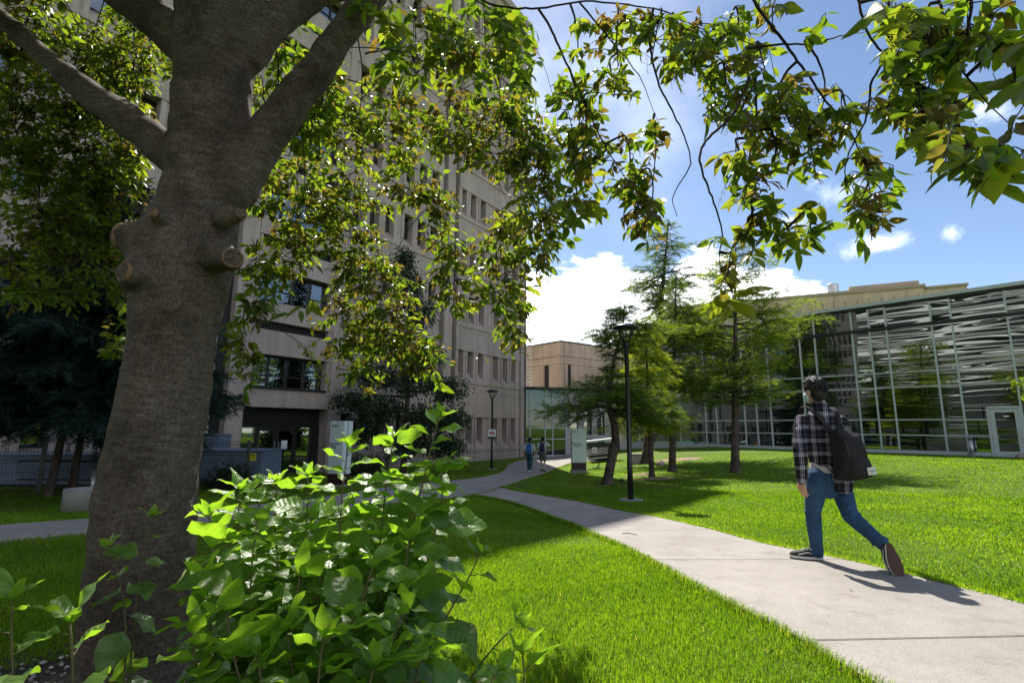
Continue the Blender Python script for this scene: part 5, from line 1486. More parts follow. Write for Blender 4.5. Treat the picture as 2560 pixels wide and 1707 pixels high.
conifer("tall_larch_tree", "tallest larch with open tiers against the cloud, behind the lamp post", pb, PT(1672, 548, pb.y), 0.33, 0.28, 4.5, M['needle_larch'], 37, 88, 0.36, 0.12, prof=lambda h: (0.55 + 0.62 * math.sin(min(1, h * 1.6) * 2.2)) * (1 - h ** 3) * (0.75 + 0.3 * math.sin(h * 23)), gap=0.08, lv_per=6, up=0.04, tint0=0.06)
pd = Gp(1680, 1180)
conifer("mid_larch_tree", "slender dark-trunked larch in the middle of the lawn grove", pd, PT(1690, 690, pd.y), 0.17, 0.34, 2.9, M['needle_larch'], 41, 46, 0.3, 0.16, prof=lambda h: (0.7 + 0.35 * math.sin(h * 11)) * (1 - h) ** 0.55, lv_per=9, up=0.08, tint0=0.05)
pe = Gp(1838, 1182)
conifer("wide_larch_tree", "wide feathery larch with a straight grey trunk, nearest the student", pe, PT(1838, 600, pe.y), 0.17, 0.27, 2.75, M['needle_larch'], 43, 74, 0.28, 0.03, prof=lambda h: (0.62 + 0.5 * math.sin(min(1, h * 1.3) * 2.6)) * (1 - h ** 4) * (0.8 + 0.25 * math.sin(h * 17)), gap=0.06, lv_per=8, up=0.22, tint0=0.3)
pf_ = Vector((PT(1628, 1140, 20.0).x, 20.0, 0)); pf_.z = ground(pf_.x, pf_.y)
conifer("young_conifer", "bright yellow-green young conifer glowing in the sun behind the lamp post", pf_, PT(1612, 790, 20.0), 0.11, 0.27, 1.9, M['needle_bright'], 47, 60, 0.30, 0.14, prof=lambda h: (1 - h) ** 0.5 * (0.8 + 0.2 * math.sin(h * 15)), lv_per=11, up=0.1, tint0=0.15)
# two dark spruces on the left
s1 = Vector((PT(128, 1200, 11.5).x, 11.5, 0)); s1.z = ground(s1.x, s1.y)
conifer("spruce_tree", "dark blue-green spruce in shade, leftmost, beside the concrete ring", s1, s1 + Vector((0.3, 0.3, 8.4)), 0.085, 0.22, 3.6, M['needle_spruce'], 53, 110, 0.30, 0.18, prof=lambda h: (1 - h) ** 0.8, lv_per=13, up=-0.02)
s2 = Vector((PT(182, 1200, 12.2).x, 12.2, 0)); s2.z = ground(s2.x, s2.y)
conifer("spruce_tree", "dark spruce rising straight behind the round concrete ring", s2, s2 + Vector((0.1, 0.2, 7.4)), 0.085, 0.25, 3.0, M['needle_spruce'], 59, 100, 0.30, 0.2, prof=lambda h: (1 - h) ** 0.75, lv_per=13, up=-0.02)

def broadleaf(name, label, base, H, trunk_r, blobs, mat, seed, n_leaf, lsize, lean=(0, 0), group=None, hang=0.5, tint=(0.2, 0.8)):
    r = random.Random(seed)
    base = Vector(base)
    t = thing(name, label, "tree", base, group)
    tk = MB()
    top = base + Vector((lean[0], lean[1], H * 0.85))
    S = smooth_pts([base - Vector((0, 0, .1)), base + Vector((lean[0] * .2, 0, H * .3)), base + Vector((lean[0] * .7, lean[1] * .6, H * .6)), top], 14)
    tk.tube(S, [trunk_r * (1 - 0.85 * i / 13) for i in range(14)], 10)
    lv = Leaves()
    wsum = sum(b[3] * b[4] for b in blobs)
    for (bx, by, bz, rx, rz) in blobs:
        c = base + Vector((bx, by, bz))
        s = min(S, key=lambda q: (q - c).length + (2 if q.z > c.z + rz * .3 else 0))
        tk.tube(smooth_pts([s, s.lerp(c, .5) + Vector((0, 0, .15)), c + rvec(r, rx * .15)], 7), [trunk_r * .3 * (1 - .12 * i) for i in range(7)], 6)
        m = int(n_leaf * rx * rz / wsum / 8)
        for k in range(m):
            v = rvec(r, 1).normalized() * (r.random() ** 0.45)
            e = c + Vector((v.x * rx, v.y * rx, v.z * rz))
            st = c + (e - c) * 0.55 + Vector((0, 0, .1))
            tk.tube([st, e], [0.006, 0.003], 3, cap=False)
            tb = r.uniform(*tint)
            for j in range(8):
                p = st.lerp(e, 0.3 + 0.8 * j / 8) + rvec(r, lsize * .8)
                dr = (Vector((v.x, v.y, 0)) * .6 + Vector((0, 0, -hang)) + rvec(r, .5)).normalized()
                lv.add(p, dr, (Vector((0, 0, 1)) + rvec(r, .6)).normalized(), lsize * r.uniform(.7, 1.3), min(1, max(0, tb + r.gauss(0, .1))))
    tk.build("trunk", M['larch_bark'], t, True)
    lv.build("crown", LT_FAR, mat, t)
    return t
bq = Vector((PT(1010, 1130, 24.5).x, 24.5, -1.05))
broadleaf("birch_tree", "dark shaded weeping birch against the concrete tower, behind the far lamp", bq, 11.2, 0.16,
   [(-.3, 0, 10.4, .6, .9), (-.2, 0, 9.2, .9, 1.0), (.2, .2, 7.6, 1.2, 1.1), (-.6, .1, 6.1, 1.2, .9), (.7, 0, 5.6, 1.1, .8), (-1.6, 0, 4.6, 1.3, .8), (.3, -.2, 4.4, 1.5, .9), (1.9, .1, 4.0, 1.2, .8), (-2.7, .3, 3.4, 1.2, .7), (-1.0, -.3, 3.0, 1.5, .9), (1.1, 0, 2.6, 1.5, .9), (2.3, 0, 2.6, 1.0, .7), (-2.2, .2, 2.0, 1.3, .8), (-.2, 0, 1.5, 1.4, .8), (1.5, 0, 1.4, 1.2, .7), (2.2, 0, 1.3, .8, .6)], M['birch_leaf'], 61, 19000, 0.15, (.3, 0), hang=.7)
hq = Vector((PT(700, 1200, 15.0).x, 16.0, -.5))
def hedge(name, label, c, rx, ry, rz, seed, n, mat, ls):
    r = random.Random(seed)
    t = thing(name, label, "shrub", c)
    lv, st = Leaves(), MB()
    for k in range(n // 7):
        v = rvec(r, 1).normalized(); v.z = abs(v.z)
        e = Vector(c) + Vector((v.x * rx, v.y * ry, v.z * rz)) * (r.random() ** .3)
        s = Vector(c) + Vector((v.x * rx * .3, v.y * ry * .3, 0))
        st.tube([s, e], [0.01, 0.004], 4)
        tb = r.uniform(.2, .7)
        for j in range(7):
            p = s.lerp(e, .5 + .5 * j / 6) + rvec(r, ls * .7)
            lv.add(p, (v + rvec(r, .6)).normalized(), (Vector((0, 0, 1)) + rvec(r, .6)).normalized(), ls * r.uniform(.7, 1.3), tb + r.uniform(-.1, .1))
    st.build("stem", M['larch_bark'], t); lv.build("foliage", LT_FAR, mat, t)
hedge("clipped_shrub", "low dark shrub by the mesh fence, left of the white entrance sign", (PT(570, 1230, 14.2).x, 14.2, -.5), .75, .6, .75, 3, 1500, M['birch_leaf'], .09)
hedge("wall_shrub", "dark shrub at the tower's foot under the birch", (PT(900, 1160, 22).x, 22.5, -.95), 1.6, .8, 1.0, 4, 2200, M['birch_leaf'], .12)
# a bare-twigged tree beyond the hall roof and a sapling reaching in at the right edge
tq = GPt(-7.5, -15, 0)
tb_ = thing("bare_tree", "bare twiggy tree top showing over the glass hall's roof", "tree", tq)
bt = MB(); r = random.Random(9)
bt.tube([tq, tq + Vector((0, 0, 9))], [.22, .1], 8)
tb_tr = bt.build("trunk", M['larch_bark'], tb_, True)
bt = MB()
for k in range(46):
    a = r.uniform(0, 6.28); p = tq + Vector((0, 0, r.uniform(6.5, 9)))
    L = r.uniform(2.2, 4.2)
    S = smooth_pts([p, p + Vector((math.cos(a) * L * .35, math.sin(a) * L * .35, L * .75)), p + Vector((math.cos(a) * L * .7, math.sin(a) * L * .7, L * .95))], 6)
    bt.tube(S, [.035 * (1 - .14 * i) for i in range(6)], 4)
    for j in range(7):
        q = S[r.randint(2, 5)]; e = q + Vector((r.gauss(0, .5), r.gauss(0, .5), r.uniform(.1, .8)))
        bt.tube([q, e, e + Vector((r.gauss(0, .3), r.gauss(0, .3), -.35))], [.012, .008, .004], 3)
bt.build("branch", M['larch_bark'], tb_)["kind"] = "stuff"
M['sap_leaf'] = leafy('sapling_leaf', [(0, (.05, .1, .012)), (.5, (.1, .18, .02)), (1, (.16, .25, .03))], trans=.5, tmul=2.2, rough=.5, spec=.3)
sq = Vector((PT(2720, 1150, 15.5).x, 15.5, 0)); sq.z = ground(sq.x, sq.y)
broadleaf("sapling_tree", "light green sapling reaching in from the right edge of the lawn", sq, 4.8, .07, [(-1.15, 0, 2.55, .55, .35), (-.4, 0, 3.2, .8, .6), (.3, .2, 3.8, .9, .7), (.6, -.1, 2.8, .8, .6), (0, 0, 4.6, .6, .5)], M['sap_leaf'], 71, 2600, .13, hang=.5)
# ================================================================== street furniture
def lamp(name, label, base, H, group=None):
    x, y, z = base
    t = thing(name, label, "lamp post", base, group)
    s = H / 4.0
    p = MB(); p.lathe((x, y, z), [(0.062 * s, -0.05), (0.062 * s, 0.9 * s), (0.055 * s, 0.92 * s), (0.05 * s, H - 0.52 * s), (0.062 * s, H - 0.5 * s), (0.062 * s, H - 0.42 * s), (0.045 * s, H - 0.4 * s)], 18); p.build("pole", M['black'], t, True)
    b = MB(); b.lathe((x, y, z), [(0.13 * s, -0.05), (0.13 * s, 0.02), (0.1 * s, 0.03)], 18); b.build("base_plate", M['black'], t)
    for k in range(4):
        a = 0.5 + k * math.pi / 2
        q = MB(); q.tube([(x + 0.05 * s * math.cos(a), y + 0.05 * s * math.sin(a), z + H - 0.46 * s), (x + 0.25 * s * math.cos(a), y + 0.25 * s * math.sin(a), z + H - 0.07 * s)], 0.019 * s, 6)
        q.build("arm", M['black'], t, True)
    c = MB(); c.lathe((x, y, z + H - 0.09 * s), [(0.20 * s, -0.02), (0.295 * s, 0.0), (0.30 * s, 0.04 * s), (0.265 * s, 0.07 * s), (0.16 * s, 0.11 * s), (0.03 * s, 0.125 * s)], 28); c.build("canopy", M['black'], t, True)
    g = MB(); g.lathe((x, y, z + H - 0.1 * s), [(0.11 * s, -0.03), (0.115 * s, -0.021)], 24); g.build("lens", plain('lamp_lens', (0.3, 0.3, 0.28), 0.3, 0.05, 5), t)
    f = MB(); f.lathe((x, y, z - 0.01), [(0.27 * s, -0.1), (0.27 * s, 0.045), (0.25 * s, 0.05)], 20); f.build("concrete_footing", M['planter'], t)
    return t
lb_ = Gp(1577, 1252)
Hn = PT(1577, 813, lb_.y).z - lb_.z
lamp("street_lamp", "near black lamp post with a flared open head, on the lawn left of the student", lb_, Hn)
fb_ = Vector((PT(1229, 1160, 29.0).x, 29.0, ground(-1.2, 29)))
Hf = PT(1231, 975, 29.0).z - fb_.z
fl = lamp("street_lamp", "far black lamp post carrying a small white sign, in front of the tower", fb_, Hf)
sg = thing("post_sign", "small white sign with a red arrow mark, fixed on the far lamp post", "sign", (fb_.x - 0.02, fb_.y - 0.1, 0.3))
zs_ = PT(1232, 1082, 29).z
s_ = MB(); s_.box(fb_.x - 0.2, fb_.x + 0.22, fb_.y - 0.12, fb_.y - 0.1, zs_ - 0.2, zs_ + 0.2); s_.build("panel", M['white'], sg)
s_ = MB(); s_.box(fb_.x - 0.22, fb_.x + 0.24, fb_.y - 0.10, fb_.y - 0.08, zs_ - 0.30, zs_ - 0.2); s_.build("lower_plate", M['dark_metal'], sg)
s_ = MB(); yy = fb_.y - 0.123
poly = [(-.15, .03), (-.05, .07), (.08, .06), (.17, .0), (.15, -.09), (.10, -.03), (-.02, -.06), (-.15, -.06)]
s_.prism([(fb_.x + a, yy, zs_ + b) for a, b in poly], (0, 0.002, 0)); s_.build("red_mark", M['red'], sg)
s_ = MB()
for i in range(7): s_.box(fb_.x - 0.14 + i * 0.043, fb_.x - 0.11 + i * 0.043, yy, yy + 0.002, zs_ + 0.115, zs_ + 0.145)
s_.box(fb_.x - 0.16, fb_.x + 0.18, yy, yy + 0.002, zs_ - 0.15, zs_ - 0.13)
s_.build("lettering", M['black'], sg)

def sign(name, label, base, wid, dep, H, yaw, base_h, plinth, lines, size, ribbon_z, num, crest=True):
    t = thing(name, label, "sign", base)
    o = Vector(base); ax = Vector((math.cos(yaw), math.sin(yaw), 0)); ay = Vector((-math.sin(yaw), math.cos(yaw), 0))
    m = MB(); m.obox(o, ax, ay, UP, -wid / 2, wid / 2, 0, dep, plinth + base_h, H); m.build("panel", M['white_panel'], t, bevel=0.006)
    m = MB(); m.obox(o, ax, ay, UP, -wid / 2 + .01, wid / 2 - .01, 0.01, dep - .01, plinth, plinth + base_h); m.build("maroon_base", M['maroon'], t)
    m = MB(); m.obox(o, ax, ay, UP, -wid / 2 - .04, wid / 2 + .04, -.04, dep + .04, -.15, plinth); m.build("concrete_foot", M['planter'], t)
    m = MB(); m.obox(o, ax, ay, UP, wid / 2 - .001, wid / 2 + .003, dep * .40, dep * .46, plinth + base_h + .01, H - .01); m.build("seam", M['joint'], t)
    m = MB(); m.obox(o, ax, ay, UP, wid / 2 + .001, wid / 2 + .004, dep * .52, dep * .95, ribbon_z - .045, ribbon_z + .045); m.obox(o, ax, ay, UP, -wid / 2 - .004, -wid / 2 + .03, -.004, dep * .5, ribbon_z - .045, ribbon_z + .045); m.build("red_tab", M['red'], t)
    F0 = o + ay * -.003
    tx = -wid / 2 + .07
    z = ribbon_z - size * .4
    text_mesh("lettering", "\n".join(lines), size, F0 + ax * tx + UP * z, ax, UP, M['black'], t, 0.95)
    text_mesh("lettering", num, size * 1.05, F0 + ax * tx + UP * (z - size * .98 * len(lines)), ax, UP, M['black'], t)
    # university crest: a shield with its name beside it
    cz = H - .17; cs = wid * .055
    sh = MB(); sh.prism([F0 + ax * (tx + a * cs) + UP * (cz + b * cs) for a, b in [(0, 1.6), (0, .5), (.3, -.1), (.9, -.6), (1.5, -.1), (1.8, .5), (1.8, 1.6)]], ay * .002)
    sh.build("crest", M['maroon'], t)
    sh = MB(); sh.prism([F0 + ay * -.001 + ax * (tx + a * cs) + UP * (cz + b * cs) for a, b in [(.15, 1.45), (.15, .95), (1.65, .95), (1.65, 1.45)]], ay * .002); sh.build("crest_band", M['yellow'], t)
    text_mesh("lettering", "UNIVERSITY OF\nCALGARY", size * .52, F0 + ax * (tx + cs * 2.5) + UP * (cz + cs * .75), ax, UP, M['black'], t, 0.95)
    return t
e0 = Vector((PT(833, 1225, 15.5).x, 15.5, 0)); e0.z = ground(e0.x, e0.y)
eH = PT(843, 1052, 15.5).z - e0.z
sign("entrance_sign", "tall white sign slab lettered Earth Sciences Building, by the tower entrance", e0, .56, .36, eH, R(-27), .3, .06, ["Earth Sciences", "Building"], .066, PT(815, 1108, 15.5).z - e0.z, "ES  844")
i0 = Gp(1449, 1183); iH = PT(1449, 1072, i0.y).z - i0.z
sign("walkway_sign", "white sign slab on a maroon base lettered Information and Communications Technology Building, beside the walk", i0, .72, .3, iH, R(6), .36, .16, ["Information and", "Communications", "Technology Building"], .058, PT(1449, 1107, i0.y).z - i0.z, "ICT  856")

# waste bin with a pale sloping lid, and a black slatted bench before it
wb = Vector((PT(1503, 1140, 33.0).x, 33.0, 0)); wb.z = ground(wb.x, wb.y)
bn = thing("waste_bin", "dark waste bin with a pale slanted lid and round white sticker, behind the walkway sign", "bin", wb)
ztop = PT(1500, 1106, 33.0).z
m = MB(); m.box(wb.x - .72, wb.x + .85, wb.y, wb.y + .7, wb.z + .05, ztop - .02); m.build("body", M['dark_metal'], bn, bevel=.02)
m = MB(); m.prism([(wb.x - .85, wb.y - .1, ztop - .02), (wb.x + 1.1, wb.y - .1, ztop + .22), (wb.x + 1.1, wb.y - .1, ztop + .32), (wb.x - .85, wb.y - .1, ztop + .1)], (0, .95, 0)); m.build("lid", M['white_panel'], bn)
m = MB(); m.box(wb.x - .55, wb.x - .28, wb.y - .012, wb.y - .002, ztop - .62, ztop - .3); m.build("sticker", M['white'], bn)
m = MB(); m.prism([(wb.x - .415 + .09 * math.cos(k * .5236), wb.y - .016, ztop - .45 + .09 * math.sin(k * .5236)) for k in range(12)], (0, .003, 0)); m.build("sticker_mark", M['black'], bn)
b0_ = Vector((PT(1494, 1158, 28.5).x, 28.5, 0)); b0_.z = ground(b0_.x, b0_.y)
be = thing("metal_bench", "black slatted metal bench with a curved back on a curled leg, behind the walkway sign", "bench", b0_)
def arc(a0, a1, n, rx, rz, cx, cz): return [(cx + rx * math.cos(a0 + (a1 - a0) * i / (n - 1)), cz + rz * math.sin(a0 + (a1 - a0) * i / (n - 1))) for i in range(n)]
sl_ = MB()
prof = [(-.35, .95), (-.25, .62), (-.1, .47), (.12, .44), (.35, .47), (.45, .5)]
for k, (dy, dz) in enumerate([(x_, z_) for x_, z_ in prof]):
    pass
pp = smooth_pts([Vector((0, a, b)) for a, b in prof], 15)
for q in pp:
    sl_.tube([(b0_.x - .62 - .08 * (q.z - .5), b0_.y - q.y, b0_.z + q.z), (b0_.x + .62 + .08 * (q.z - .5), b0_.y - q.y, b0_.z + q.z + .14)], .014, 5)
sl_.build("slatted_seat", M['black'], be)
fr_ = MB()
for s in (-.64, .64):
    fr_.tube([(b0_.x + s, b0_.y - q.y, b0_.z + q.z + (.14 if s > 0 else 0)) for q in pp], .022, 6)
fr_.build("side_frame", M['black'], be)
fr_ = MB(); fr_.tube(smooth_pts([(b0_.x - .1, b0_.y, b0_.z + .5), (b0_.x + .06, b0_.y, b0_.z + .35), (b0_.x + .05, b0_.y, b0_.z + .12), (b0_.x - .08, b0_.y, b0_.z)], 10), .035, 8)
fr_.tube([(b0_.x - .3, b0_.y, b0_.z + .01), (b0_.x + .2, b0_.y, b0_.z + .01)], .03, 6); fr_.build("leg", M['black'], be, True)
hp = Vector((PT(1537, 1136, 32.5).x, 32.5, 0)); hp.z = ground(hp.x, hp.y)
hy = thing("fire_hydrant", "orange fire hydrant half hidden by the dark larch trunk", "hydrant", hp)
m = MB(); m.lathe(hp, [(.17, 0), (.17, .05), (.12, .06), (.12, .5), (.15, .51), (.15, .55), (.13, .6), (.08, .7), (.03, .74), (.03, .8)], 16); m.build("barrel", M['orange_paint'], hy, True)
m = MB(); m.tube([hp + Vector((-.2, 0, .42)), hp + Vector((.2, 0, .42))], .055, 10); m.tube([hp + Vector((0, -.18, .4)), hp + Vector((0, 0, .4))], .07, 10); m.build("outlet", M['orange_paint'], hy)
# small things on the lawn
up_ = Gp(1595, 1160)
ub = thing("utility_box", "small weathered concrete box on the lawn left of the thick larch trunk", "box", up_)
m = MB(); m.box(up_.x - .36, up_.x + .36, up_.y, up_.y + .55, up_.z - .05, up_.z + .5); m.build("body", M['rock'], ub, bevel=.03)
m = MB(); m.box(up_.x - .39, up_.x + .39, up_.y - .03, up_.y + .58, up_.z + .5, up_.z + .56); m.build("lid", M['planter'], ub, bevel=.01)
bo = GPt(1.35, 0.55, -.1)
bl = thing("bollard_light", "short grey bollard light by the glass hall, left of its white door", "bollard", bo)
m = MB(); m.lathe(bo, [(.1, -.05), (.1, .8)], 16); m.build("post", M['galv'], bl, True)
m = MB(); m.lathe(bo, [(.085, .8), (.085, .88), (.115, .885), (.115, .98), (.06, 1.02)], 16); m.build("head", M['hvac'], bl, True)
m = MB(); m.lathe(bo, [(.19, -.05), (.19, .06), (.17, .07)], 16); m.build("footing", M['planter'], bl)
def stone(name, label, c, rx, ry, rz, seed):
    r = random.Random(seed); m = MB()
    m.ball(c, rx, ry, rz, 11, 7); m.v = [(Vector(v) + rvec(r, min(rx, rz) * .09))[:] for v in m.v]
    o = m.build(name, M['rock'], None, True); tag(o, label, "rock")
stone("rock", "low brown rock at the sill of the white hall door", GPt(-.55, .75, -.05), .3, .22, .16, 2)
stone("rock", "small brown boulder at the larch roots on the mulch", GP(1652, 1163) + Vector((0, 0, .05)), .25, .2, .18, 6)
st_ = Gp(1555, 1204); stone("sprinkler_cap", "small black sprinkler cap in the grass between larch and lamp post", st_ + Vector((0, 0, .02)), .07, .07, .1, 7)
bpy.data.objects["sprinkler_cap"]["category"] = "sprinkler"; bpy.data.objects["sprinkler_cap"].data.materials[0] = M['black']

# ------------------------------------------------------------------ fenced plant yard at the left
fe = thing("mesh_fence", "dark welded mesh fence with black posts round the cooling units", "fence", (-9, 13.4, -.45))
FA_, FB_ = Vector((PT(-120, 1200, 11.4).x, 11.4, 0)), Vector((PT(617, 1180, 14.6).x, 14.6, 0))
fdv = FB_ - FA_; fl_ = fdv.length; fdn = fdv.normalized(); fy_ = Vector((-fdn.y, fdn.x, 0))
zg = lambda p: ground(p.x, p.y)
ftop = PT(617, 1104, 14.6).z - zg(FB_)
wm = MB()
nv = int(fl_ / 0.062)
for i in range(nv + 1):
    p = FA_ + fdn * (fl_ * i / nv)
    wm.obox((p.x, p.y, zg(p)), fdn, fy_, UP, -.003, .003, -.003, .003, .05, ftop)
for z in [.06, .1, .3, .5, .7, .76, .95, 1.15, 1.35, 1.41, 1.6, ftop - .06, ftop]:
    if z > ftop: continue
    n_ = 12
    for k in range(n_):
        a, b = FA_ + fdn * (fl_ * k / n_), FA_ + fdn * (fl_ * (k + 1) / n_)
        wm.tube([(a.x, a.y, zg(a) + z), (b.x, b.y, zg(b) + z)], .0045, 4, cap=False)
# return of the fence towards the tower
FC_ = FB_ + Vector((1.3, 2.6, 0)); d2_ = (FC_ - FB_); l2_ = d2_.length; n2_ = d2_.normalized(); y2_ = Vector((-n2_.y, n2_.x, 0))
for i in range(int(l2_ / .062)):
    p = FB_ + n2_ * (.062 * i); wm.obox((p.x, p.y, zg(p)), n2_, y2_, UP, -.003, .003, -.003, .003, .05, ftop * .98)
wm.build("wire_mesh", M['black'], fe)["kind"] = "stuff"
for k in range(5):
    p = FA_ + fdn * (fl_ * k / 4)
    m = MB(); m.obox((p.x, p.y, zg(p)), fdn, fy_, UP, -.045, .045, -.045, .045, -.1, ftop + .04)
    for z in (.5, ftop - .05): m.obox((p.x, p.y, zg(p)), fdn, fy_, UP, -.13, .13, -.055, -.045, z, z + .03)
    m.build("post", M['black'], fe)
ws = thing("warning_sign", "small yellow warning sign with dark lettering on the fence end", "sign", (FB_.x, FB_.y, zg(FB_) + 1.3))
q0 = PT(632, 1142, 14.5)
m = MB(); m.obox(q0, (1, 0, 0), (0, 1, 0), UP, -.085, .085, 0, .012, -.1, .1); m.build("panel", M['yellow'], ws)
m = MB()
for i in range(5): m.obox(q0, (1, 0, 0), (0, 1, 0), UP, -.06 + i * .026, -.042 + i * .026, -.003, 0, .015, .06)
m.obox(q0, (1, 0, 0), (0, 1, 0), UP, -.07, .07, -.003, 0, -.05, -.035); m.build("lettering", M['black'], ws)
def unit(name, label, px0, px1, pyt, Y, dep, kind):
    a, b = PT(px0, pyt, Y), PT(px1, pyt, Y)
    zt = (a.z + b.z) / 2; g0 = min(ground(a.x, Y), ground(b.x, Y))
    t = thing(name, label, "cooling unit", ((a.x + b.x) / 2, Y, g0))
    m = MB(); m.box(a.x, b.x, Y, Y + dep, g0 + .08, zt); m.build("casing", M['hvac'], t, bevel=.02)
    m = MB(); m.box(a.x + .05, b.x - .05, Y + .05, Y + dep - .05, g0 - .05, g0 + .08); m.build("skid", M['dark_metal'], t)
    w = b.x - a.x
    if kind == 'louvre':
        m = MB()
        x0, x1 = a.x + w * .3, b.x - w * .06
        m.box(x0 - .04, x1 + .04, Y - .03, Y - .002, g0 + .2, zt - .1)
        m.build("louvre_frame", M['dark_metal'], t)
        m = MB()
        n_ = 13
        for i in range(n_):
            z = g0 + .26 + (zt - g0 - .42) * i / n_
            m.prism([(x0, Y - .032, z), (x0, Y - .075, z - .03), (x0, Y - .08, z - .02), (x0, Y - .032, z + .035)], (x1 - x0, 0, 0))
        m.build("louvre", M['hvac'], t)
    else:
        m = MB()
        for i in range(1, 3): m.box(a.x + w * i / 3 - .006, a.x + w * i / 3 + .006, Y - .006, Y - .001, g0 + .15, zt - .06)
        m.box(a.x + .04, b.x - .04, Y - .006, Y - .001, zt - .12, zt - .105); m.build("seam", M['joint'], t)
        m = MB(); m.box(a.x + w * .55, a.x + w * .55 + .03, Y - .05, Y - .002, (g0 + zt) / 2, (g0 + zt) / 2 + .16); m.build("handle", M['galv'], t)
    m = MB(); m.box(a.x - .02, b.x + .02, Y - .03, Y + dep + .02, zt, zt + .04); m.build("top", M['hvac'], t, bevel=.01)
    return t
unit("cooling_unit", "long blue-grey cooling unit with a pale louvre, behind the fence left of the trunk", -60, 330, 1140, 14.2, 1.4, 'louvre')
unit("cooling_unit", "plain blue-grey sheet metal cooling unit behind the fence, right of the trunk", 430, 655, 1128, 15.6, 1.4, 'plain')
unit("cooling_unit", "small upper grey cooling unit standing behind the blue-grey one, right of the trunk", 500, 548, 1088, 17.6, .8, 'plain')
cb_ = Gp(170, 1281)
cr_ = thing("concrete_ring", "round pale concrete tree ring at the foot of the spruces", "planter", cb_)
rr_ = .30
m = MB(); m.lathe((cb_.x, cb_.y + rr_, cb_.z), [(rr_ * .78, .30), (rr_ * .8, .345), (rr_ * .97, .35), (rr_, .33), (rr_ * .98, -.08)], 30); m.build("ring", M['planter'], cr_, True)
m = MB(); m.lathe((cb_.x, cb_.y + rr_, cb_.z), [(rr_ * .8, .0), (rr_ * .8, .29)], 24); m.build("soil", M['soil'], cr_)
vp = PT(228, 1240, 11.6); g0 = ground(vp.x, 11.6)
vv = thing("standpipe", "short pale pipe valve by the fence left of the trunk", "pipe", (vp.x, 11.6, g0))
m = MB(); m.tube([(vp.x, 11.6, g0 - .05), (vp.x, 11.6, g0 + .55)], .05, 12); m.lathe((vp.x, 11.6, g0), [(.14, .1), (.14, .14), (.06, .15)], 12); m.build("pipe", M['galv'], vv, True)
m = MB(); m.tube([(vp.x, 11.6, g0 + .5), (vp.x + .14, 11.6, g0 + .52)], .035, 8); m.build("handle", M['galv'], vv)

tq_ = GP(1575, 1340); tw_ = MB(); tw_.tube([GP(1556, 1339) + UP * .033, GP(1572, 1339.5) + UP * .036, GP(1594, 1343) + UP * .033], [.004, .005, .003], 6)
tag(tw_.build("dry_twig", M['twig'], None, True), "thin dry twig lying on the pale walk near the shadow edge", "twig")
# ================================================================== people
M['skin'] = plain('skin', (0.50, 0.29, 0.20), 0.55, 0.08, 14, spec=0.35)
M['skin_pale'] = plain('pale_skin', (0.55, 0.36, 0.28), 0.55, 0.08, 14)
def denim(name, c):
    m, nt, out = _new(name)
    v = coords(nt)
    c1, _ = noise_ramp(nt, v, 6, [(0.3, tuple(a * .72 for a in c)), (0.7, tuple(a * 1.25 for a in c))], 5)
    p = N(nt, "ShaderNodeBsdfPrincipled", Roughness=0.85); p.inputs["Specular IOR Level"].default_value = 0.2
    nt.links.new(c1, p.inputs["Base Color"])
    b1 = bump(nt, coords(nt, (7, 7, 19), (0.5, 0.4, 0)), 1.0, 1.0, 0.03, 3)
    nt.links.new(bump(nt, v, 300, 0.3, 0.002, 2, b1), p.inputs["Normal"])
    nt.links.new(p.outputs[0], out.inputs[0])
    return m
M['denim'] = denim('blue_denim', (0.030, 0.072, 0.14))
M['denim_teal'] = denim('teal_denim', (0.03, 0.085, 0.12))
M['grey_cloth'] = denim('grey_shorts', (0.12, 0.125, 0.115))
M['white_cloth'] = denim('white_tee', (0.62, 0.62, 0.66))
M['under_tee'] = denim('grey_undershirt', (0.45, 0.42, 0.42))
M['hair'] = plain('black_hair', (0.005, 0.0045, 0.005), 0.6, 0.4, 30, bs=55, bstr=0.9, bdist=0.012, stretch=(1, 1, 0.3), spec=0.4)
M['mask'] = plain('face_mask', (0.45, 0.58, 0.66), 0.8, 0.06, 20)
M['pack_cloth'] = plain('black_backpack_cloth', (0.016, 0.012, 0.013), 0.75, 0.3, 8, bs=9, bstr=1.0, bdist=0.035, spec=0.3)
M['pack_blue'] = plain('blue_backpack_cloth', (0.015, 0.11, 0.30), 0.7, 0.2, 8, bs=16, bstr=0.5)
M['pack_navy'] = plain('navy_backpack_cloth', (0.010, 0.014, 0.05), 0.7, 0.2, 8, bs=16, bstr=0.5)
M['shoe'] = plain('black_canvas_shoe', (0.015, 0.015, 0.017), 0.7, 0.2, 20)
M['foxing'] = plain('white_rubber', (0.62, 0.60, 0.56), 0.6, 0.08, 20)
M['gum'] = plain('brown_gum_sole', (0.085, 0.045, 0.03), 0.8, 0.15, 20, bs=90, bstr=0.6)

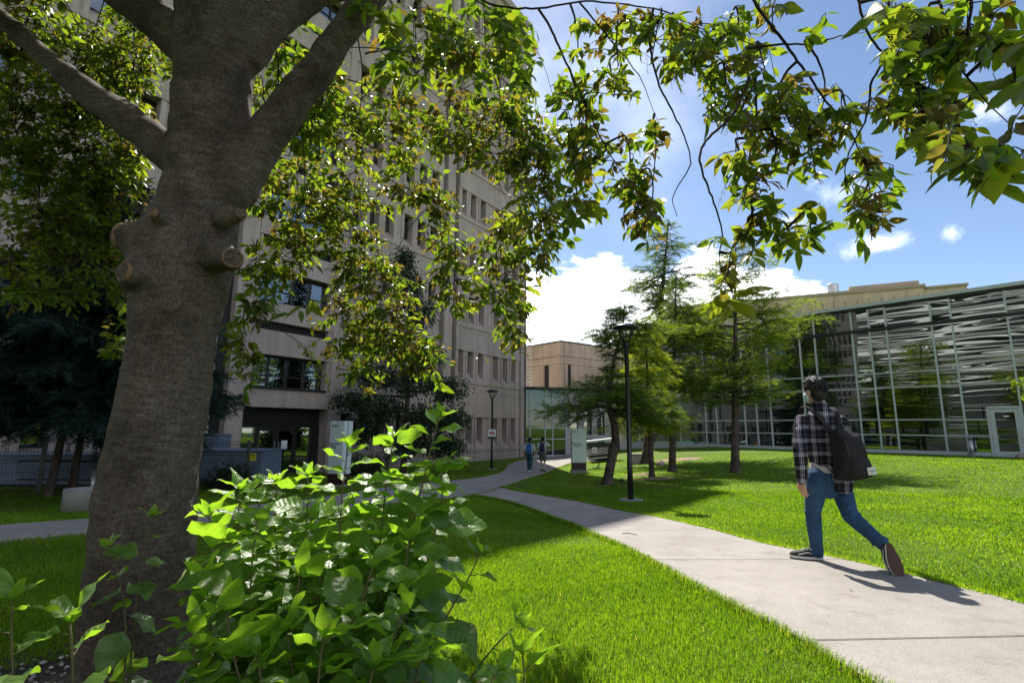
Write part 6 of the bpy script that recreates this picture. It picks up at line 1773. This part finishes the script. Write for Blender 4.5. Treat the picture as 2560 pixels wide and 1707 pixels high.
def plaid(axis):
    m, nt, out = _new('plaid_flannel')
    tc_ = nt.nodes.new("ShaderNodeTexCoord")
    nz_ = N(nt, "ShaderNodeTexNoise", Scale=5.0, Detail=2.0); nt.links.new(tc_.outputs["Object"], nz_.inputs["Vector"])
    of_ = N(nt, "ShaderNodeVectorMath", operation='MULTIPLY_ADD'); of_.inputs[1].default_value = (0.025, 0.025, 0.025)
    nt.links.new(nz_.outputs["Color"], of_.inputs[0]); nt.links.new(tc_.outputs["Object"], of_.inputs[2])
    dt = N(nt, "ShaderNodeVectorMath", operation='DOT_PRODUCT'); dt.inputs[1].default_value = axis
    nt.links.new(of_.outputs[0], dt.inputs[0])
    sx_ = nt.nodes.new("ShaderNodeSeparateXYZ"); nt.links.new(of_.outputs[0], sx_.inputs[0])
    def bands(src, per):
        a = N(nt, "ShaderNodeMath", operation='DIVIDE'); a.inputs[1].default_value = per; nt.links.new(src, a.inputs[0])
        f = N(nt, "ShaderNodeMath", operation='FRACT'); nt.links.new(a.outputs[0], f.inputs[0])
        rp = nt.nodes.new("ShaderNodeValToRGB"); rp.color_ramp.interpolation = 'CONSTANT'
        el = rp.color_ramp.elements
        st = [(0, 0.0), (.16, .55), (.22, .1), (.27, .8), (.33, .12), (.40, .6), (.46, 0.0), (.70, .22), (.78, 0.0)]
        el[0].position, el[0].color = st[0][0], (st[0][1],) * 3 + (1,)
        el[1].position, el[1].color = st[1][0], (st[1][1],) * 3 + (1,)
        for p_, c_ in st[2:]:
            e = el.new(p_); e.color = (c_, c_, c_, 1)
        nt.links.new(f.outputs[0], rp.inputs["Fac"])
        return rp.outputs["Color"]
    A = bands(dt.outputs["Value"], 0.118); B = bands(sx_.outputs["Z"], 0.125)
    ad = N(nt, "ShaderNodeMath", operation='ADD'); nt.links.new(A, ad.inputs[0]); nt.links.new(B, ad.inputs[1])
    rp = nt.nodes.new("ShaderNodeValToRGB"); el = rp.color_ramp.elements
    el[0].position, el[0].color = 0.0, (0.010, 0.009, 0.012, 1); el[1].position, el[1].color = 1.0, (0.68, 0.68, 0.76, 1)
    e = el.new(0.25); e.color = (0.05, 0.045, 0.062, 1); e = el.new(0.6); e.color = (0.30, 0.29, 0.35, 1)
    hf = N(nt, "ShaderNodeMath", operation='MULTIPLY'); hf.inputs[1].default_value = 0.62; nt.links.new(ad.outputs[0], hf.inputs[0])
    nt.links.new(hf.outputs[0], rp.inputs["Fac"])
    p = N(nt, "ShaderNodeBsdfPrincipled", Roughness=0.9); p.inputs["Specular IOR Level"].default_value = 0.15
    nt.links.new(rp.outputs["Color"], p.inputs["Base Color"])
    b1 = bump(nt, coords(nt, (8, 8, 11), (0.3, 0.6, 0)), 1.0, 0.8, 0.016, 3)
    nt.links.new(b1, p.inputs["Normal"]); nt.links.new(p.outputs[0], out.inputs[0])
    return m

def hand(mb, wr, d, palm_n, side, s=1.0, curl=0.5):
    """palm, four fingers of unequal length and a thumb; d = forearm direction, palm_n = palm normal, side = towards the thumb"""
    d = d.normalized(); side = (side - d * side.dot(d)).normalized(); pn = d.cross(side); pn = pn if pn.dot(palm_n) > 0 else -pn
    mb.tube([wr - d * .015 * s, wr + d * .04 * s, wr + d * .088 * s], [.026 * s, .040 * s, .040 * s], 12, [.019 * s, .017 * s, .014 * s], side, round_ends=True)
    for k, (L, o) in enumerate([(.072, .030), (.080, .010), (.075, -.010), (.058, -.029)]):
        b = wr + d * (.088 - .004 * abs(k - 1)) * s + side * o * s
        q, dd = b, d + side * (o * 1.2)
        pts = [b - d * .012 * s, b]; c = curl * (0.8 + .12 * k)
        for j in range(3):
            ang = c * (0.5 + .55 * j)
            v = (d * math.cos(ang) + pn * math.sin(ang) + side * o * 1.5).normalized()
            q = q + v * (L * s * (.42, .33, .25)[j]); pts.append(q)
        mb.tube(pts, [.0095 * s, .0095 * s, .0088 * s, .008 * s, .0068 * s], 8, round_ends=True)
    b = wr + d * .022 * s + side * .032 * s
    t1 = b + (d * .6 + side * .75 + pn * .25).normalized() * .04 * s
    t2 = t1 + (d * .95 + side * .2 + pn * .3).normalized() * .034 * s
    t3 = t2 + (d * 1.0 - side * .05 + pn * .35).normalized() * .026 * s
    mb.tube([b - side * .01 * s, t1, t2, t3], [.014 * s, .012 * s, .0108 * s, .0085 * s], 8, round_ends=True)

def shoe_parts(t, heel, toe, up_, mats, w=.05, h=.085):
    """low lace-up shoe: upper, white foxing band, sole"""
    d = (toe - heel).normalized(); up_ = (up_ - d * up_.dot(d)).normalized(); s = d.cross(up_)
    L = (toe - heel).length
    def outline(k):
        u = k
        return w * (0.74 + 0.36 * math.sin(max(0, u - .25) / .75 * math.pi * .86) ** .8) * (1 if u < .96 else .8)
    def ring(z0, grow, n=26):
        out = []
        for i in range(n):
            a = 2 * math.pi * i / n
            u = .5 - .5 * math.cos(a) if True else 0
            ww = math.sin(a)
            e = (abs(ww) ** .62) * (1 if ww > 0 else -1)
            out.append(heel + d * (u * (L + 2 * grow) - grow) + s * (outline(u) * e * (1 + grow * 10)) + up_ * z0)
        return out
    m = MB(); m.loft([ring(0, 0), ring(.008, 0.0005)]); so_ = m.build("sole", mats[2], t)
    m = MB(); m.loft([ring(.008, .0015), ring(.03, .0015)]); m.build("foxing", mats[1], t)
    m = MB()
    rs = []
    for k, (zz, f0, f1, sc) in enumerate([(.03, 0, 1, 1), (.046, .0, .985, .97), (.062, .01, .90, .86), (.078, .015, .68, .74), (.092, .02, .50, .66), (.108, .03, .42, .60)]):
        r_ = []
        for i in range(26):
            a = 2 * math.pi * i / 26
            u = .5 - .5 * math.cos(a); uu = f0 + (f1 - f0) * u; ww = math.sin(a); e = (abs(ww) ** .65) * (1 if ww > 0 else -1)
            r_.append(heel + d * (uu * L) + s * (outline(uu) * e * sc) + up_ * zz)
        rs.append(r_)
    m.loft(rs); up_o = m.build("upper", mats[0], t, True)
    m = MB()
    for sd in (-1, 1):
        q = [heel + d * (L * a) + s * (sd * (outline(a) * sc_ + .002)) + up_ * z for a, z, sc_ in [(.18, .052, .94), (.32, .058, .92), (.46, .068, .86), (.60, .056, .92), (.74, .044, .98)]]
        m.tube(smooth_pts(q, 10), .0042, 6)
    m.build("side_stripe", mats[1], up_o)
    m = MB()
    for j in range(4):
        c_ = heel + d * (L * (.55 + .055 * j)) + up_ * (.096 - .012 * j)
        m.tube([c_ - s * .024, c_ + up_ * .006, c_ + s * .024], .0032, 5)
    m.build("lace", mats[1], up_o)
    return up_o

def head_geo(mb, c, fw, s=1.0):
    """skull, jaw, nose, ears, brow; fw = facing (horizontal)"""
    fw = fw.normalized(); rt = Vector((fw.y, -fw.x, 0))
    ax = (rt, fw, UP)
    mb.ball(c + UP * .02 * s, .075 * s, .092 * s, .098 * s, 16, 12, ax)
    mb.ball(c + fw * .022 * s - UP * .05 * s, .058 * s, .068 * s, .07 * s, 14, 10, ax)
    mb.ball(c + fw * .055 * s - UP * .095 * s, .03 * s, .03 * s, .024 * s, 10, 8, ax)
    mb.tube([c + fw * .088 * s + UP * .012 * s, c + fw * .104 * s - UP * .02 * s, c + fw * .098 * s - UP * .034 * s], [.009 * s, .013 * s, .015 * s], 8, round_ends=True)
    for d in (-1, 1):
        mb.ball(c + rt * (d * .078 * s) - fw * .004 * s - UP * .012 * s, .011 * s, .021 * s, .033 * s, 10, 8, ax)
        mb.ball(c + fw * .082 * s + rt * (d * .03 * s) + UP * .028 * s, .022 * s, .01 * s, .007 * s, 8, 6, ax)
    mb.ball(c + fw * .09 * s - UP * .062 * s, .024 * s, .009 * s, .007 * s, 10, 6, ax)
    return rt

def face_details(t, c, fw, s, mask=False):
    fw = fw.normalized(); rt = Vector((fw.y, -fw.x, 0))
    for d in (-1, 1):
        m = MB(); m.ball(c + fw * .081 * s + rt * (d * .031 * s) + UP * .008 * s, .012 * s, .008 * s, .0075 * s, 10, 8, (rt, fw, UP)); e = m.build("eye", M['white'], t, True)
        m = MB(); m.ball(c + fw * .087 * s + rt * (d * .031 * s) + UP * .008 * s, .006 * s, .004 * s, .006 * s, 8, 6, (rt, fw, UP)); m.build("iris", M['black'], e, True)
    if mask:
        m = MB()
        rings = []
        for z, f, w in [(.002, .092, .05), (-.02, .108, .062), (-.05, .110, .064), (-.08, .100, .056), (-.108, .078, .042)]:
            rings.append([c + UP * (z * s) + rt * (w * s * math.sin(a)) + fw * ((f * math.cos(a) ** .7 if math.cos(a) > 0 else 0) * s) for a in [(-1.5 + 3.0 * i / 14) for i in range(15)]])
        m.loft(rings, cap=False, closed=False)
        mo = m.build("face_mask", M['mask'], t, True)
        sm = mo.modifiers.new("thickness", 'SOLIDIFY'); sm.thickness = .003
        m = MB()
        for d in (-1, 1):
            for z in (-.004, -.075):
                m.tube(smooth_pts([c + UP * (z * s) + rt * (d * .066 * s) + fw * .02 * s, c + UP * ((z * .4 - .01) * s) + rt * (d * .082 * s), c + UP * (-.012 * s) + rt * (d * .082 * s) - fw * .022 * s], 7), .002 * s, 5)
        m.build("ear_loop", M['white'], mo)

def hair_cap(t, c, fw, s, seed, long_=0.0):
    """thick tousled hair: a cap with many overlapping locks, one mesh"""
    fw = fw.normalized(); rt = Vector((fw.y, -fw.x, 0)); r = random.Random(seed)
    m = MB()
    m.ball(c + UP * .045 * s - fw * .012 * s, .088 * s, .102 * s, .088 * s, 16, 10, (rt, fw, UP))
    m.ball(c - UP * .015 * s - fw * .045 * s, .074 * s, .062 * s, (.088 + long_) * s, 14, 10, (rt, fw, UP))
    for k in range(300):
        a = r.uniform(0, 6.283); e = r.uniform(-.55, 1.45)
        back = -math.cos(a)
        if math.cos(a) > .35 and e < .35: continue
        if abs(math.sin(a)) > .75 and e < -.1: continue
        v = rt * (math.sin(a) * math.cos(e)) + fw * (math.cos(a) * math.cos(e)) + UP * math.sin(e)
        p = c + UP * .035 * s - fw * .012 * s + rt * (v.dot(rt) * .086 * s) + fw * (v.dot(fw) * .1 * s) + UP * (v.z * .09 * s)
        dn = (rt * (math.sin(a) * .6) + fw * (math.cos(a) * .6) - UP * (.75 - .5 * max(0, math.sin(e))) + rvec(r, .3)).normalized()
        L = r.uniform(.03, .06) * s
        q = p + v * (.008 * s)
        m.tube([q - dn * L * .5, q + v * .004 * s, q + dn * L * .55 - v * .006 * s], [.0055 * s, .006 * s, .002 * s], 6, round_ends=True)
    return m.build_fused("hair", M['hair'], t, .0042 * s, 1, .35)

def backpack(name, label, top, bot, width0, width1, depth, nrm, shL, shR, lowL, lowR, mat, patch=False):
    """top/bot: centre line against the wearer's back; nrm: away from the back"""
    t = thing(name, label, "backpack", bot)
    ax_ = (top - bot).normalized(); nrm = (nrm - ax_ * nrm.dot(ax_)).normalized(); sd = ax_.cross(nrm).normalized()
    rings = []
    n = 24
    for i in range(13):
        u = i / 12
        w = (width1 + (width0 - width1) * u ** 1.2) * (.5 if True else 0) * (1 - .25 * max(0, u - .8) / .2) * (1 - .12 * max(0, .1 - u) / .1)
        dp = depth * (.55 + .45 * math.sin(math.pi * min(1, (1 - u) * .75 + .12))) * (1 - .35 * max(0, u - .82) / .18)
        c = bot.lerp(top, u) + nrm * dp * .5
        ring = []
        for k in range(n):
            a = 2 * math.pi * k / n
            cs, sn = math.cos(a), math.sin(a)
            e = .42
            ring.append(c + sd * (w * abs(cs) ** e * (1 if cs > 0 else -1)) + nrm * (dp * .5 * abs(sn) ** e * (1 if sn > 0 else -1)))
        rings.append(ring)
    m = MB(); m.loft(rings)
    rb_ = random.Random(17)
    for i in range(22):                                              # slack folds in the cloth
        u = rb_.uniform(.06, .92); a = rb_.uniform(.15, 2.99)
        w = (width1 + (width0 - width1) * u) * .5; dp = depth * (.55 + .45 * math.sin(math.pi * min(1, (1 - u) * .75 + .12)))
        f_ = lambda u_, a_: bot.lerp(top, u_) + nrm * (dp * .5) + sd * (w * abs(math.cos(a_)) ** .42 * (1 if math.cos(a_) > 0 else -1) * .97) + nrm * (dp * .5 * abs(math.sin(a_)) ** .42 * .97)
        du, da = rb_.uniform(-.13, .13), rb_.uniform(-.3, .3)
        m.tube([f_(u, a), f_(min(.97, max(.03, u + du * .5)), a + da * .4), f_(min(.97, max(.03, u + du)), a + da)], [.004, .011, .004], 7, round_ends=True)
    b = m.build_fused("bag", mat, t, .0065, 2, .5)
    m = MB()
    for sg in (-1, 1):                                                # piped seams down the edges
        m.tube([bot.lerp(top, u) + nrm * (depth * (.55 + .45 * math.sin(math.pi * min(1, (1 - u) * .75 + .12))) * .95) + sd * (sg * (width1 + (width0 - width1) * u ** 1.2) * .5 * .80) for u in (.06, .2, .4, .6, .78)], .0045, 6)
    m.build("piping", M['black'], b)
    # front pocket
    m = MB(); rings = []
    for i in range(7):
        u = .04 + .40 * i / 6
        w = (width1 + (width0 - width1) * u) * .5 * .86
        c = bot.lerp(top, u) + nrm * (depth * (.78 + .12 * math.sin(math.pi * i / 6)))
        ring = []
        for k in range(n):
            a = 2 * math.pi * k / n; cs, sn = math.cos(a), math.sin(a)
            ring.append(c + sd * (w * abs(cs) ** .5 * (1 if cs > 0 else -1)) + nrm * (depth * .26 * abs(sn) ** .6 * (1 if sn > 0 else -1)))
        rings.append(ring)
    m.loft(rings); pk = m.build("front_pocket", mat, t, True)
    m = MB(); zc = [bot.lerp(top, .445) + nrm * (depth * .93) + sd * (width1 * .36 * a) for a in (-1, -.5, 0, .5, 1)]
    m.tube(zc, .004, 5); m.build("zip", M['black'], pk)
    m = MB(); hp_ = top + nrm * depth * .25
    m.tube(smooth_pts([hp_ - sd * .03, hp_ - sd * .02 + ax_ * .045, hp_ + sd * .02 + ax_ * .045, hp_ + sd * .03], 9), .007, 6); m.build("grab_loop", mat, t)
    for (s0, lo, sg) in ((shL, lowL, -1), (shR, lowR, 1)):
        a0 = top - ax_ * .03 + sd * (sg * .05) + nrm * .005
        chest = s0 - nrm * .10 - UP * .04
        P = smooth_pts([a0, a0.lerp(s0, .55) + UP * .028 + nrm * .02, s0 + UP * .03 + nrm * .0, s0 - nrm * .075 + UP * .012, chest - UP * .09, lo.lerp(chest, .3) - nrm * .05, lo], 26)
        m = MB()
        w_ = [.028 if i < 17 else .015 for i in range(26)]
        m.tube(P, w_, 10, [.006] * 26, sd, round_ends=False); m.build("strap", mat, t, True)
    if patch:
        c = bot.lerp(top, .17) + nrm * (depth * 1.17) + sd * patch
        m = MB(); m.obox(c, sd, ax_, nrm, -.046, .046, -.033, .033, -.002, .005); po = m.build("label_patch", M['foxing'], pk)
        text_mesh("lettering", "Herschel", .021, c + nrm * .0055 - sd * .038 - ax_ * .004, sd, ax_, M['black'], po, depth=.0006)
        m = MB(); m.obox(c, sd, ax_, nrm, -.03, .03, -.018, -.015, .005, .0062); m.build("lettering", M['black'], po)
    return t

# ------------------------------------------------------------------ the student on the walk
def Z8(x, y, Y): return PT(1900 + x / 2.6133, 900 + y / 2.6133, Y)
foot_g = GP(2056, 1408)
Y0 = foot_g.y
J = dict(head=Z8(352, 205, Y0 - .08), neck=Z8(385, 285, Y0 - .10), shL=Z8(272, 398, Y0 - .13), shR=Z8(526, 400, Y0 - .06), chest=Z8(405, 420, Y0 - .08), waist=Z8(430, 640, Y0 - .05), pel=Z8(440, 770, Y0 - .05),
         elL=Z8(262, 580, Y0 - .26), wrL=Z8(274, 792, Y0 - .20), elR=Z8(572, 560, Y0 + .02), wrR=Z8(560, 690, Y0 + .22),
         hipL=Z8(370, 800, Y0 - .09), hipR=Z8(520, 800, Y0 + .00), knL=Z8(345, 1000, Y0 - .02), anL=Z8(374, 1262, Y0 + .02), knR=Z8(588, 1015, Y0 - .20), anR=Z8(806, 1205, Y0 - .42))
fw = Vector((-.14, .99, 0)); rt = Vector((.99, .14, 0))
sroot = Vector((J['pel'].x, J['pel'].y, 0)); sroot.z = ground(sroot.x, sroot.y)
stu = thing("person", "student in plaid shirt, blue jeans and face mask striding along the sunlit walk", "person", sroot)
M['plaid'] = plaid((0.87, -0.49, 0.0))
B = MB()
hf = Vector((-.33, .944, 0)).normalized()
head_geo(B, J['head'], hf, 1.0)
B.tube([J['neck'] - UP * .04, J['neck'] + UP * .02, J['head'] - UP * .03 - hf * .02], [.062, .055, .056], 14, round_ends=True)
B.tube([J['pel'] - UP * .05, J['pel'] + UP * .05, J['waist'], J['chest'] - UP * .05, J['chest'] + UP * .05, J['neck'] - UP * .05], [.13, .15, .135, .16, .15, .06], 18, [.095, .1, .09, .105, .09, .05], rt, round_ends=True)
for s in 'LR':
    B.tube([J['chest'] + (J['sh' + s] - J['chest']) * .5, J['sh' + s], J['el' + s], J['el' + s].lerp(J['wr' + s], .4), J['wr' + s]], [.06, .056, .042, .042, .026], 12, round_ends=True)
    B.tube([J['hip' + s] + UP * .03, J['hip' + s].lerp(J['kn' + s], .5), J['kn' + s], J['kn' + s].lerp(J['an' + s], .35), J['an' + s]], [.085, .07, .05, .052, .036], 12, round_ends=True)
hand(B, J['wrL'], (J['wrL'] - J['elL']) * .6 + Vector((.02, .0, -.1)), rt, Vector((-.25, .8, -.1)), .96, .42)
hand(B, J['wrR'], J['wrR'] - J['elR'], -rt, UP, .96, .7)
B.build_fused("body", M['skin'], stu, .0045, 2, .45)
face_details(stu, J['head'], hf, 1.0, True)
hair_cap(stu, J['head'], hf, 1.06, 4)
# thin glasses
m = MB(); hr_ = Vector((hf.y, -hf.x, 0))
for d in (-1, 1):
    c_ = J['head'] + hf * .1 + hr_ * (d * .033) + UP * .006
    m.tube([c_ + hr_ * (.024 * math.cos(k * .5236)) + UP * (.018 * math.sin(k * .5236)) for k in range(13)], .0018, 5)
    m.tube([c_ + hr_ * (d * .024), J['head'] + hr_ * (d * .079) + UP * .006], .0018, 5)
m.build("glasses", M['black'], stu)
Jn = MB()
Jn.tube([J['pel'] - UP * .07, J['pel'] + UP * .01, J['waist'].lerp(J['pel'], .62)], [.14, .165, .158], 22, [.105, .122, .112], rt, round_ends=True)
for s in 'LR':
    h, k, a = J['hip' + s], J['kn' + s], J['an' + s]
    Jn.tube([h + UP * .05, h - UP * .03, h.lerp(k, .5), k + (h - k) * .12, k, k.lerp(a, .3), k.lerp(a, .7), a + (k - a) * .02], [.094, .098, .087, .073, .07, .068, .058, .056], 16, round_ends=True)
    r_ = random.Random(3 if s == 'L' else 5)
    for q in range(18):                                   # folds behind the knee and stacked at the hem
        f = r_.choice([.40, .45, .5, .53, .9, .94, .97, .86])
        c_ = h.lerp(k, f * 2) if f < .5 else k.lerp(a, f * 2 - 1)
        ax_ = (a - k).normalized(); v = rvec(r_, 1); v = (v - ax_ * v.dot(ax_) * .8).normalized(); w2 = ax_.cross(v).normalized()
        rr0 = .068 if f < .6 else .053
        Jn.tube([c_ + v * rr0 * .9 - w2 * .03, c_ + v * (rr0 + .009) + ax_ * .012, c_ + v * rr0 * .9 + w2 * .04 + ax_ * .012], [.008, .012, .008], 8, round_ends=True)
jo = Jn.build_fused("jeans", M['denim'], stu, .006, 3, .5)
m = MB(); pc = J['pel'] - fw * .118
for d in (-.085, .085):
    q = pc + rt * d - UP * .02
    m.tube([q - rt * .05 + UP * .06, q - rt * .045 - UP * .05, q - UP * .075, q + rt * .045 - UP * .05, q + rt * .05 + UP * .06], .002, 4)
m.build("pocket_seam", plain('seam_thread', (.06, .12, .22), .9, .1, 9), jo)
U = MB(); U.tube([J['waist'].lerp(J['pel'], .72), J['waist'].lerp(J['pel'], .4), J['waist']], [.168, .163, .155], 20, [.122, .118, .11], rt); U.build_fused("undershirt", M['under_tee'], stu, .008, 2)
S_ = MB()
S_.tube([J['waist'].lerp(J['pel'], .30) + rt * .01, J['waist'], J['chest'] - UP * .08, J['chest'] + UP * .04, J['neck'] - UP * .065, J['neck'] - UP * .01], [.170, .162, .176, .160, .104, .066], 22, [.128, .122, .132, .115, .085, .066], rt, round_ends=False)
for s in 'LR':
    S_.tube([J['chest'].lerp(J['sh' + s], .4) + UP * .02, J['sh' + s], J['sh' + s].lerp(J['el' + s], .5), J['el' + s], J['el' + s].lerp(J['wr' + s], .5), J['wr' + s] + (J['el' + s] - J['wr' + s]) * .04], [.074, .068, .070, .064, .055, .045], 16, round_ends=True)
    r_ = random.Random(7 if s == 'L' else 8)
    for q in range(12):
        f = r_.uniform(.08, .98); c_ = J['sh' + s].lerp(J['el' + s], f * 2) if f < .5 else J['el' + s].lerp(J['wr' + s], f * 2 - 1)
        ax_ = (J['wr' + s] - J['sh' + s]).normalized(); v = rvec(r_, 1); v = (v - ax_ * v.dot(ax_)).normalized(); w2 = ax_.cross(v)
        rr0 = .078 - .034 * f
        S_.tube([c_ + v * rr0 * .84 - w2 * .035 - ax_ * .02, c_ + v * (rr0 - .002), c_ + v * rr0 * .84 + w2 * .04 + ax_ * .03], [.007, .010, .007], 8, round_ends=True)
# shirt tail hanging low on the right under the bag
tl = J['pel'] + rt * .07 - fw * .12
S_.tube([J['waist'] - fw * .07 + rt * .02, tl + UP * .06, tl - UP * .075], [.14, .115, .10], 16, [.05, .032, .022], rt, round_ends=True)
S_.tube([J['neck'] - UP * .035, J['neck'] + UP * .022], [.075, .066], 18, [.068, .06], rt)
so_ = S_.build_fused("plaid_shirt", M['plaid'], stu, .0065, 3, .5)
m = MB(); w0 = J['wrL'] + (J['elL'] - J['wrL']).normalized() * .012; dv = (J['elL'] - J['wrL']).normalized()
m.tube([w0 - dv * .008, w0 + dv * .05], [.045, .047], 16, [.040, .043], round_ends=False); m.build_fused("cuff", M['plaid'], so_, .006, 2)
hl = foot_g + Vector((.0, -.0, .03)); tL = Vector((-.86, .40, 0)).normalized()
shoe_parts(stu, Vector((foot_g.x + .015, foot_g.y + .0, ground(foot_g.x, foot_g.y) + .027)), Vector((foot_g.x, foot_g.y, ground(foot_g.x, foot_g.y) + .027)) + tL * .275, UP, (M['shoe'], M['foxing'], M['gum']))
hR = Z8(842, 1192, Y0 - .50); tR = GP(1900 + 915 / 2.6133, 900 + 1432 / 2.6133) + Vector((0, 0, .035))
tR = hR + (tR - hR).normalized() * .285
sn_ = Vector((.06, .95, .2)); shoe_parts(stu, hR, tR, sn_, (M['shoe'], M['foxing'], M['gum']), .052)
m = MB(); m.tube([J['anR'], hR.lerp(tR, .22) + sn_.normalized() * .06], [.036, .034], 12, round_ends=True); m.build("sock", M['black'], stu, True)
m = MB(); m.tube([J['anL'], foot_g + tL * .055 + UP * .075], [.036, .034], 12, round_ends=True); m.build("sock", M['black'], stu, True)
backpack("backpack", "black backpack with a white label patch slung low on the plaid-shirted student", Z8(492, 452, Y0 - .22), Z8(556, 775, Y0 - .22), .215, .275, .20, -fw * 1.0 + rt * .10, J['shL'].lerp(J['neck'], .32) + UP * .055, J['shR'].lerp(J['neck'], .3) + UP * .05, Z8(480, 700, Y0 - .2), Z8(650, 690, Y0 - .1), M['pack_cloth'], patch=.068)

# ------------------------------------------------------------------ the two walking away down the path
def walker(name, label, base, H, fw, top_mat, leg_mat, shorts, pack, pack_name, pack_label, shoe_m, raise_hand, seed, hair_long=0.0):
    s = H / 1.75
    fw = fw.normalized(); rt = Vector((fw.y, -fw.x, 0))
    P = lambda r, f, z: base + rt * (r * s) + fw * (f * s) + UP * (z * s)
    t = thing(name, label, "person", base)
    head = P(0.0, .03, 1.62); neck = P(0, -.0, 1.46); chest = P(0, 0, 1.3); waist = P(0, 0, 1.08); pel = P(0, 0, .94)
    sh = {-1: P(-.185, 0, 1.40), 1: P(.185, 0, 1.40)}
    el = {-1: P(-.25, -.06, 1.14), 1: P(.25, .02, 1.13)}; wr = {-1: P(-.31, -.10, .90), 1: P(.24, .12, .90)}
    if raise_hand: el[1] = P(.34, .12, 1.28); wr[1] = P(.17, .15, 1.53)
    hip = {-1: P(-.09, 0, .90), 1: P(.09, 0, .90)}
    kn = {-1: P(-.09, .08, .50), 1: P(.1, -.02, .49)}; an = {-1: P(-.09, -.02, .09), 1: P(.1, -.34, .17)}
    if seed % 2: kn = {-1: P(-.1, .14, .50), 1: P(.1, -.06, .50)}; an = {-1: P(-.1, .18, .09), 1: P(.1, -.28, .14)}
    B = MB(); head_geo(B, head, fw, s)
    B.tube([neck - UP * .03, head - UP * .03], [.055 * s, .055 * s], 12, round_ends=True)
    B.tube([pel, waist, chest, neck - UP * .04], [.14 * s, .13 * s, .15 * s, .06 * s], 16, [.095 * s, .09 * s, .1 * s, .05 * s], rt, round_ends=True)
    for d in (-1, 1):
        B.tube([sh[d], el[d], wr[d]], [.05 * s, .04 * s, .027 * s], 10, round_ends=True)
        B.tube([hip[d], kn[d], kn[d].lerp(an[d], .35), an[d]], [.08 * s, .052 * s, .055 * s, .036 * s], 10, round_ends=True)
        hand(B, wr[d], wr[d] - el[d], -rt * d, fw, .95 * s, .5 if not (raise_hand and d == 1) else .9)
    B.build_fused("body", M['skin_pale'], t, .009, 2)
    face_details(t, head, fw, s)
    hair_cap(t, head, fw, 1.05 * s, seed, hair_long)
    S_ = MB(); S_.tube([pel + UP * .03, waist, chest, neck - UP * .07 * s, neck - UP * .015 * s], [.168 * s, .16 * s, .18 * s, .11 * s, .065 * s], 18, [.12 * s, .115 * s, .125 * s, .08 * s, .06 * s], rt)
    for d in (-1, 1): S_.tube([chest.lerp(sh[d], .4), sh[d], sh[d].lerp(el[d], .75)], [.085 * s, .08 * s, .075 * s], 12, round_ends=True)
    S_.build_fused("t_shirt", top_mat, t, .012, 3)
    L_ = MB(); L_.tube([pel - UP * .06, pel + UP * .07], [.155 * s, .16 * s], 16, [.115 * s, .115 * s], rt, round_ends=True)
    for d in (-1, 1):
        if shorts: L_.tube([hip[d] + UP * .04, hip[d].lerp(kn[d], .5), kn[d] + (hip[d] - kn[d]) * .08], [.1 * s, .1 * s, .094 * s], 12)
        else: L_.tube([hip[d] + UP * .04, hip[d].lerp(kn[d], .5), kn[d], kn[d].lerp(an[d], .5), an[d] + (kn[d] - an[d]) * .06], [.098 * s, .088 * s, .073 * s, .066 * s, .06 * s], 12)
    L_.build_fused("shorts" if shorts else "jeans", leg_mat, t, .012, 3)
    for d in (-1, 1):
        low = an[d].z - base.z < .12 * s
        he = Vector((an[d].x, an[d].y, an[d].z)) - fw * .05 * s - UP * (.085 if low else .05) * s
        dr = fw if low else (fw * .55 - UP * .75 + rt * 0).normalized()
        if low: he.z = ground(he.x, he.y) + .027
        shoe_parts(t, he, he + dr * .27 * s, UP if low else (UP * .6 + fw * .8), shoe_m)
    backpack(pack_name, pack_label, P(0, -.135, 1.44), P(0, -.145, 1.0), .22 * s, .30 * s, .16 * s, -fw, sh[-1].lerp(neck, .35) + UP * .04, sh[1].lerp(neck, .35) + UP * .04, P(-.15, -.1, 1.03), P(.15, -.1, 1.03), pack)
w1 = GP(1324, 1181); h1 = PT(1324, 1094, w1.y).z - w1.z
walker("person", "far walker in white tee and long blue jeans, left one of the pair", w1, h1, Vector((.25, 1, 0)), M['white_cloth'], M['denim_teal'], False, M['pack_blue'], "backpack", "bright blue backpack worn by the far walker in jeans", (M['white'], M['foxing'], M['foxing']), False, 11, .02)
w2 = GP(1357, 1178); h2 = PT(1360, 1092, w2.y).z - w2.z
walker("person", "far walker in white tee and grey shorts, one hand raised to the head", w2, h2, Vector((.2, 1, 0)), M['white_cloth'], M['grey_cloth'], True, M['pack_navy'], "backpack", "dark navy backpack worn by the far walker in shorts", (M['shoe'], M['shoe'], M['shoe']), True, 12)
